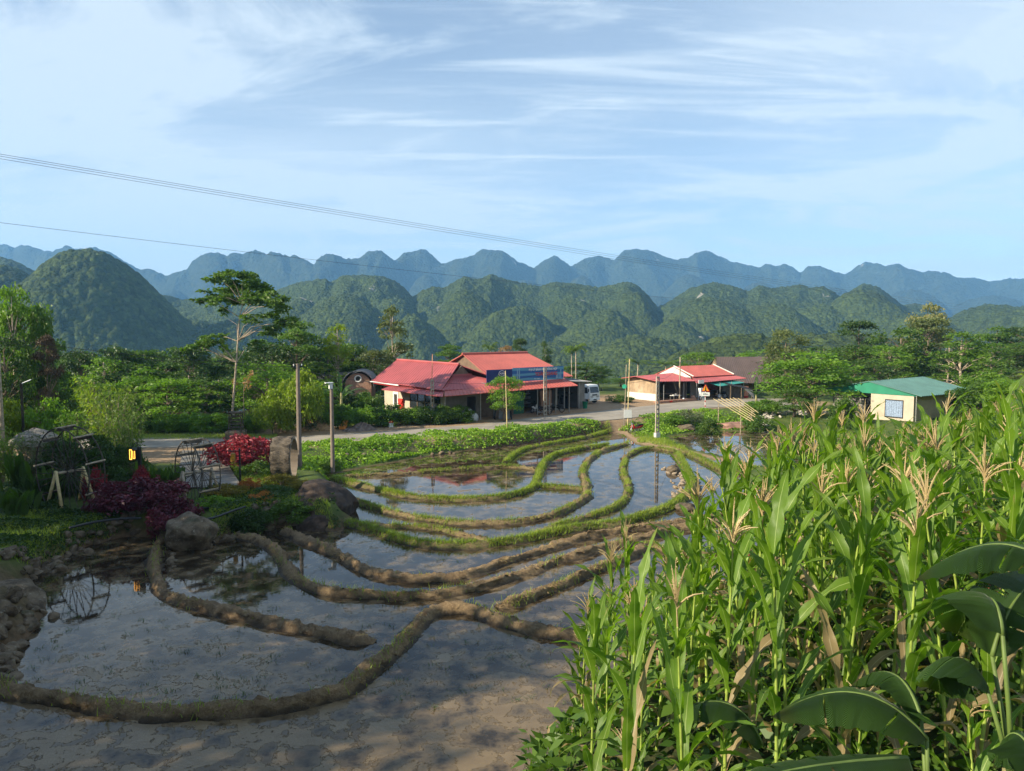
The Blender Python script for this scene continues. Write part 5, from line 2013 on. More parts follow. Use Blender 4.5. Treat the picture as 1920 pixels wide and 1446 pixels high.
# the long blue banner on the shop roof
ban = empty('shop_banner', (HX, HY, Z0 - 0.03), TH, 'long blue banner with white and red lettering mounted above the shop porch', 'banner')
xm = 8.3
q = MB()
q.box((4.9, -0.62, 3.50), (xm, -0.57, 4.90)).build('navy_panel', M_navy, ban)
tb = NT('banner_blue')
co = tb.coord()
wv = tb.node('ShaderNodeTexWave', wave_type='BANDS', bands_direction='Z')
wv.inputs['Scale'].default_value = 0.55
wv.inputs['Distortion'].default_value = 5
wv.inputs['Detail'].default_value = 2
tb.link(tb.mapping(co, scale=(0.25, 1, 1)), wv.inputs['Vector'])
bcx = tb.mix(tb.ramp(wv.outputs['Fac'], 0.2, 0.9), (0.02, 0.10, 0.30), (0.10, 0.30, 0.42))
tb.princ(bcx, 0.5)
q = MB()
q.box((xm + 0.03, -0.62, 3.56), (15.75, -0.57, 5.0)).build('picture_panel', tb.m, ban)
MB().box((4.88, -0.56, 3.5), (4.95, 0.3, 3.56)).box((10.0, -0.56, 3.9), (10.07, 0.9, 3.96)).box((15.6, -0.56, 3.9), (15.67, 0.9, 3.96)).build('bracket', M_steel, ban)


def text(body, size, parent, loc, mat, rot=(PI / 2, 0, 0), name='lettering', ex=0.008, align='LEFT', bold=0.0):
    cu = bpy.data.curves.new(name, 'FONT')
    cu.body = body
    cu.size = size
    cu.extrude = ex
    cu.offset = bold
    cu.align_x = align
    tmp = bpy.data.objects.new(name, cu)
    COL.objects.link(tmp)
    dg = bpy.context.evaluated_depsgraph_get()
    me = bpy.data.meshes.new_from_object(tmp.evaluated_get(dg))
    bpy.data.objects.remove(tmp)
    o = obj(name, me, mat, parent)
    o.location = loc
    o.rotation_euler = rot
    return o


text('ĐẠI LÝ BÁNH KẸO TỔNG HỢP', 0.30, ban, (10.6, -0.635, 4.64), M_white, bold=0.006)
text('TOÀN', 0.50, ban, (11.5, -0.635, 4.08), M_redpaint, bold=0.012)
text('GIANG', 0.50, ban, (13.2, -0.635, 4.08), M_redpaint, bold=0.012)
text('ĐT: 0968', 0.20, ban, (11.4, -0.635, 3.68), M_white)
M_print = simple('pale_blue_print', (0.20, 0.34, 0.45), 0.5)
rg_ = MB()
pts = [(6.9 + 0.42 * math.cos(a), -0.64, 4.48 + 0.28 * math.sin(a)) for a in np.linspace(0, 2 * PI, 25)]
rg_.tube(pts, 0.025, 5, cap=False)
rg_.build('round_emblem', M_white, ban)
text('VLXD', 0.24, ban, (6.62, -0.635, 4.40), M_white, bold=0.006)
for (x, zt_, wd) in ((8.95, 4.85, 0.12), (9.2, 4.95, 0.15), (15.25, 4.7, 0.16), (15.0, 4.3, 0.14), (14.6, 4.15, 0.3)):
    MB().box((x, -0.632, 3.62), (x + wd, -0.622, zt_)).build('printed_tower', M_print, ban)

# grey shed at the right end of the shop
sh = empty('grey_shed', (HX, HY, Z0 - 0.03), TH, 'open fronted grey shed between the shop and the white truck', 'shed')
r = MB()
sheet(r, (15.8, -0.9, 3.35), (20.0, -0.9, 3.10), (20.0, 7.0, 3.5), (16.1, 7.0, 3.9), pitch=0.3)
r.build('roof', M_greyroof, sh)
MB().box((19.3, -0.3, 0), (19.45, 6.8, 3.0)).box((15.8, 5.3, 0), (19.3, 5.45, 3.2)).box((18.3, -0.35, 0), (19.3, -0.25, 3.0)).build('wall', M_block, sh)
for xx in (15.9, 18.25):
    MB().tube([(xx, -0.6, 0), (xx, -0.6, 3.1)], 0.05, 8).build('post', M_steel, sh)
cr = MB()
for k in range(9):
    cr.box((16.0 + 0.25 * k, 0.5 + 0.2 * (k % 3), 0.05), (16.18 + 0.25 * k, 0.9 + 0.2 * (k % 3), 1.2 + 0.5 * ((k * 7) % 4) / 4))
cr.build('stacked_boards', M_darksteel, sh)
MB().slab([(16.1, 0.2, 1.9), (18.2, 0.2, 1.8), (18.2, 1.8, 1.9), (16.1, 1.8, 2.0)], 0.04).build('dark_cover', M_blacktarp, sh)

# ------------------------------------------------------------------ small truck
tx, ty = G(1115, 757, Z0)
tr = empty('white_truck', (tx, ty, Z0), TH + R(4), 'small white flat fronted truck parked between the grey shed and the shrubs', 'truck')
cab = bmesh.new()
prof = [(-0.95, 0.0, 0.55), (-0.95, 0.0, 1.30), (-0.95, 0.18, 2.10), (-0.95, 0.32, 2.30), (-0.95, 1.55, 2.32), (-0.95, 1.65, 0.55)]
vs_ = []
for sx in (-0.98, 0.98):
    vs_.append([cab.verts.new((sx * (0.93 if z > 2.0 else 1.0), y, z)) for _, y, z in prof])
cab.faces.new(vs_[0])
cab.faces.new(vs_[1][::-1])
for i in range(6):
    j = (i + 1) % 6
    cab.faces.new((vs_[0][j], vs_[0][i], vs_[1][i], vs_[1][j]))
bmesh.ops.recalc_face_normals(cab, faces=cab.faces)
me = bpy.data.meshes.new('cab')
cab.to_mesh(me)
co_ = obj('cab', me, M_white, tr)
bv = co_.modifiers.new('bevel', 'BEVEL')
bv.width = 0.07
bv.segments = 3
MB().slab([(-0.82, -0.01, 1.34), (0.82, -0.01, 1.34), (0.76, 0.165, 2.06), (-0.76, 0.165, 2.06)], 0.03, (0, -0.97, 0.2)).build('windscreen', M_glass, tr)
for sx in (-1, 1):
    x0 = sx * 0.985
    MB().slab([(x0, 0.28, 1.30), (x0, 1.15, 1.30), (x0 * 0.955, 1.15, 2.02), (x0 * 0.955, 0.42, 2.02)], 0.02, (sx, 0, 0.05)).build('side_window', M_glass, tr)
    MB().box((sx * 0.55 - 0.22, -0.05, 0.78), (sx * 0.55 + 0.22, 0.03, 0.98)).build('headlight', M_chrome, tr)
    m_ = MB().tube([(sx * 0.98, 0.15, 1.8), (sx * 1.22, -0.05, 1.85)], 0.02, 6)
    m_.box((sx * 1.22 - 0.08, -0.09, 1.5), (sx * 1.22 + 0.08, -0.03, 1.88))
    m_.build('mirror', M_black, tr)
    for yy in (0.75, 3.4):
        wb = MB()
        cyl_x(wb, (sx * 0.83, yy, 0.40), 0.40, 0.24, 20)
        wh = wb.build('wheel', M_rubber, tr, bevel=0.03)
        rb = MB()
        cyl_x(rb, (sx * 0.96, yy, 0.40), 0.20, 0.02, 14)
        rb.build('rim', M_steel, wh)
MB().box((-0.95, -0.06, 0.38), (0.95, 0.12, 0.66)).build('bumper', M_white, tr, bevel=0.03)
MB().box((-0.45, -0.02, 1.0), (0.45, 0.02, 1.16)).box((-0.3, -0.075, 0.45), (0.3, -0.062, 0.58)).build('grille', M_darksteel, tr)
MB().box((-0.4, 1.7, 0.5), (0.4, 4.6, 0.68)).build('chassis', M_darksteel, tr)
b_ = MB().box((-1.0, 1.75, 0.72), (1.0, 4.6, 0.82))
for s in (-1, 1):
    b_.box((s * 1.0 - 0.03, 1.76, 0.82), (s * 1.0 + 0.03, 4.58, 1.35))
b_.box((-0.96, 4.52, 0.83), (0.96, 4.58, 1.35)).box((-0.96, 1.78, 0.83), (0.96, 1.84, 1.5)).build('cargo_bed', M_steel, tr)


# ------------------------------------------------------------------ motorbikes
def motorbike(loc, rz, label, body, scale=1.0, lean=0.0):
    root = empty('motorbike', loc, rz, label, 'motorbike')
    root.rotation_euler = (lean, 0, rz)
    root.scale = (scale,) * 3
    for xx, nm in ((-0.62, 'rear'), (0.62, 'front')):
        wb = MB()
        pts = [(xx + 0.27 * math.cos(a), 0, 0.29 + 0.27 * math.sin(a)) for a in np.linspace(0, 2 * PI, 21)]
        wb.tube(pts, 0.038, 6, cap=False)
        wh = wb.build('wheel', M_rubber, root, smooth=True)
        rb = MB()
        for a in np.linspace(0, PI, 6)[:-1]:
            rb.tube([(xx + 0.24 * math.cos(a), 0, 0.29 + 0.24 * math.sin(a)), (xx - 0.24 * math.cos(a), 0, 0.29 - 0.24 * math.sin(a))], 0.007, 4)
        rb.tube([(xx, -0.06, 0.29), (xx, 0.06, 0.29)], 0.05, 8)
        rb.build('rim', M_chrome, wh)
    b_ = MB()
    b_.tube([(-0.72, 0, 0.72), (-0.45, 0, 0.66), (-0.15, 0, 0.52), (0.15, 0, 0.50), (0.42, 0, 0.80)], [0.06, 0.11, 0.10, 0.09, 0.07], 8)
    b_.tube([(0.62, 0, 0.50), (0.60, 0, 0.62), (0.48, 0, 0.80)], [0.05, 0.06, 0.05], 6)
    b_.tube([(0.38, 0.0, 0.42), (0.30, 0.0, 0.62), (0.40, 0, 0.86)], [0.10, 0.12, 0.08], 6)
    b_.build('body', body, root, smooth=True)
    MB().tube([(-0.70, 0, 0.80), (-0.35, 0, 0.79), (0.0, 0, 0.72)], [0.07, 0.10, 0.07], 8).build('seat', M_black, root, smooth=True)
    MB().tube([(0.62, 0.05, 0.29), (0.46, 0.05, 0.95)], 0.02, 6).tube([(0.62, -0.05, 0.29), (0.46, -0.05, 0.95)], 0.02, 6).build('fork', M_chrome, root)
    MB().tube([(0.36, -0.32, 1.0), (0.45, -0.1, 0.97), (0.45, 0.1, 0.97), (0.36, 0.32, 1.0)], 0.018, 6).build('handlebar', M_black, root)
    MB().box((0.48, -0.08, 0.84), (0.58, 0.08, 0.97)).build('headlight', M_chrome, root, bevel=0.02)
    MB().box((-0.15, -0.09, 0.22), (0.15, 0.09, 0.45)).tube([(0.1, -0.12, 0.22), (-0.75, -0.14, 0.28)], 0.035, 6).build('engine', M_steel, root, bevel=0.02)
    MB().tube([(0.46, 0.18, 0.98), (0.44, 0.28, 1.16)], 0.012, 4).box((0.42, 0.24, 1.12), (0.44, 0.36, 1.2)).build('mirror', M_black, root)
    return root


def on(px, py, z=None):
    """point on the ground seen at a pixel"""
    g = 1.0 if z is None else z
    for _ in range(6):
        x, y = G(px, py, g)
        if z is not None:
            break
        g = 0.5 * g + 0.5 * TZ(x, y)
    return x, y, g


motorbike(on(1193, 812), R(200), 'red motorbike parked on the dirt path beside the white notice board', M_redpaint, 1.0, R(-6))
motorbike(on(1020, 777), R(20), 'dark motorbike parked behind the utility pole in front of the shop', M_darksteel)
motorbike(on(1043, 773), R(165), 'black and silver motorbike right of the utility pole by the shop', M_black)
motorbike(on(1003, 774), R(60), 'white motorbike parked left of the utility pole by the shop porch', M_white)
motorbike(on(1352, 746), R(140), 'dark motorbike among white sacks in front of the small shop', M_darksteel)

# tarp covered motorbike and dark tarpaulin
def draped(name, loc, rz, L, W, Hh, mat, label, cat, seed=0):
    rng = np.random.default_rng(seed)
    n, m = 18, 14
    V = []
    for i in range(n + 1):
        for j in range(m + 1):
            u, v = i / n, j / m
            a = v * PI
            e = math.sin(PI * min(max(u, 0.03), 0.97)) ** 0.35
            x = (u - 0.5) * L
            y = math.cos(a) * W * 0.5 * e * (1 + 0.12 * math.sin(9 * u + 3 * v))
            z = math.sin(a) ** 0.6 * Hh * e * (0.85 + 0.15 * math.cos(4 * u * PI)) + 0.03 * math.sin(23 * u) * math.sin(a)
            V.append((x, y, z))
    F = [(i * (m + 1) + j, i * (m + 1) + j + 1, (i + 1) * (m + 1) + j + 1, (i + 1) * (m + 1) + j) for i in range(n) for j in range(m)]
    me = new_mesh(name, V, F, smooth=True)
    o = obj(name, me, mat)
    o.location = loc
    o.rotation_euler = (0, 0, rz)
    s_ = o.modifiers.new('solid', 'SOLIDIFY')
    s_.thickness = 0.02
    return tag(o, label, cat)


draped('covered_motorbike', on(880, 789), R(-20), 1.9, 0.9, 1.25, M_whitetarp, 'motorbike hidden under a pale sheet beside the end of the hedge', 'covered motorbike')
hd = empty('tarp_arch', on(942, 786), R(10), 'black arched hood shelter with grey hangings standing left of the white bamboo pole', 'shelter')
arch = MB()
for yy in (-0.55, 0.55):
    arch.tube([(0.85 * math.cos(a), yy, 1.65 * math.sin(a) ** 0.8 if 0 < a < PI else 0) for a in np.linspace(0, PI, 15)], 0.05, 6)
arch.build('frame', M_darksteel, hd)
V, n = [], 14
for i in range(n + 1):
    a = PI * i / n
    zz = 1.70 * max(math.sin(a), 0) ** 0.8
    for yy in (-0.6, -0.2, 0.2, 0.6):
        V.append((0.9 * math.cos(a), yy, zz + 0.02))
F = [(i * 4 + j, i * 4 + j + 1, (i + 1) * 4 + j + 1, (i + 1) * 4 + j) for i in range(n) for j in range(3)]
ho = obj('hood', new_mesh('hood', V, F, smooth=True), M_blacktarp, hd)
ho.modifiers.new('solid', 'SOLIDIFY').thickness = 0.03
MB().slab([(-0.4, -0.62, 1.2), (0.0, -0.62, 1.45), (-0.1, -0.66, 0.1), (-0.5, -0.66, 0.1)], 0.03, (0, -1, 0)).slab([(0.25, -0.62, 1.45), (0.6, -0.62, 1.1), (0.7, -0.66, 0.1), (0.4, -0.66, 0.1)], 0.03, (0, -1, 0)).build('hanging', M_greytarp, hd)
bl = empty('leaning_post', on(957, 786), 0, 'short striped post, red white and yellow, leaning beside the black arched shelter', 'post')
bl.rotation_euler = (0, R(-22), 0)
MB().tube([(0, 0, 0), (0, 0, 0.22)], 0.07, 8).build('yellow_foot', M_yellow, bl)
MB().tube([(0, 0, 0.225), (0, 0, 0.7)], 0.065, 8).build('white_shaft', M_white, bl)
MB().tube([(0, 0, 0.705), (0, 0, 0.9)], 0.068, 8).build('red_band', M_redpaint, bl)

bn = empty('green_bin', on(1097, 766), 0, 'round green plastic bin standing on the yard in front of the truck', 'bin')
MB().tube([(0, 0, 0.0), (0, 0, 0.75), (0, 0, 0.76), (0, 0, 0.80)], [0.24, 0.31, 0.34, 0.34], 16).build('tub', M_greenbin, bn)
MB().tube([(0, 0, 0.80), (0, 0, 0.803)], [0.30, 0.30], 16).build('shade_disc', M_darkin, bn)  # dark disc on the closed top, shade of the hollow put into colour

# ------------------------------------------------------------------ small shop across the junction
sx_, sy_ = G(1231, 752, Z0)
TC = R(36)
hC = empty('roadside_shop', (sx_, sy_, Z0 - 0.03), TC, 'small shop with red roofs, white gable and patched cream side wall across the road', 'shop')
MB().box((0, 0, 0), (0.15, 5.2, 0.9)).build('side_wall_base', M_whitewall, hC)
MB().box((0.01, 0, 0.903), (0.14, 5.2, 2.75)).build('side_wall', simple('patched_boards', (0.34, 0.25, 0.16), 0.9, 0.25, 1.2, dirt=(0.55, 0.47, 0.36)), hC)
MB().box((0.15, 5.05, 0), (6.5, 5.2, 2.7)).box((6.0, 0.4, 0), (6.2, 5.0, 2.7)).build('inner_wall', M_block, hC)
MB().box((6.5, 0, 0), (8.2, 0.15, 2.8)).box((9.2, 0, 0), (10.4, 0.15, 2.8)).box((13.0, 0, 0), (14.8, 0.15, 2.8)).box((8.2, 0.0, 2.2), (9.2, 0.15, 2.8)).box((10.4, 0.0, 2.3), (13.0, 0.15, 2.8)).box((14.65, 0.15, 0), (14.8, 6, 2.8)).box((6.5, 6.0, 0), (14.8, 6.15, 2.8)).build('front_wall', M_block, hC)
MB().box((8.25, 0.02, 0.05), (9.15, 0.08, 2.18)).build('door', M_glass, hC)
MB().box((10.45, 0.5, 0.9), (13.0, 0.56, 2.3)).build('red_display', simple('red_display', (0.35, 0.05, 0.03), 0.7, 0.3, 5), hC)
MB().box((6.4, 0.0, 2.8), (6.6, 6.0, 2.85)).add([(6.42, 0.0, 2.85), (6.42, 6.0, 2.85), (6.42, 3.0, 4.1), (6.58, 0.0, 2.85), (6.58, 6.0, 2.85), (6.58, 3.0, 4.1)],
     [(0, 1, 2), (5, 4, 3), (0, 3, 4, 1), (1, 4, 5, 2), (2, 5, 3, 0)]).build('gable', M_whitewall, hC)
r = MB()
sheet(r, (6.5, -0.4, 2.9), (15.2, -0.4, 2.9), (14.7, 3.0, 4.15), (6.55, 3.0, 4.15))
sheet(r, (15.0, 6.5, 2.9), (6.5, 6.5, 2.9), (6.55, 3.05, 4.15), (14.7, 3.05, 4.15))
r.build('main_roof', M_redroof2, hC)
MB().tube([(6.5, -0.45, 2.98), (6.5, 3.0, 4.24)], 0.08, 6).tube([(15.0, -0.4, 2.98), (14.75, 3.0, 4.24)], 0.08, 6).build('verge_trim', M_whitewall, hC)
r = MB()
sheet(r, (5.0, -2.2, 2.25), (15.6, -2.0, 2.45), (15.2, -0.1, 2.82), (6.6, -0.1, 2.82))
r.build('porch_roof', M_redroof, hC)
r = MB()
sheet(r, (-1.0, -1.2, 2.62), (5.6, -1.7, 2.45), (6.3, 3.0, 3.25), (-0.8, 3.0, 3.05))
sheet(r, (6.3, 5.6, 2.7), (-0.8, 5.6, 2.7), (-0.8, 3.05, 3.06), (6.3, 3.05, 3.26))
r.build('left_roof', M_redroof, hC)
MB().slab([(7.8, -0.3, 2.35), (13.2, -0.3, 2.42), (13.9, -3.0, 2.0), (8.6, -3.2, 1.75)], 0.03).build('teal_awning', M_teal, hC)
for xx, yy in ((0.1, -1.1), (3.4, -1.5), (5.4, -1.9), (8.6, -3.1), (13.8, -2.9), (11.2, -2.9)):
    MB().tube([(xx, yy, 0), (xx, yy, 2.2)], 0.04, 6).build('porch_post', M_steel, hC)
MB().box((0.6, -0.6, 0.02), (5.2, -0.1, 0.06)).box((0.5, 1.2, 0.7), (4.8, 1.7, 0.76)).box((0.6, 1.3, 0), (0.66, 1.36, 0.7)).box((4.6, 1.3, 0), (4.66, 1.36, 0.7)).build('counter', M_wood, hC)
# low step in front
MB().box((-2.4, -2.4, 0.0), (4.8, -1.75, 0.28)).build('front_step', M_brick, hC)


def bag(x, y, s, mat, name, label, cat, group=None, sz=1.0):
    rng = random.Random(int(x * 97 + y * 13))
    V, F = [], []
    n, m = 8, 6
    for j in range(m + 1):
        t_ = j / m
        for i in range(n):
            a = 2 * PI * i / n
            r_ = s * (math.sin(PI * (0.12 + 0.82 * t_)) ** 0.5) * (1 + 0.12 * rng.random())
            V.append((r_ * math.cos(a), r_ * 0.75 * math.sin(a), 1.9 * s * sz * t_))
    for j in range(m):
        for i in range(n):
            k2 = (i + 1) % n
            F.append((j * n + i, j * n + k2, (j + 1) * n + k2, (j + 1) * n + i))
    F.append(tuple(range(n - 1, -1, -1)))
    F.append(tuple(m * n + i for i in range(n)))
    me = bpy.data.meshes.new(name)
    me.from_pydata(V, [], F)
    me.polygons.foreach_set('use_smooth', [True] * len(F))
    o = obj(name, me, mat)
    o.location = (x, y, Z0 - 0.02)
    o.rotation_euler = (0, 0, rng.random() * 3)
    return tag(o, label, cat, group)


def local(hh, x, y, z=0.0):
    c_, s_ = math.cos(hh.rotation_euler.z), math.sin(hh.rotation_euler.z)
    return (hh.location.x + c_ * x - s_ * y, hh.location.y + s_ * x + c_ * y, hh.location.z + z)


for i in range(9):
    p = local(hC, 9.6 + i * 0.52, -2.2 + 0.35 * (i % 2))
    bag(p[0], p[1], 0.30, M_whitetarp, 'white_sack', 'white sack in the row under the teal awning', 'sack', 'white sacks under the teal awning')
for (lx, ly, s, m_, lab) in ((4.6, -2.0, 0.34, M_brick, 'brownish sack beside the posts of the small shop'), (5.6, -2.4, 0.28, M_greytarp, 'grey sack in front of the shop door'),
                             (2.9, -1.9, 0.22, M_whitetarp, 'small pale bag at the shop counter'), (15.0, -2.3, 0.42, M_greytarp, 'large grey sack right of the row of white sacks')):
    p = local(hC, lx, ly)
    bag(p[0], p[1], s, m_, 'sack', lab, 'sack')
fr = empty('drinks_cooler', local(hC, 5.9, -2.3), TC, 'pale glass fronted drinks cooler in front of the small shop', 'cooler')
MB().box((-0.35, -0.3, 0), (0.35, 0.3, 1.55)).build('cabinet', M_white, fr, bevel=0.03)
MB().box((-0.28, -0.33, 0.25), (0.28, -0.305, 1.4)).build('glass_door', simple('cooler_glass', (0.25, 0.35, 0.38), 0.15), fr)
sg = empty('hanging_sign', local(hC, 5.7, -2.35, 2.15), TC, 'small white board hanging under the shop eave', 'sign')
MB().box((-0.45, -0.03, 0), (0.55, 0.03, 0.45)).build('board', M_white, sg)
MB().tube([(0, 0, 0.45), (0, 0, 0.62)], 0.015, 5).build('hanger', M_darksteel, sg)
# table and stool in front
tb_ = empty('outdoor_table', local(hC, 2.4, -1.0), TC, 'plain table with dishes under the left roof of the small shop', 'table')
MB().box((-0.7, -0.35, 0.68), (0.7, 0.35, 0.73)).build('tabletop', M_white, tb_)
for a, b in ((-0.62, -0.3), (0.62, -0.3), (-0.62, 0.3), (0.62, 0.3)):
    MB().tube([(a, b, 0), (a, b, 0.68)], 0.025, 6).build('leg', M_steel, tb_)
MB().box((-0.5, -0.2, 0.731), (-0.2, 0.1, 0.85)).box((0.0, -0.1, 0.731), (0.15, 0.1, 0.95)).box((0.3, -0.2, 0.731), (0.55, 0.1, 0.82)).build('dishes', M_chrome, tb_)
p = local(hC, -1.4, -0.5)
dn = empty('red_basin', (p[0] + 2.2, p[1] - 0.6, Z0), 0, 'small red plastic basin at the foot of the patched wall', 'basin')
MB().tube([(0, 0, 0), (0, 0, 0.18), (0, 0, 0.2)], [0.22, 0.32, 0.34], 14).build('bowl', M_redpaint, dn)

# brown roofed building behind
bx, by = G(1362, 742, Z0)
hD = empty('brown_roofed_house', (bx + 1.2, by + 8, Z0 - 0.03), R(4), 'low house with a large dark brown roof behind the small shop', 'house')
MB().box((0, 0, 0), (11.5, 7, 1.9)).build('wall', M_brownwall, hD)
r = MB()
sheet(r, (-0.6, -1.0, 1.35), (12.4, -1.4, 1.15), (10.4, 4.0, 5.0), (0.9, 4.0, 5.0), pitch=0.35)
sheet(r, (12.2, 8.4, 1.6), (-0.6, 8.4, 1.6), (0.9, 4.05, 5.0), (10.4, 4.05, 5.0), pitch=0.35)
r.build('roof', M_brownroof, hD)
MB().add([(0.0, 0.2, 1.9), (0.0, 6.9, 1.9), (0.7, 4.0, 4.7), (0.15, 0.2, 1.9), (0.15, 6.9, 1.9), (0.85, 4.0, 4.7)],
         [(0, 1, 2), (5, 4, 3), (0, 3, 4, 1), (1, 4, 5, 2), (2, 5, 3, 0)]).build('gable', M_wood, hD)
bx, by = G(1362, 750, Z0)
st = empty('dark_stall', (bx + 0.6, by + 0.5, Z0 - 0.03), R(10), 'dark lean-to stall with black tarpaulin between the small shop and the banana plant', 'stall')
MB().slab([(0, 0, 1.9), (3.0, -0.4, 1.3), (3.2, 2.6, 1.6), (0.2, 2.8, 2.2)], 0.05).build('roof', M_blacktarp, st)
MB().box((0.2, 2.5, 0), (3.0, 2.6, 1.5)).build('back_sheet', M_greytarp, st)
MB().slab([(1.8, -0.35, 1.45), (3.2, -0.5, 0.1), (2.9, -0.45, 1.25)], 0.04, (0, -1, 0)).build('side_sheet', M_greytarp, st)
for a, b, c_ in ((0.1, 0.1, 1.85), (2.9, -0.3, 1.25), (1.5, -0.15, 1.55)):
    MB().tube([(a, b, 0), (a, b, c_)], 0.04, 6).build('post', M_wood, st)
bx, by = G(1399, 746, Z0)
pk = empty('pink_sign_board', (bx, by, Z0), R(20), 'upright pink board standing by the dark stall', 'board')
MB().box((-0.33, -0.03, 0.25), (0.33, 0.03, 1.55)).build('panel', simple('pink_board', (0.65, 0.30, 0.22), 0.6), pk)
MB().box((-0.33, -0.035, 0.0), (0.33, 0.035, 0.245)).build('foot', M_redpaint, pk)

# ------------------------------------------------------------------ green roofed hut
ex, ey = G(1712, 791, Z0)
TE = R(35)
hE = empty('green_roofed_hut', (ex, ey, Z0 - 0.05), TE, 'cream walled hut with a green metal roof and a blue shuttered window', 'hut')
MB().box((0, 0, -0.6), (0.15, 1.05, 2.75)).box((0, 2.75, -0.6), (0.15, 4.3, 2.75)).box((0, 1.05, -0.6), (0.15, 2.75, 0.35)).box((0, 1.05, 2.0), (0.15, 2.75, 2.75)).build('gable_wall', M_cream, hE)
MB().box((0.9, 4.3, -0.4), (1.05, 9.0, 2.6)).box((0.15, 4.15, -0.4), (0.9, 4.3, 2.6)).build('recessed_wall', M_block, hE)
MB().box((0.15, 0, -0.6), (6.9, 0.15, 2.7)).box((8.6, 0, -0.6), (10.6, 0.15, 2.7)).box((6.9, 0, -0.6), (8.6, 0.15, 0.9)).box((6.9, 0, 2.1), (8.6, 0.15, 2.7)).box((10.45, 0.15, -0.6), (10.6, 9, 2.6)).box((1.05, 8.85, -0.6), (10.45, 9.0, 2.6)).build('front_wall', simple('shaded_plaster', (0.42, 0.35, 0.25), 0.9, 0.1, 1.3, dirt=(0.26, 0.2, 0.14)), hE)  # browner copy of the cream plaster, shade of this side put into colour
wn_ = MB()
for k in range(14):
    y0 = 1.08 + k * 0.119
    wn_.box((-0.02 - 0.018 * (k % 2), y0, 0.38), (0.06, y0 + 0.112, 1.97))
so_ = wn_.build('window_shutter', simple('blue_shutter', (0.23, 0.30, 0.42), 0.5, 0.35, 9), hE)
MB().box((-0.06, 0.99, 0.28), (-0.002, 2.81, 0.35)).box((-0.06, 0.99, 2.0), (-0.002, 2.81, 2.07)).box((-0.06, 0.99, 0.352), (-0.002, 1.05, 1.998)).box((-0.06, 2.75, 0.352), (-0.002, 2.81, 1.998)).build('frame', M_darksteel, so_)
wn2 = MB().box((6.93, 0.05, 0.93), (8.57, 0.1, 2.07)).build('window', M_glass, hE)
MB().box((6.93, -0.02, 0.93), (6.99, 0.0, 2.07)).box((8.51, -0.02, 0.93), (8.57, 0.0, 2.07)).box((7.72, -0.02, 0.93), (7.78, 0.0, 2.07)).build('frame', M_darksteel, wn2)
r = MB()
sheet(r, (-0.35, -0.9, 2.62), (11.3, -0.9, 2.55), (11.0, 4.5, 3.85), (-0.1, 4.5, 3.75))
sheet(r, (11.3, 9.8, 2.55), (-0.35, 9.8, 2.62), (-0.1, 4.55, 3.76), (11.0, 4.55, 3.86))
r.build('roof', M_greenroof, hE)
V = [(-0.05, -0.6, 2.55), (-0.05, 9.6, 2.55), (-0.05, 9.6, 2.68), (-0.05, 4.5, 3.66), (-0.05, -0.6, 2.66)]
V += [(0.05, y, z) for _, y, z in V]
MB().add(V, [(0, 1, 2, 3, 4), (9, 8, 7, 6, 5), (0, 5, 6, 1), (1, 6, 7, 2), (2, 7, 8, 3), (3, 8, 9, 4), (4, 9, 5, 0)]).build('gable', M_greengable, hE)
MB().tube([(-0.12, -0.3, -0.5), (-0.12, -0.3, 2.6)], 0.05, 6).build('corner_pipe', M_steel, hE)
MB().slab([(0.85, 4.5, 2.2), (0.85, 5.6, 2.2), (0.85, 5.2, 0.0), (0.85, 4.4, 0.0)], 0.04, (-1, 0, 0)).build('dark_sheet', M_blacktarp, hE)  # flat black sheet in front of the recessed wall

# far grey roof at the right, arched gable left
gx_, gy_, gz_ = *G(1855, 668, 4.0), 4.0
p = D(1835, 680, 118)
hF = empty('grey_roofed_house', (p.x, p.y, TZ(p.x, p.y)), R(25), 'small grey roof glimpsed between trees at the far right', 'house')
zb = p.z - TZ(p.x, p.y)
MB().box((0, 0, 0), (5, 5, max(1.0, zb))).build('wall', M_block, hF)
r = MB()
sheet(r, (-0.4, -0.5, zb), (5.4, -0.5, zb), (5.2, 2.6, zb + 2.0), (-0.2, 2.6, zb + 2.0), pitch=0.3)
sheet(r, (5.4, 5.5, zb), (-0.4, 5.5, zb), (-0.2, 2.65, zb + 2.0), (5.2, 2.65, zb + 2.0), pitch=0.3)
r.build('roof', M_greyroof, hF)

p = D(672, 760, 82)
hG = empty('arched_gable_house', (p.x, p.y, TZ(p.x, p.y)), TH + R(-35), 'old house with an arched brick gable and a round white rimmed window', 'house')
o_ = TZ(p.x, p.y)
zt1 = D(672, 722, 82).z - o_
zt2 = D(672, 700, 82).z - o_
rad_ = 1.45
pts = [(-rad_, 0, 0), (rad_, 0, 0), (rad_, 0, zt1)] + [(rad_ * math.cos(a), 0, zt1 + (zt2 - zt1) * math.sin(a)) for a in np.linspace(0.2, PI - 0.2, 9)] + [(-rad_, 0, zt1)]
k = len(pts)
V = pts + [(x, 4.5, z) for x, y, z in pts]
MB().add(V, [tuple(range(k)), tuple(range(2 * k - 1, k - 1, -1))] + [(i, i + k, (i + 1) % k + k, (i + 1) % k) for i in range(k)]).build('wall', M_brick, hG)
rp = [((rad_ + 0.25) * math.cos(a), (zt2 - zt1 + 0.22) * math.sin(a) + zt1) for a in np.linspace(-0.1, PI + 0.1, 13)]
V = [(x, -0.4, z) for x, z in rp] + [(x, 4.8, z) for x, z in rp]
ro = obj('roof', new_mesh('roof', V, [(i, i + 1, i + 14, i + 13) for i in range(12)], smooth=False), M_tile, hG)
ro.modifiers.new('solid', 'SOLIDIFY').thickness = 0.08
rw = MB()
zc = (zt1 + zt2) / 2 + 0.05
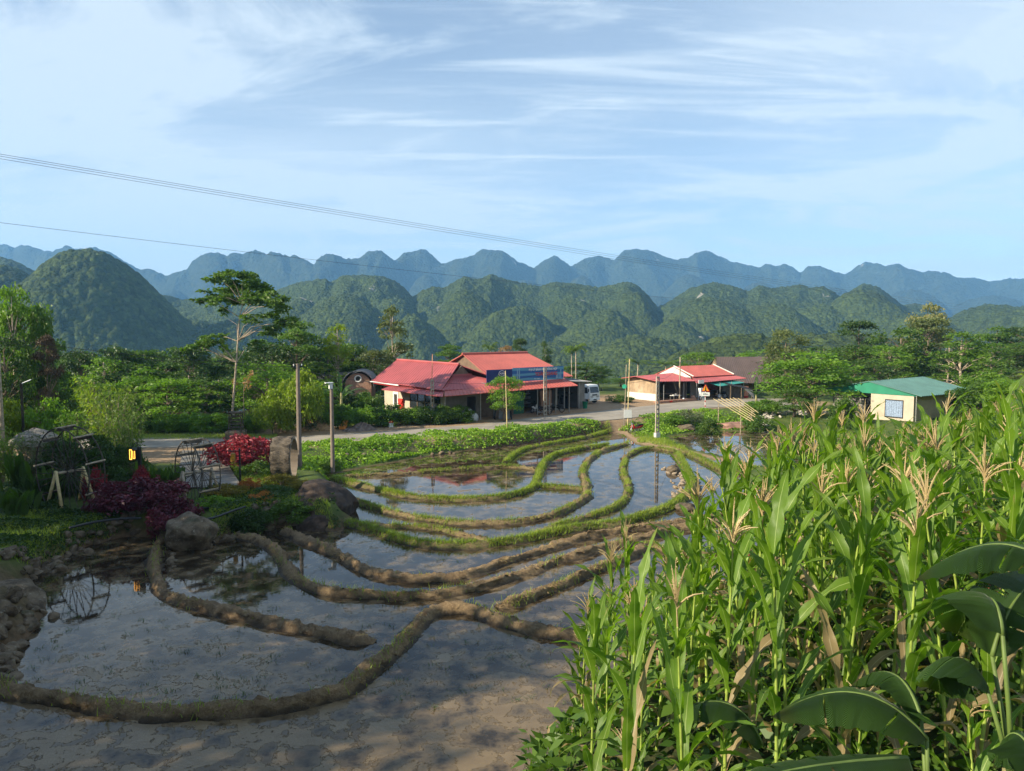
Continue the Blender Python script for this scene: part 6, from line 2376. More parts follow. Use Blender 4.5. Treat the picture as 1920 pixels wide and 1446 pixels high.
rw.tube([(0.34 * math.cos(a), -0.04, zc + 0.34 * math.sin(a)) for a in np.linspace(0, 2 * PI, 19)], 0.07, 6, cap=False)
rw_ = rw.build('round_window', M_white, hG)
MB().tube([(0, -0.03, zc), (0, -0.01, zc)], 0.3, 16).build('window_shade_disc', M_darkin, rw_)  # dark disc on the solid wall, painted as the unlit inside
p2 = D(625, 715, 84)
og = TZ(p2.x, p2.y)
hH = empty('tiled_roof_house', (p2.x - 2.5, p2.y, og), R(8), 'low grey tiled roof house half hidden behind the yellow green tree and banana', 'house')
zz = D(625, 735, 84).z - og
MB().box((-1.5, 0, 0), (4.6, 5, zz)).build('wall', M_brownwall, hH)
r = MB()
sheet(r, (-2.3, -0.8, zz - 0.2), (5.2, -0.8, zz - 0.2), (5.0, 2.5, zz + 2.1), (-2.1, 2.5, zz + 2.1), pitch=0.22, amp=0.05)
sheet(r, (5.2, 5.8, zz - 0.2), (-2.3, 5.8, zz - 0.2), (-2.1, 2.55, zz + 2.1), (5.0, 2.55, zz + 2.1), pitch=0.22, amp=0.05)
r.build('roof', M_tile, hH)

# thatched round roof in the garden
p = D(66, 832, 44)
th = empty('thatched_hut', (p.x, p.y, TZ(p.x, p.y)), 0, 'low grey thatched roof half hidden by bamboo behind the big wheel', 'hut')
oz = p.z - TZ(p.x, p.y)
V, F = [], []
n, m = 28, 8
for j in range(m + 1):
    t_ = j / m
    for i in range(n):
        a = 2 * PI * i / n
        r_ = 1.25 * (1 - t_ ** 2.2) + 0.05
        V.append((r_ * math.cos(a) * 1.1 + 0.04 * math.sin(i * 5 + j), r_ * math.sin(a), oz + 0.95 * t_ + 0.03 * math.sin(i * 7)))
for j in range(m):
    for i in range(n):
        F.append((j * n + i, j * n + (i + 1) % n, (j + 1) * n + (i + 1) % n, (j + 1) * n + i))
obj('roof', new_mesh('roof', V, F), simple('old_thatch', (0.26, 0.23, 0.19), 0.95, 0.4, 6, bump=0.9), th)
MB().tube([(0, 0, 0), (0, 0, oz + 0.1)], 0.95, 20).build('wall', M_wood, th)


# ------------------------------------------------------------------ poles and wires
def concrete_pole(px, pyb, pyt, label, w0=0.16, w1=0.11, mat=None, gz=None, open_web=True, rz=0.5):
    x, y, g = on(px, pyb, gz)
    d = y
    hh = D(px, pyt, d).z - g
    root = empty('utility_pole', (x, y, g - 0.3), rz, label, 'utility pole')
    mb = MB()
    hh += 0.3
    n = int(hh / 0.42)
    if open_web:
        for s in (-1, 1):
            mb.add([(s * w0 - 0.035, -0.06, 0), (s * w0 + 0.035, -0.06, 0), (s * w0 + 0.035, 0.06, 0), (s * w0 - 0.035, 0.06, 0),
                    (s * w1 - 0.035, -0.06, hh), (s * w1 + 0.035, -0.06, hh), (s * w1 + 0.035, 0.06, hh), (s * w1 - 0.035, 0.06, hh)],
                   [(0, 3, 2, 1), (4, 5, 6, 7), (0, 1, 5, 4), (1, 2, 6, 5), (2, 3, 7, 6), (3, 0, 4, 7)])
        for k in range(n + 1):
            z = k * (hh - 0.15) / n
            ww = w0 + (w1 - w0) * z / hh - 0.037
            mb.box((-ww, -0.055, z), (ww, 0.055, z + 0.14))
    else:
        mb.tube([(0, 0, 0), (0, 0, hh)], [w0, w1], 10)
    mb.build('shaft', mat or M_concrete, root)
    return root, hh


pA, hA_ = concrete_pole(562, 874, 682, 'nearest concrete utility pole, left of the two standing before the rice terraces', 0.17, 0.12, gz=0.75, open_web=False)
MB().box((-0.30, -0.04, hA_ - 0.25), (0.30, 0.04, hA_ - 0.15)).build('crossarm', M_darksteel, pA)
for sx in (-0.26, 0.0, 0.26):
    MB().tube([(sx, 0, hA_ - 0.15), (sx, 0, hA_ - 0.02)], 0.035, 8).build('insulator', M_white, pA)
pB, hB_ = concrete_pole(624, 877, 722, 'concrete pole with a small white solar lamp on top, right of the nearest pole', 0.15, 0.11, gz=0.6, open_web=False)
lp = MB().box((-0.42, -0.2, hB_ + 0.12), (0.1, 0.2, hB_ + 0.17)).build('solar_panel', M_white, pB)
MB().box((-0.16, -0.12, hB_ - 0.25), (0.06, 0.12, hB_ + 0.08)).build('lamp_head', M_white, pB)
pC, hC_ = concrete_pole(1022, 781, 689, 'slim concrete utility pole standing on the verge in front of the blue banner', 0.17, 0.13, M_conwarm, gz=1.0)
pD, hD_ = concrete_pole(1232, 814, 706, 'open web concrete utility pole right of the red motorbike', 0.17, 0.13, M_conwarm, gz=0.55)
MB().box((-0.24, -0.16, 0.0), (0.24, 0.16, 0.42)).build('foot_block', M_whitewall, pD)
pE, hE_ = concrete_pole(811, 793, 712, 'short pale concrete pole in front of the cream house wall', 0.15, 0.12, M_conwarm, gz=1.0)


def pole(px, pyb, pyt, rad, mat, label, name='pole', lean=0.0, gz=None, d=None):
    if d is None:
        x, y, g = on(px, pyb, gz)
    else:
        p = D(px, pyb, d)
        x, y, g = p.x, p.y, TZ(p.x, p.y)
    hh = D(px, pyt, y).z - g
    o = MB()
    n = 8
    o.tube([(lean * t * hh, 0.02 * math.sin(t * 6), t * hh) for t in np.linspace(-0.02, 1, n)], [rad * (1.1 - 0.35 * t) for t in np.linspace(0, 1, n)], 8)
    ob = o.build(name, mat, None, smooth=True)
    ob.location = (x, y, g)
    return tag(ob, label, 'pole'), hh


pole(951, 805, 695, 0.05, M_bamboo, 'thin pale bamboo pole on the road edge in front of the mango tree', 'bamboo_pole', -0.03, gz=1.0)
pole(808, 792, 664, 0.045, simple('rusty_pole', (0.50, 0.24, 0.14), 0.8, 0.25, 4), 'tall thin reddish pole beside the short concrete pole', 'thin_pole', 0.03, d=71)
pole(1171, 796, 684, 0.05, M_bamboogrey, 'left one of the two thin bamboo poles beside the white notice board', 'bamboo_pole', 0.02)
pole(1177, 802, 673, 0.06, M_bamboo, 'right and taller one of the two thin bamboo poles beside the white notice board', 'bamboo_pole', 0.015)
pole(1274, 752, 670, 0.09, M_bamboogrey, 'tall wooden pole in front of the white gable', 'wooden_pole', 0.0, gz=1.0)
pole(2, 760, 662, 0.12, M_bamboogrey, 'brown wooden post cut by the left edge of the picture', 'wooden_pole', 0.0, d=46)
# round green sign and small yellow sign by the bamboo poles
x_, y_, g_ = on(1170, 797)
rs = empty('small_round_sign', (x_ - 0.02, y_ - 0.08, g_ + 3.6), 0, 'small green round sign fixed to the left bamboo pole', 'sign')
MB().tube([(0, -0.02, 0), (0, 0.02, 0)], 0.22, 14).build('disc', simple('sign_green', (0.05, 0.45, 0.28), 0.5), rs)
x_, y_, g_ = on(1176, 804)
nb = empty('notice_board', (x_, y_ - 0.1, g_), R(8), 'blank white notice board on two thin posts beside the dirt path', 'notice board')
MB().box((-0.36, -0.02, 1.05), (0.42, 0.02, 1.85)).build('board', M_white, nb)
for s in (-0.34, 0.40):
    MB().tube([(s, 0.04, -0.1), (s, 0.04, 1.9)], 0.025, 6).build('post', M_steel, nb)

# warning sign
x_, y_, g_ = on(1322, 768, 1.0)
ws = empty('warning_sign', (x_, y_, g_ - 0.02), R(-6), 'yellow triangular warning sign with a white distance plate on a red and white post', 'road sign')
pt = MB().tube([(0, 0, 0), (0, 0, 2.65)], 0.04, 10).build('post', M_white, ws)
bnd = MB()
for k in range(3):
    bnd.tube([(0, 0, 0.3 + 0.55 * k), (0, 0, 0.52 + 0.55 * k)], 0.044, 10)
bnd.build('red_bands', M_redpaint, pt)
zt0, sd_ = 2.02, 0.46
def tri(s, y0, y1, zc):
    h_ = s * math.sqrt(3) / 2 * 1.0
    return MB().add([(-s, y0, zc - h_ * 0.66), (s, y0, zc - h_ * 0.66), (0, y0, zc + h_ * 1.33), (-s, y1, zc - h_ * 0.66), (s, y1, zc - h_ * 0.66), (0, y1, zc + h_ * 1.33)],
                    [(0, 1, 2), (5, 4, 3), (0, 3, 4, 1), (1, 4, 5, 2), (2, 5, 3, 0)])
brd = tri(0.47, -0.07, -0.04, 2.35).build('triangle', M_redpaint, ws)
tri(0.36, -0.078, -0.072, 2.35).build('yellow_field', M_yellow, brd)
pg = MB().box((-0.05, -0.088, 2.22), (0.05, -0.080, 2.52)).box((-0.09, -0.088, 2.14), (0.09, -0.080, 2.216)).tube([(0, -0.088, 2.6), (0, -0.080, 2.6)], 0.055, 10)
pg.build('black_pictogram', M_black, brd)
pl = MB().box((-0.47, -0.07, 1.55), (0.47, -0.045, 1.98)).build('distance_plate', M_white, ws)
text('300m', 0.27, pl, (0, -0.075, 1.67), M_black, align='CENTER', ex=0.003)

# solar garden lamp at the left
x_, y_, g_ = *D(43, 790, 46)[:2], 0
g_ = TZ(x_, y_)
zt_ = D(43, 718, 46).z - g_
sl_ = empty('solar_lamp', (x_, y_, g_), R(15), 'black garden lamp post with a tilted white solar panel at the left', 'lamp post')
MB().box((-0.06, -0.06, 0), (0.06, 0.06, zt_)).build('post', M_black, sl_)
MB().slab([(0.1, -0.25, zt_ - 0.02), (0.55, -0.2, zt_ + 0.17), (0.5, 0.2, zt_ + 0.22), (0.05, 0.15, zt_ + 0.02)], 0.03).build('solar_panel', M_white, sl_)

# lanterns
t = NT('lantern_glow')
e_ = t.node('ShaderNodeEmission')
e_.inputs['Color'].default_value = (1.0, 0.42, 0.06, 1)
e_.inputs['Strength'].default_value = 2.2
t.link(e_.outputs[0], t.out.inputs['Surface'])
M_glow = t.m
p = D(253, 852, 37.5)
g_ = TZ(p.x, p.y)
la = empty('lit_lantern', (p.x, p.y, g_), R(-18), 'black lantern with glowing amber frame outlines hanging from a black post', 'lantern')
zc = p.z - g_
MB().box((0.22, -0.06, 0), (0.36, 0.06, zc + 0.40)).build('post', M_black, la)
MB().box((-0.25, -0.03, zc + 0.30), (0.22, 0.03, zc + 0.35)).tube([(-0.2, 0, zc + 0.35), (0.1, 0, zc + 0.62), (0.25, 0, zc + 0.40)], 0.02, 6).build('arm', M_black, la)
MB().box((-0.22, -0.14, zc - 0.27), (0.16, 0.14, zc + 0.27)).build('housing', M_black, la)
gl = MB()
y0 = -0.15
for (xa, xb) in ((-0.21, -0.06),):
    gl.box((xa, y0, zc - 0.26), (xa + 0.03, y0 + 0.008, zc + 0.26)).box((xb - 0.03, y0, zc - 0.26), (xb, y0 + 0.008, zc + 0.26))
    gl.box((xa + 0.031, y0, zc + 0.23), (xb - 0.031, y0 + 0.008, zc + 0.26)).box((xa + 0.031, y0, zc - 0.26), (xb - 0.031, y0 + 0.008, zc - 0.23))
gl.box((0.0, y0, zc - 0.2), (0.025, y0 + 0.008, zc + 0.2)).box((0.12, y0, zc - 0.2), (0.145, y0 + 0.008, zc + 0.2)).box((0.026, y0, zc - 0.2), (0.119, y0 + 0.008, zc - 0.175))
gl.build('glowing_frame', M_glow, la)
p = D(437, 858, 40)
g_ = TZ(p.x, p.y)
zc = p.z - g_
lb_ = empty('hanging_lantern', (p.x, p.y, g_), R(10), 'dim amber lantern hanging from a black gallows post in front of the red bush', 'lantern')
MB().box((0.30, -0.05, 0), (0.39, 0.05, zc + 0.5)).box((-0.25, -0.03, zc + 0.34), (0.30, 0.03, zc + 0.38)).build('post', M_black, lb_)
MB().tube([(0, 0, zc - 0.26), (0, 0, zc - 0.2), (0, 0, zc + 0.2), (0, 0, zc + 0.26)], [0.08, 0.13, 0.13, 0.08], 12).tube([(0, 0, zc + 0.26), (0, 0, zc + 0.34)], 0.01, 4).build('housing', simple('amber_lantern', (0.30, 0.17, 0.04), 0.5, 0.2, 8), lb_)
gl = MB()
for a in range(-1, 2):
    gl.box((a * 0.07 - 0.012, -0.15, zc - 0.18), (a * 0.07 + 0.012, -0.137, zc + 0.18))
gl.box((-0.058, -0.15, zc - 0.02), (-0.012, -0.137, zc + 0.015)).box((0.012, -0.15, zc - 0.02), (0.058, -0.137, zc + 0.015))
gl.build('lattice', M_yellow, lb_)


# wires
def wire(p0, p1, sag, label, r=0.015, n=40):
    p0, p1 = Vector(p0), Vector(p1)
    pts = [p0.lerp(p1, t) - Vector((0, 0, 4 * sag * t * (1 - t))) for t in np.linspace(0, 1, n)]
    o = MB().tube(pts, r, 5).build('overhead_wire', M_darksteel)
    return tag(o, label, 'wire')


def wpx(a, b, da, db, sag, label, r):
    wire(D(*a, da), D(*b, db), sag, label, r)


wpx((-160, 262), (2080, 596), 60, 330, 2.6, 'topmost power line crossing the sky from upper left to the right hills', 0.018)
wpx((-160, 266), (2080, 602), 61, 330, 2.4, 'second power line, just beneath the topmost one', 0.018)
wpx((-160, 271), (2080, 608), 62, 330, 2.2, 'third power line, lowest of the three running close together', 0.018)
wpx((-160, 398), (2080, 606), 80, 300, 3.6, 'single power line crossing the far mountains well below the triple lines', 0.022)
wA = Vector((pA.location.x, pA.location.y, pA.location.z + hA_))
for k, dz in enumerate((-0.03, -0.2)):
    wire(D(-120, 612 + 8 * k, 44), wA + Vector((0, 0, dz)), 0.5, ('upper' if k == 0 else 'lower') + ' slack cable from the left edge to the nearest concrete pole', 0.014)
wC = Vector((pC.location.x, pC.location.y, pC.location.z + hC_ - 0.5))
wE = Vector((pE.location.x, pE.location.y, pE.location.z + hE_ - 0.2))
wD = Vector((pD.location.x, pD.location.y, pD.location.z + hD_ - 0.2))
wire(wA + Vector((0, 0, -0.35)), wE, 0.5, 'cable between the nearest concrete pole and the short pale one', 0.014)
wire(wE, wC, 0.6, 'cable running along the red porch roof between two concrete poles', 0.014)
wire(wC + Vector((0, 0, -0.3)), wD, 0.7, 'cable over the yard between the banner pole and the open web pole', 0.014)
wire(wD, Vector((*G(1274, 752, 1.0), D(1274, 680, G(1274, 752, 1.0)[1]).z)), 0.6, 'cable from the open web pole to the wooden pole', 0.014)


# ------------------------------------------------------------------ bamboo water wheels
def water_wheel(loc, rz, rad, width, hub_h, label, nsp=16, bracing=True, mat=None, legm=None):
    """axis along local y"""
    root = empty('bamboo_waterwheel', loc, rz, label, 'waterwheel')
    mat = mat or M_wheelwood
    for s in (-1, 1):
        y = s * width / 2
        pts = [(rad * math.cos(a), y, hub_h + rad * math.sin(a)) for a in np.linspace(0, 2 * PI, 49)]
        MB().tube(pts, 0.034, 5, cap=False).build('rim', mat, root)
        sp = MB()
        for k in range(nsp):
            a = 2 * PI * k / nsp + 0.1
            sp.tube([(0.08 * math.cos(a + 1.2), y * 0.45, hub_h + 0.08 * math.sin(a + 1.2)), (rad * math.cos(a), y, hub_h + rad * math.sin(a))], 0.019, 4)
        sp.build('spokes', mat, root)
        r2 = rad * 0.82
    MB().tube([(0, -width * 0.5 - 0.35, hub_h), (0, width * 0.5 + 0.35, hub_h)], 0.07, 10).build('axle', M_bamboogrey, root)
    for k in range(nsp):
        a = 2 * PI * (k + 0.5) / nsp + 0.1
        ca, sa = math.cos(a), math.sin(a)
        if k % 2:
            MB().tube([(rad * ca, -width / 2 - 0.06, hub_h + rad * sa), (rad * ca, width / 2 + 0.06, hub_h + rad * sa)], 0.025, 5).build('paddle', mat, root)
        else:
            # bamboo scoop tube lashed across the rims
            MB().tube([(rad * ca, -width / 2 - 0.1, hub_h + rad * sa), (rad * ca * 0.99, width / 2 + 0.1, hub_h + rad * sa + 0.08)], 0.045, 7).build('scoop', M_bamboogrey, root)
            M_ = Matrix.Translation((rad * 0.97 * ca, 0, hub_h + rad * 0.97 * sa)) @ Matrix.Rotation(-a, 4, 'Y')
            MB().box((-0.10, -width / 2, -0.012), (0.10, width / 2, 0.012), M_).build('paddle', mat, root)
    for s in (-1, 1):
        y = s * (width / 2 + 0.28)
        for q in (-1, 1):
            MB().tube([(q * 0.62, y + s * 0.15, 0), (0.0, y, hub_h + 0.12)], [0.085, 0.065], 9).build('support_leg', legm or M_bamboo, root, smooth=True)
    return root


p = D(131, 884, 36.5)
g_ = TZ(p.x, p.y)
water_wheel((p.x, p.y, g_), R(-28), 2.2, 0.8, p.z - g_, 'larger bamboo water wheel at the left on four tan log legs', 18)
p = D(370, 885, 38.5)
g_ = TZ(p.x, p.y)
water_wheel((p.x, p.y, g_), R(-44), 1.68, 0.95, p.z - g_, 'smaller bamboo water wheel in front of the slatted garden path', 16, mat=simple('grey_wheel_bamboo', (0.085, 0.072, 0.056), 0.75, 0.4, 9), legm=M_bamboogrey)
pb = on(365, 955)
MB_ = MB().tube([(-0.9, 0, 0.12), (0.9, -0.5, 0.16)], 0.06, 8)
o = MB_.build('water_pipe', M_black, None)
o.location = (pb[0], pb[1], pb[2])
tag(o, 'short black pipe lying under the smaller wheel', 'pipe')

# hollow trunk ring
p = D(533, 893, 43)
g_ = TZ(p.x, p.y)
ring = empty('hollow_trunk_ring', (p.x, p.y, g_), R(93), 'weathered hollow tree trunk slice standing upright like a ring in the garden', 'tree trunk')
n, m = 40, 8
ztop = D(533, 822, 43).z - g_
Rr = ztop / 2 + 0.05
rng = np.random.default_rng(5)
def ringv(i, r0, y, rough_):
    a = 2 * PI * i / n
    r_ = r0 * (1 + rough_ * (0.025 * math.sin(3 * a + y) + 0.018 * math.sin(11 * a) + 0.016 * math.sin(19 * a)))
    return (r_ * math.cos(a) * 0.80, y, Rr + r_ * math.sin(a))
V, F = [], []
ys = np.linspace(-0.55, 0.55, m + 1)
for j in range(m + 1):
    bul = 1.0 + 0.02 * math.sin(j * 1.3)
    for i in range(n):
        V.append(ringv(i, Rr * bul, ys[j] + 0.03 * math.sin(i * 1.7), 1.0))
for j in range(m):
    for i in range(n):
        F.append((j * n + i, (j + 1) * n + i, (j + 1) * n + (i + 1) % n, j * n + (i + 1) % n))
tbk = NT('old_bark')
co = tbk.mapping(tbk.coord(), scale=(1, 0.35, 1))
bk = tbk.mix(tbk.ramp(tbk.noise(6, 8, 0.7, 0.8, vec=co), 0.35, 0.65), (0.035, 0.028, 0.022), (0.19, 0.155, 0.115))
tbk.princ(bk, 0.95, tbk.bump(tbk.noise(7, 8, 0.75, 1.0, vec=co), 1.0, 0.10))
obj('bark', new_mesh('bark', V, F, smooth=True), tbk.m, ring)
V, F = [], []
for (yy, r0) in ((-0.58, 0.985), (-0.60, 0.90), (0.60, 0.90), (0.58, 0.985)):
    for i in range(n):
        V.append(ringv(i, Rr * r0, yy, 0.6))
for j in range(3):
    for i in range(n):
        F.append((j * n + i, j * n + (i + 1) % n, (j + 1) * n + (i + 1) % n, (j + 1) * n + i))
inn = NT('inner_slats')
wv = inn.node('ShaderNodeTexWave', wave_type='BANDS', bands_direction='Z')
wv.inputs['Scale'].default_value = 5.5
wv.inputs['Distortion'].default_value = 0.6
inn.link(inn.coord(), wv.inputs['Vector'])
ic = inn.mix(wv.outputs['Fac'], (0.10, 0.075, 0.055), (0.40, 0.33, 0.26))
inn.princ(ic, 0.9, inn.bump(wv.outputs['Fac'], 0.5, 0.03))
obj('inner_lining', new_mesh('inner_lining', V, F), inn.m, ring)


# ------------------------------------------------------------------ rocks
def rock_mesh(name, seed, sub=4, rough_=0.35, flat=0.8):
    bm = bmesh.new()
    bmesh.ops.create_icosphere(bm, subdivisions=sub, radius=1.0)
    co = np.array([v.co[:] for v in bm.verts])
    rng = np.random.default_rng(seed)
    disp = np.zeros(len(co))
    # chisel with random planes, then roughen
    for k in range(16):
        nrm = rng.normal(size=3)
        nrm /= np.linalg.norm(nrm)
        dd = 0.62 + 0.3 * rng.random()
        dist = co @ nrm - dd
        co -= np.outer(np.clip(dist, 0, None) * 0.85, nrm)
    nn = (fbm(co[:, 0] * 2.3 + seed, co[:, 1] * 2.3 + co[:, 2] * 1.7, 4, seed) - 0.5)
    co *= (1 + rough_ * nn)[:, None]
    co[:, 2] *= flat
    for v, c in zip(bm.verts, co):
        v.co = c
    me = bpy.data.meshes.new(name)
    bm.to_mesh(me)
    bm.free()
    me.polygons.foreach_set('use_smooth', [True] * len(me.polygons))
    return me


def rock(name, loc, scale, rz, mat, label, seed, group=None, cat='rock', sub=4, tilt=(0, 0)):
    o = obj(name, rock_mesh(name, seed, sub), mat)
    o.location = loc
    o.scale = scale
    o.rotation_euler = (tilt[0], tilt[1], rz)
    return tag(o, label, cat, group)


x_, y_ = G(345, 1040, 0)
rock('boulder', (x_ - 0.25, y_ + 1.2, 0.45), (1.35, 1.3, 1.35), 0.4, M_rock, 'largest pale boulder at the water edge in front of the purple bush', 5, cat='boulder', sub=5)
x_, y_ = G(385, 1005, 0)
rock('boulder', (x_ + 0.3, y_ + 0.2, 0.1), (0.45, 0.4, 0.45), 1.4, M_rock, 'small grey boulder touching the right side of the largest one', 8, cat='boulder')
x_, y_ = G(620, 985, 0)
rock('dark_outcrop', (x_ - 0.9, y_ + 2.6, 0.2), (2.0, 2.9, 2.05), 0.15, M_darkrock, 'dark brown rock dome dropping from the flower bed to the terraces', 12, cat='rock outcrop', sub=5)
x_, y_ = G(590, 1000, 0)
rock('dark_outcrop', (x_ - 0.1, y_ + 1.0, 0.1), (1.0, 0.8, 0.75), 0.6, M_darkrock, 'low brown rock at the foot of the dark dome', 15, cat='rock outcrop', sub=5)
x_, y_ = G(40, 1150, 0)
rock('earth_mound', (x_ - 0.9, y_ + 0.2, 0.1), (1.5, 1.7, 1.05), 0.3, M_rock, 'rough stony mound jutting into the water at the left edge', 21, cat='rock outcrop', sub=5)
x_, y_ = G(1262, 885, 0)
rock('boulder', (x_, y_, 0.15), (0.5, 0.45, 0.4), 0.3, M_rock, 'small pale boulder on top of the stone heap among the right terraces', 25, cat='boulder')
x_, y_ = G(1287, 955, 0)
rock('boulder', (x_, y_, 0.1), (0.75, 0.5, 0.35), 0.6, M_rock, 'low tan boulder where the bright grassy bank turns up at the right', 26, cat='boulder')
x_, y_, g_ = on(1287, 806)
rock('boulder', (x_, y_, g_ + 0.1), (1.15, 0.8, 0.6), 0.2, M_rock, 'brown boulder in the green weeds above the small right pond', 27, cat='boulder')
x_, y_, g_ = on(1372, 800)
rock('earth_mound', (x_, y_, g_), (1.9, 1.2, 0.75), 0.1, simple('pink_earth', (0.30, 0.17, 0.13), 0.95, 0.3, 2, bump=0.6), 'bare pinkish earth mound in front of the leaning bamboo rack', 28, cat='earth mound')

RP = [rock_mesh('wall_stone', 100 + k, 2, 0.3, 0.75) for k in range(7)]
for m_ in RP:
    m_.materials.append(M_rock)
    m_.polygons.foreach_set('use_smooth', [False] * len(m_.polygons))
RP2 = [rock_mesh('pale_stone', 200 + k, 2, 0.3, 0.7) for k in range(5)]
for m_ in RP2:
    m_.materials.append(M_palestone)
RP3 = [m_.copy() for m_ in RP2]
for m_ in RP3:
    m_.materials[0] = M_tanstone
rr = random.Random(9)


def stone_line(pxs, count, smin, smax, spread, label, group, pool, zs=(0.05, 0.6), name='wall_stone', base=None, cat='stone', rise=None):
    ln = resample([G(a, b, 0.2) for a, b in pxs], 60)
    for k in range(count):
        t_ = rr.random() * 58.9
        i = int(t_)
        p = ln[i].lerp(ln[i + 1], t_ - i)
        x, y = p.x + rr.gauss(0, spread), p.y + rr.gauss(0, spread)
        s = smin + (smax - smin) * rr.random() ** 1.6
        o = bpy.data.objects.new(name, rr.choice(pool))
        COL.objects.link(o)
        z = TZ(x, y) if base is None else base + zs[0] + (zs[1] - zs[0]) * rr.random()
        o.location = (x, y, max(z, -0.05) + s * 0.25)
        o.scale = (s * (0.8 + 0.5 * rr.random()), s * (0.8 + 0.4 * rr.random()), s * (0.7 + 0.4 * rr.random()))
        o.rotation_euler = (rr.random(), rr.random(), rr.random() * 6)
        tag(o, label, cat, group)


stone_line([(60, 1075), (100, 1050), (160, 1015), (230, 995), (270, 990)], 75, 0.12, 0.30, 0.22,
           'rough stone in the dry wall between the left garden and the water', 'stones of the garden retaining wall', RP)
stone_line([(-10, 1080), (40, 1075), (90, 1060)], 36, 0.14, 0.34, 0.25,
           'dark stone in the tumbled heap at the left edge of the water', 'stones heaped at the left edge', RP)
stone_line([(395, 1012), (430, 1000), (480, 985), (540, 975)], 46, 0.14, 0.36, 0.25,
           'stone in the wall below the flower bed right of the largest boulder', 'stones below the flower bed', RP)
stone_line([(10, 1270), (0, 1210), (30, 1170), (70, 1140)], 60, 0.14, 0.30, 0.25,
           'stone along the left edge of the largest flooded terrace', 'stones left of the largest terrace', RP)
stone_line([(1262, 872), (1280, 890), (1278, 915), (1270, 930)], 60, 0.10, 0.24, 0.35,
           'small tan stone of the heap along the right terrace bank', 'stones heaped on the right terrace bank', RP3, name='heap_stone')
stone_line([(1405, 800), (1450, 793), (1520, 789), (1600, 790), (1680, 793)], 200, 0.12, 0.30, 0.6,
           'white stone of the low bank in front of the green roofed hut', 'white stones in front of the hut', RP2, name='white_stone')
stone_line([(650, 866), (700, 858), (760, 852), (850, 846)], 18, 0.12, 0.3, 0.3,
           'brown stone showing in the green road bank', 'stones in the green road bank', RP)
stone_line([(316, 1000), (322, 1030), (325, 1060)], 18, 0.10, 0.2, 0.12,
           'small stone packed against the mud bank beside the largest boulder', 'stones beside the largest boulder', RP)

# ------------------------------------------------------------------ heaps and small things on the roadside
def heap(name, px, py, rx, ry, hh, mat, label, cat, seed, z=1.0):
    x, y = G(px, py, z)
    rng = np.random.default_rng(seed)
    nr, na = 18, 40
    V, F = [], []
    for j in range(nr + 1):
        r_ = j / nr
        for i in range(na):
            a = 2 * PI * i / na
            lump = 1 + 0.18 * math.sin(3 * a + seed) + 0.10 * math.sin(7 * a)
            z_ = hh * (1 - r_ ** 1.5) * (1 + 0.15 * math.sin(5 * a + 3 * r_)) + rng.normal() * 0.03 * hh / 0.8
            V.append((rx * r_ * lump * math.cos(a), ry * r_ * lump * math.sin(a), z_ - 0.05))
    for j in range(nr):
        for i in range(na):
            F.append((j * na + i, (j + 1) * na + i, (j + 1) * na + (i + 1) % na, j * na + (i + 1) % na))
    o = obj(name, new_mesh(name, V, F, smooth=False), mat)
    o.location = (x, y, z)
    return tag(o, label, cat)


heap('straw_heap', 592, 806, 1.9, 1.4, 1.15, M_straw, 'big heap of straw and reddish soil between the two near poles', 'heap', 3)
heap('straw_heap', 545, 811, 1.3, 0.9, 0.45, M_straw, 'low spread of straw left of the big heap', 'heap', 5)
heap('rubble_heap', 678, 806, 1.2, 0.9, 0.65, M_rubble, 'dark brown rubble heap beside the orange board', 'heap', 7)
heap('rubble_heap', 655, 808, 0.8, 0.6, 0.3, M_rubble, 'small grey rubble heap under the orange board', 'heap', 8)
x_, y_ = G(645, 806, 1.0)
ob = empty('orange_board', (x_, y_, 1.0), R(15), 'slanting orange board leaning at the roadside right of the straw heap', 'board')
MB().slab([(-0.45, 0, 0.05), (0.15, 0, 0.05), (0.45, 0.3, 0.75), (0.40, 0.3, 1.0), (0.0, 0.2, 0.85), (-0.42, 0.05, 0.4)], 0.04, (0, -0.9, 0.3)).build('panel', M_orange, ob)
MB().tube([(0.1, 0.5, 0), (0.3, 0.3, 0.7)], 0.03, 5).build('prop', M_wood, ob)
x_, y_ = G(733, 801, 1.0)
ks = empty('milestone', (x_, y_, 0.97), R(35), 'white roadside kilometre stone with a rounded red top', 'milestone')
MB().box((-0.2, -0.1, 0), (0.2, 0.1, 0.42)).build('shaft', M_white, ks, bevel=0.02)
pts = [(0.2 * math.cos(a), 0.20 * math.sin(a) + 0.425) for a in np.linspace(0, PI, 9)]
V = [(x, -0.1, z) for x, z in pts] + [(x, 0.1, z) for x, z in pts]
MB().add(V, [tuple(range(9)), tuple(range(17, 8, -1))] + [(i, i + 9, (i + 1) % 9 + 9, (i + 1) % 9) for i in range(9)]).build('red_cap', M_redpaint, ks)
# pale logs
x_, y_ = G(515, 812, 1.0)
lg = MB()
for k in range(3):
    lg.tube([(k * 0.28, 0, 0.0), (k * 0.28 + 0.04, 0.1, 0.55 - 0.1 * k)], 0.13, 9)
o = lg.build('cut_log', simple('cut_wood', (0.45, 0.30, 0.19), 0.9, 0.25, 5), None, smooth=False)
o.location = (x_, y_, 1.0)
tag(o, 'short pale cut log ends standing left of the straw', 'log')
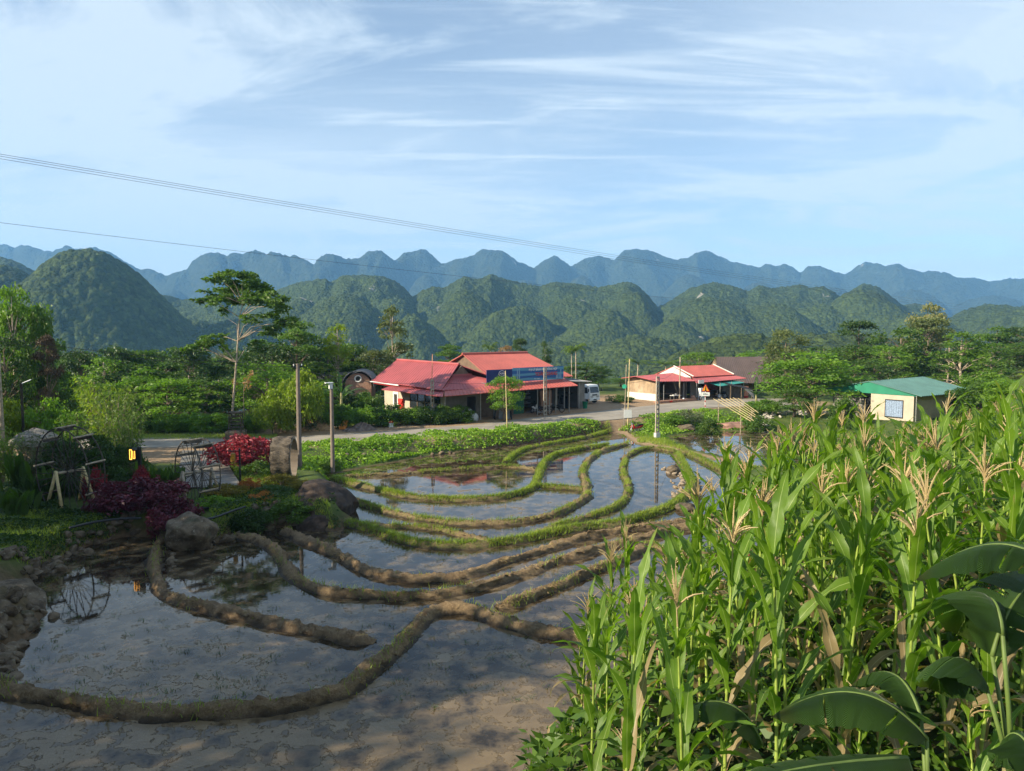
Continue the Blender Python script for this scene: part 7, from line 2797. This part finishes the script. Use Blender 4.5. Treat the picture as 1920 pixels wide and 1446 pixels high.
# little dark shrine-like cage on legs behind the red bush
p = D(443, 818, 60)
g_ = TZ(p.x, p.y)
cg = empty('timber_stand', (p.x, p.y, g_), R(10), 'dark slatted timber stand on a stone base above the large red bush', 'stand')
zb_ = p.z - g_
MB().box((-0.75, -0.6, 0), (0.75, 0.6, 0.45 + max(zb_, 0))).build('base', M_rock, cg, bevel=0.05)
zb_ = 0.45 + max(zb_, 0)
for a, b in ((-1, -1), (1, -1), (-1, 1), (1, 1)):
    MB().tube([(a * 0.5, b * 0.45, zb_), (a * 0.42, b * 0.4, zb_ + 1.5)], 0.05, 6).build('post', M_wheelwood, cg)
sl2 = MB()
for k in range(5):
    z_ = zb_ + 0.25 + 0.3 * k
    sl2.box((-0.46, -0.47, z_), (0.46, -0.43, z_ + 0.08)).box((-0.46, 0.39, z_), (0.46, 0.43, z_ + 0.08))
sl2.build('slats', M_wheelwood, cg)
MB().box((-0.55, -0.5, zb_ + 1.5), (0.55, 0.5, zb_ + 1.56)).build('top', M_wheelwood, cg)

# bamboo rack leaning
p0, p1 = D(1338, 748, 76), D(1383, 746, 80)
q0, q1 = D(1408, 790, 68), D(1419, 772, 74)
rk = empty('bamboo_rack', (0, 0, 0), 0, 'slanting rack of yellow bamboo poles leaning on short posts below the road', 'bamboo rack')
org = (p0 + q1) * 0.5
org.z = TZ(org.x, org.y)
rk.location = org
for k in range(7):
    t_ = k / 6
    a, b = p0.lerp(p1, t_) - org, q0.lerp(q1, t_) - org
    e = (b - a).normalized() * (0.25 * math.sin(k * 2.3))
    MB().tube([a + e, b + e * 2], 0.030, 7).build('bamboo_cane', M_bamboo, rk)
cb = MB()
for t_ in (0.12, 0.5, 0.88):
    cb.tube([p0.lerp(q0, t_) - org - Vector((0, 0, 0.08)), p1.lerp(q1, t_) - org - Vector((0, 0, 0.08))], 0.035, 6)
cb.build('crossbar', M_bamboogrey, rk)
for (pp, t_) in ((p0, 0.15), (p1, 0.15), (p0, 0.75), (p1, 0.75)):
    qq = q0 if pp is p0 else q1
    c_ = pp.lerp(qq, t_)
    g_ = TZ(c_.x, c_.y)
    MB().tube([c_ - org - Vector((0, 0, 0.1)), Vector((c_.x, c_.y, g_ - 0.1)) - org], 0.05, 6).build('post', M_bamboogrey, rk)

# black hoses in the garden
def hose(pxs, z, r, label):
    pts = [Vector((*G(a, b, z), z)) for a, b in pxs]
    pts = smooth_line(pts, 2)
    o = MB().tube(pts, r, 7).build('garden_hose', M_hose, None, smooth=True)
    return tag(o, label, 'hose')


hose([(130, 990), (180, 978), (230, 972), (265, 972)], 1.12, 0.055, 'black pipe along the top of the stone wall under the big wheel')
hose([(370, 975), (400, 972), (430, 960), (460, 950)], 1.1, 0.05, 'black pipe right of the largest boulder')

# garden path of timber slats
gp = [on(342, 848), on(412, 848), on(455, 918), on(330, 918)]
ln = MB()
A0, A1 = Vector(gp[0]), Vector(gp[1])
B0, B1 = Vector(gp[3]), Vector(gp[2])
for k in range(30):
    t0, t1 = k / 30, (k + 0.8) / 30
    q_ = [A0.lerp(B0, t1), A1.lerp(B1, t1), A1.lerp(B1, t0), A0.lerp(B0, t0)]
    q_ = [Vector((v.x, v.y, max(1.14, TZ(v.x, v.y) + 0.06))) for v in q_]
    zz = max(v.z for v in q_)
    ln.slab([Vector((v.x, v.y, zz)) for v in q_], 0.06, (0, 0, 1))
tag(ln.build('garden_path', simple('grey_slab', (0.24, 0.22, 0.19), 0.9, 0.15, 3)), kind='structure')

# ------------------------------------------------------------------ foreground banana plants
def leaf_along(parent, name, b, m, t, W, hang=0.3, roll=0.0, seed=0, tears=3, n=34):
    """banana leaf whose midrib bends from b through m to t (world points)"""
    rng = np.random.default_rng(seed)
    O = parent.location
    b, m, t = Vector(b) - O, Vector(m) - O, Vector(t) - O
    c = (m - (b + t) * 0.25) * 2.0
    P = [(b * (1 - s) ** 2 + c * 2 * s * (1 - s) + t * s * s) for s in np.linspace(0, 1, n + 1)]
    PA = np.array([list(p) for p in P])
    T = np.gradient(PA, axis=0)
    T /= np.linalg.norm(T, axis=1)[:, None]
    V, F, UV = [], [], []
    for half in (-1, 1):
        tear = set(int(v) for v in rng.integers(5, n - 3, tears))
        cs = [0, 0.2, 0.4, 0.6, 0.8, 1.0]
        k = len(cs)
        o = len(V)
        for i in range(n + 1):
            s = i / n
            w = W * 0.5 * (math.sin(PI * min(1, s * 0.98 + 0.04)) ** 0.5) * (1 - 0.2 * s)
            tv = Vector(T[i])
            S = tv.cross(Vector((0, 0, 1))).normalized()
            N = S.cross(tv).normalized()
            if N.z < 0:
                N = -N
            a = roll
            S2 = S * math.cos(a) + N * math.sin(a)
            N2 = -S * math.sin(a) + N * math.cos(a)
            rip = 0.05 * math.sin(i * 1.15 + half) + 0.03 * math.sin(i * 2.9)
            for cc_ in cs:
                z = -cc_ ** 1.7 * w * hang + rip * w * cc_ * 1.2 + 0.35 * w * cc_ * (1 - cc_)
                V.append(P[i] + S2 * (half * cc_ * w) + N2 * z + tv * (cc_ * w * 0.30))
                UV.append((0.5 + half * 0.5 * cc_, s))
        for i in range(n):
            for j in range(k - 1):
                a = o + i * k + j
                if i in tear and j >= 1:
                    # torn: the strip narrows to the rib
                    V.append(V[a + 1].lerp(V[a + k + 1], 0.55))
                    UV.append(UV[a + 1])
                    V.append(V[a].lerp(V[a + k], 0.55 if j > 1 else 0.8))
                    UV.append(UV[a])
                    q_ = (a, a + 1, len(V) - 2, len(V) - 1)
                else:
                    q_ = (a, a + 1, a + k + 1, a + k)
                F.append(q_ if half > 0 else q_[::-1])
    lf = obj(name, new_mesh(name, [list(v) for v in V], np.array(F), uv=np.array(UV), smooth=True), M_banana, parent)
    rib = MB().tube([P[i] + Vector((0, 0, -0.004)) for i in range(0, n + 1, 2)], [0.013 * (1 - i / (n + 1)) + 0.002 for i in range(0, n + 1, 2)], 6)
    rib.build('midrib', M_lstalk, lf, smooth=True)
    return lf


M_lstalk = simple('banana_stalk', (0.10, 0.15, 0.035), 0.55, 0.2, 5)


def near_banana(px, py, d, stem_h, leaves, label, r_=0.075):
    p = D(px, py, d)
    gz = TZ(p.x, p.y)
    root = empty('banana_plant', (p.x, p.y, gz - 0.05), 0, label, 'banana plant')
    MB().tube([(0, 0, 0), (0.02, 0, stem_h * 0.5), (0, 0.02, stem_h)], [r_ * 1.2, r_, r_ * 0.6], 12).build('stem', M_bstem, root, smooth=True)
    for i, (b, m, t, W, hang, roll) in enumerate(leaves):
        B, M__, T_ = D(*b), D(*m), D(*t)
        leaf_along(root, 'leaf', B, M__, T_, W, hang, roll, seed=i + int(px), tears=2 + i % 2)
        st_ = Vector((0, 0, stem_h * 0.9))
        MB().tube([st_, st_.lerp(B - root.location, 0.5) + Vector((0, 0, 0.03)), B - root.location], [0.02, 0.014, 0.011], 7).build('leaf_stalk', M_lstalk, root, smooth=True)
    return root


near_banana(1745, 1470, 4.4, 0.95, [
    ((1738, 1385, 4.35), (1600, 1298, 4.5), (1446, 1345, 4.7), 0.40, 0.75, 0.15),
    ((1728, 1350, 4.6), (1672, 1262, 4.9), (1592, 1290, 5.2), 0.24, 0.9, -0.2),
    ((1430, 1400, 5.4), (1360, 1318, 5.5), (1250, 1345, 5.7), 0.34, 0.8, -0.1),
    ((1700, 1420, 4.1), (1500, 1440, 3.9), (1360, 1480, 3.8), 0.36, 0.6, 0.1)],
    'banana plant whose long dark leaf arches left across the bottom of the picture')
near_banana(1905, 1420, 4.2, 1.2, [
    ((1850, 1290, 4.2), (1795, 1235, 4.3), (1742, 1290, 4.5), 0.46, 0.9, -0.5),
    ((1860, 1230, 4.3), (1900, 1130, 4.4), (1960, 1075, 4.6), 0.46, 0.7, -0.6),
    ((1880, 1190, 4.1), (1850, 1120, 4.3), (1795, 1190, 4.7), 0.50, 0.8, -0.5),
    ((1990, 1080, 4.2), (1860, 1020, 4.4), (1716, 1088, 4.9), 0.34, 0.75, 0.25),
    ((1960, 1470, 3.6), (1905, 1375, 3.7), (1862, 1440, 3.8), 0.32, 0.9, 0.1)],
    'banana plant with very large leaves cut by the right edge of the picture', 0.09)

# ------------------------------------------------------------------ grass and ground cover
def scatter_poly(px_poly, n, z=0.8, rng=RG):
    P = np.array([G(a, b, z) for a, b in px_poly])
    lo, hi = P.min(0), P.max(0)
    out = []
    got = 0
    while got < n:
        X = lo[0] + (hi[0] - lo[0]) * rng.random(n * 2)
        Y = lo[1] + (hi[1] - lo[1]) * rng.random(n * 2)
        m = inside(X, Y, [tuple(p) for p in P])
        out.append(np.stack([X[m], Y[m]], 1))
        got += m.sum()
    return np.concatenate(out)[:n]


def cover(name, polys, label_mat, size, lift, aspect=0.6, flat=0.5):
    Cs = []
    for poly, n, z in polys:
        q_ = scatter_poly(poly, n, z)
        zz = TZ(q_[:, 0], q_[:, 1])
        m = (zz > 0.06)
        q_, zz = q_[m], zz[m]
        mound = fbm(q_[:, 0] * 0.9, q_[:, 1] * 0.9, 3, 77)
        keep = RG.random(len(q_)) < np.clip((mound - 0.30) * 4.5, 0.08, 1)
        q_, zz, mound = q_[keep], zz[keep], mound[keep]
        h_ = np.clip(mound - 0.32, 0, 1) * lift * RG.random(len(q_)) ** 0.5
        Cs.append(np.stack([q_[:, 0], q_[:, 1], zz + h_], 1))
    C = np.concatenate(Cs)
    V, F = leaf_cards(C, size, RG, flat=flat, aspect=aspect, droop=-0.1)
    return tag(obj(name, new_mesh(name, V, F), label_mat), kind='stuff')


cover('bank_ground_cover', [
    ([(565, 842), (640, 832), (740, 824), (820, 817), (910, 810), (1000, 803), (1100, 794), (1125, 797), (1120, 812), (1040, 824), (945, 838), (830, 855), (740, 872), (650, 888), (570, 890)], 42000, 0.7),
    ([(1150, 797), (1210, 784), (1290, 772), (1340, 772), (1400, 782), (1440, 800), (1400, 812), (1300, 816), (1230, 808), (1180, 806)], 17000, 0.8),
], L_cover, 0.20, 0.7)


def blades(name, C, h, w, mat, lean=0.35, kind='stuff'):
    n = len(C)
    a = RG.random(n) * 2 * PI
    hh = h * (0.4 + 0.9 * RG.random(n))
    d = np.stack([np.cos(a), np.sin(a), np.zeros(n)], 1)
    s = np.stack([-np.sin(a), np.cos(a), np.zeros(n)], 1) * (w * 0.5)
    ln_ = (lean * (0.3 + RG.random(n)) * hh)[:, None]
    up = np.array([0, 0, 1.0])
    mid_ = C + up * (hh * 0.6)[:, None] + d * ln_ * 0.4
    tip = C + up * hh[:, None] + d * ln_ * 1.2
    V = np.stack([C - s, C + s, mid_ + s * 0.7, mid_ - s * 0.7, tip], 1).reshape(-1, 3)
    b = np.arange(n)[:, None] * 5
    F = np.concatenate([b + np.array([[0, 1, 2, 3]]), b + np.array([[3, 2, 4, 4]])])
    F = [tuple(r[:4]) if r[2] != r[3] else tuple(r[:3]) for r in F.tolist()]
    me = bpy.data.meshes.new(name)
    me.from_pydata(V.tolist(), [], F)
    o = obj(name, me, mat)
    if kind:
        tag(o, kind=kind)
    return o


# tufts on the mud banks
Cb = []
for ln, hw, hh, gr in bund_lines:
    Ltot = len(ln) * 0.14
    k = int(Ltot * (10 + 330 * gr ** 1.2))
    ii = RG.random(k) * (len(ln) - 1.01)
    i0 = ii.astype(int)
    P = np.array([[p.x, p.y] for p in ln])
    q_ = P[i0] + (P[i0 + 1] - P[i0]) * (ii - i0)[:, None]
    T = P[i0 + 1] - P[i0]
    T /= np.linalg.norm(T, axis=1)[:, None] + 1e-9
    N = np.stack([-T[:, 1], T[:, 0]], 1)
    patch = fbm(q_[:, 0] * 0.8, q_[:, 1] * 0.8, 3, 5)
    keep = RG.random(k) < np.clip((patch - (0.50 - 0.28 * gr)) * 6, 0.03, 1)
    off = RG.normal(size=k) * hw * 0.75
    off = np.clip(off, -hw * 1.35, hw * 1.35)
    z = hh * np.clip(1 - (np.abs(off) / (hw * 1.25)) ** 2.4, 0, 1) * 0.9
    C = np.concatenate([q_ + N * off[:, None], z[:, None]], 1)[keep]
    Cb.append(C)
blades('bank_grass', np.concatenate(Cb), 0.20, 0.024, L_grass, 0.9)
# straw and dead stalks left on the mud banks
Cs_ = []
for ln, hw, hh, gr in bund_lines:
    k = int(len(ln) * 0.14 * 170)
    ii = RG.random(k) * (len(ln) - 1.01)
    i0 = ii.astype(int)
    P = np.array([[p.x, p.y] for p in ln])
    T = P[i0 + 1] - P[i0]
    T /= np.linalg.norm(T, axis=1)[:, None] + 1e-9
    N = np.stack([-T[:, 1], T[:, 0]], 1)
    q_ = P[i0] + (P[i0 + 1] - P[i0]) * (ii - i0)[:, None]
    patch = fbm(q_[:, 0] * 1.3, q_[:, 1] * 1.3, 3, 55)
    keep = RG.random(k) < np.clip((patch - 0.42) * 5, 0.05, 1)
    off = np.clip(RG.normal(size=k) * hw * 0.55, -hw, hw)
    z = hh * np.clip(1 - (np.abs(off) / (hw * 0.95)) ** 2.4, 0, 1) * 0.92
    Cs_.append(np.concatenate([q_ + N * off[:, None], z[:, None]], 1)[keep])
Cs_ = np.concatenate(Cs_)
V, F = leaf_cards(Cs_, 0.13, RG, flat=0.25, aspect=0.10, droop=0.0)
tag(obj('bank_straw', new_mesh('bank_straw', V, F), leafmat('bank_straw', (0.22, 0.15, 0.07), (0.46, 0.35, 0.18), 0.2)), kind='stuff')
cover('garden_undergrowth', [([(-30, 960), (80, 955), (240, 965), (262, 985), (160, 1008), (60, 1035), (-30, 1055)], 9000, 0.9),
                             ([(380, 925), (620, 925), (645, 985), (540, 985), (400, 985)], 7000, 0.8)], L_dark, 0.14, 0.9)
# rough grass around the terraces, path and garden
Cg = []
for poly, n, z in (
    ([(1080, 830), (1180, 828), (1262, 842), (1300, 850), (1340, 862), (1262, 838), (1215, 826), (1168, 812), (1140, 800), (1118, 806)], 9000, 0.4),
    ([(1180, 806), (1270, 820), (1300, 838), (1350, 852), (1440, 862), (1400, 880), (1330, 862), (1260, 846), (1200, 830)], 9000, 0.4),
    ([(560, 880), (640, 880), (700, 870), (680, 888), (640, 894), (600, 896)], 3500, 0.5),
    ([(60, 965), (200, 968), (260, 985), (160, 1010), (60, 1040), (-20, 1060), (-20, 980)], 7000, 0.9),
    ([(380, 930), (600, 930), (640, 985), (540, 985), (400, 985)], 9000, 0.8),
    ([(230, 824), (520, 824), (520, 816), (230, 816)], 5000, 1.0),
    ([(640, 800), (880, 790), (870, 782), (640, 795)], 3000, 1.0),
    ([(1180, 812), (1420, 806), (1640, 800), (1640, 815), (1440, 816), (1270, 822)], 9000, 0.6),
    ([(420, 862), (520, 862), (560, 900), (470, 930)], 6000, 0.9)):
    q_ = scatter_poly(poly, n, z)
    zz = TZ(q_[:, 0], q_[:, 1])
    m = zz > 0.05
    Cg.append(np.concatenate([q_[m], zz[m][:, None]], 1))
blades('verge_grass', np.concatenate(Cg), 0.22, 0.028, L_grass, 0.7)
# tall grass on the right rise
q_ = np.stack([34 + 60 * RG.random(30000), 40 + 55 * RG.random(30000)], 1)
a_ = q_[:, 0] / q_[:, 1]
q_ = q_[(a_ > 0.60) & (a_ < 0.80)]
zz = TZ(q_[:, 0], q_[:, 1])
blades('rise_grass', np.concatenate([q_, zz[:, None]], 1), 0.75, 0.07, L_grass, 0.6)
# weeds between the maize
q_ = np.stack([30 * RG.random(130000), 5 + 27 * RG.random(130000)], 1)
dh = sdf(q_[:, 0], q_[:, 1], hill_poly)
a_ = q_[:, 0] / q_[:, 1]
q_ = q_[(dh < -0.3) & (a_ < 0.75) & (a_ > 0.02)]
zz = TZ(q_[:, 0], q_[:, 1])
hgt_ = 1.0 * RG.random(len(q_)) ** 1.3 * fbm(q_[:, 0] * 0.8, q_[:, 1] * 0.8, 3, 8)
V, F = leaf_cards(np.stack([q_[:, 0], q_[:, 1], zz + hgt_], 1), 0.19, RG, flat=0.6, aspect=0.4, droop=0.0)
tag(obj('maize_field_weeds', new_mesh('maize_field_weeds', V, F), L_mid), kind='stuff')
# rice stubble and weeds standing in the water
Cw = []
for k in range(230):
    px, py = 60 + 1000 * RG.random(), 1010 + 330 * RG.random()
    x, y = G(px, py, 0)
    if TZ(x, y) > -0.1:
        continue
    if dist_poly(np.array([x]), np.array([y]), [(p.x, p.y) for p in bund_lines[0][0]])[0] < 0.6:
        continue
    m = int(4 + 14 * RG.random())
    Cw.append(np.stack([x + RG.normal(size=m) * 0.10, y + RG.normal(size=m) * 0.08, np.full(m, -0.01)], 1))
blades('water_weeds', np.concatenate(Cw), 0.09, 0.016, L_dark, 1.6)

# ------------------------------------------------------------------ unseen trees added left of the camera to shade garden and lowest terraces
gS = 'unseen trees added for shade left of the viewpoint'
for i, (x, y, s) in enumerate(((-34, 4, 1.7), (-31, 12, 1.75), (-36, 19, 1.8), (-38, 27, 1.75), (-42, 34, 1.6), (-27, -3, 1.6), (-22, 3, 1.25), (-50, 40, 1.5), (-40, 10, 1.8), (-20, -6, 1.4), (-33, 23, 1.5), (-36, 31, 1.5))):
    root, h, w_ = PROTO['round'][i % 3]
    r = copy_tree(root)
    r.location = (x, y, TZ(x, y) - 0.2)
    r.scale = (s, s, s)
    r.rotation_euler = (0, 0, i * 1.3)
    r['label'] = 'big unseen tree added to cast shade from the left bank'
    r['category'] = 'tree'
    r['group'] = gS
# ------------------------------------------------------------------ the blue air of the valley
hz = NT('valley_air')
pv = hz.node('ShaderNodeVolumePrincipled')
pv.inputs['Color'].default_value = (0.26, 0.58, 1.0, 1)
pv.inputs['Density'].default_value = 0.00016
pv.inputs['Anisotropy'].default_value = 0.0
hz.link(pv.outputs[0], hz.out.inputs['Volume'])
mb = MB().box((-4200, -300, -320), (4200, 4700, 520))
tag(mb.build('haze', hz.m), kind='stuff')
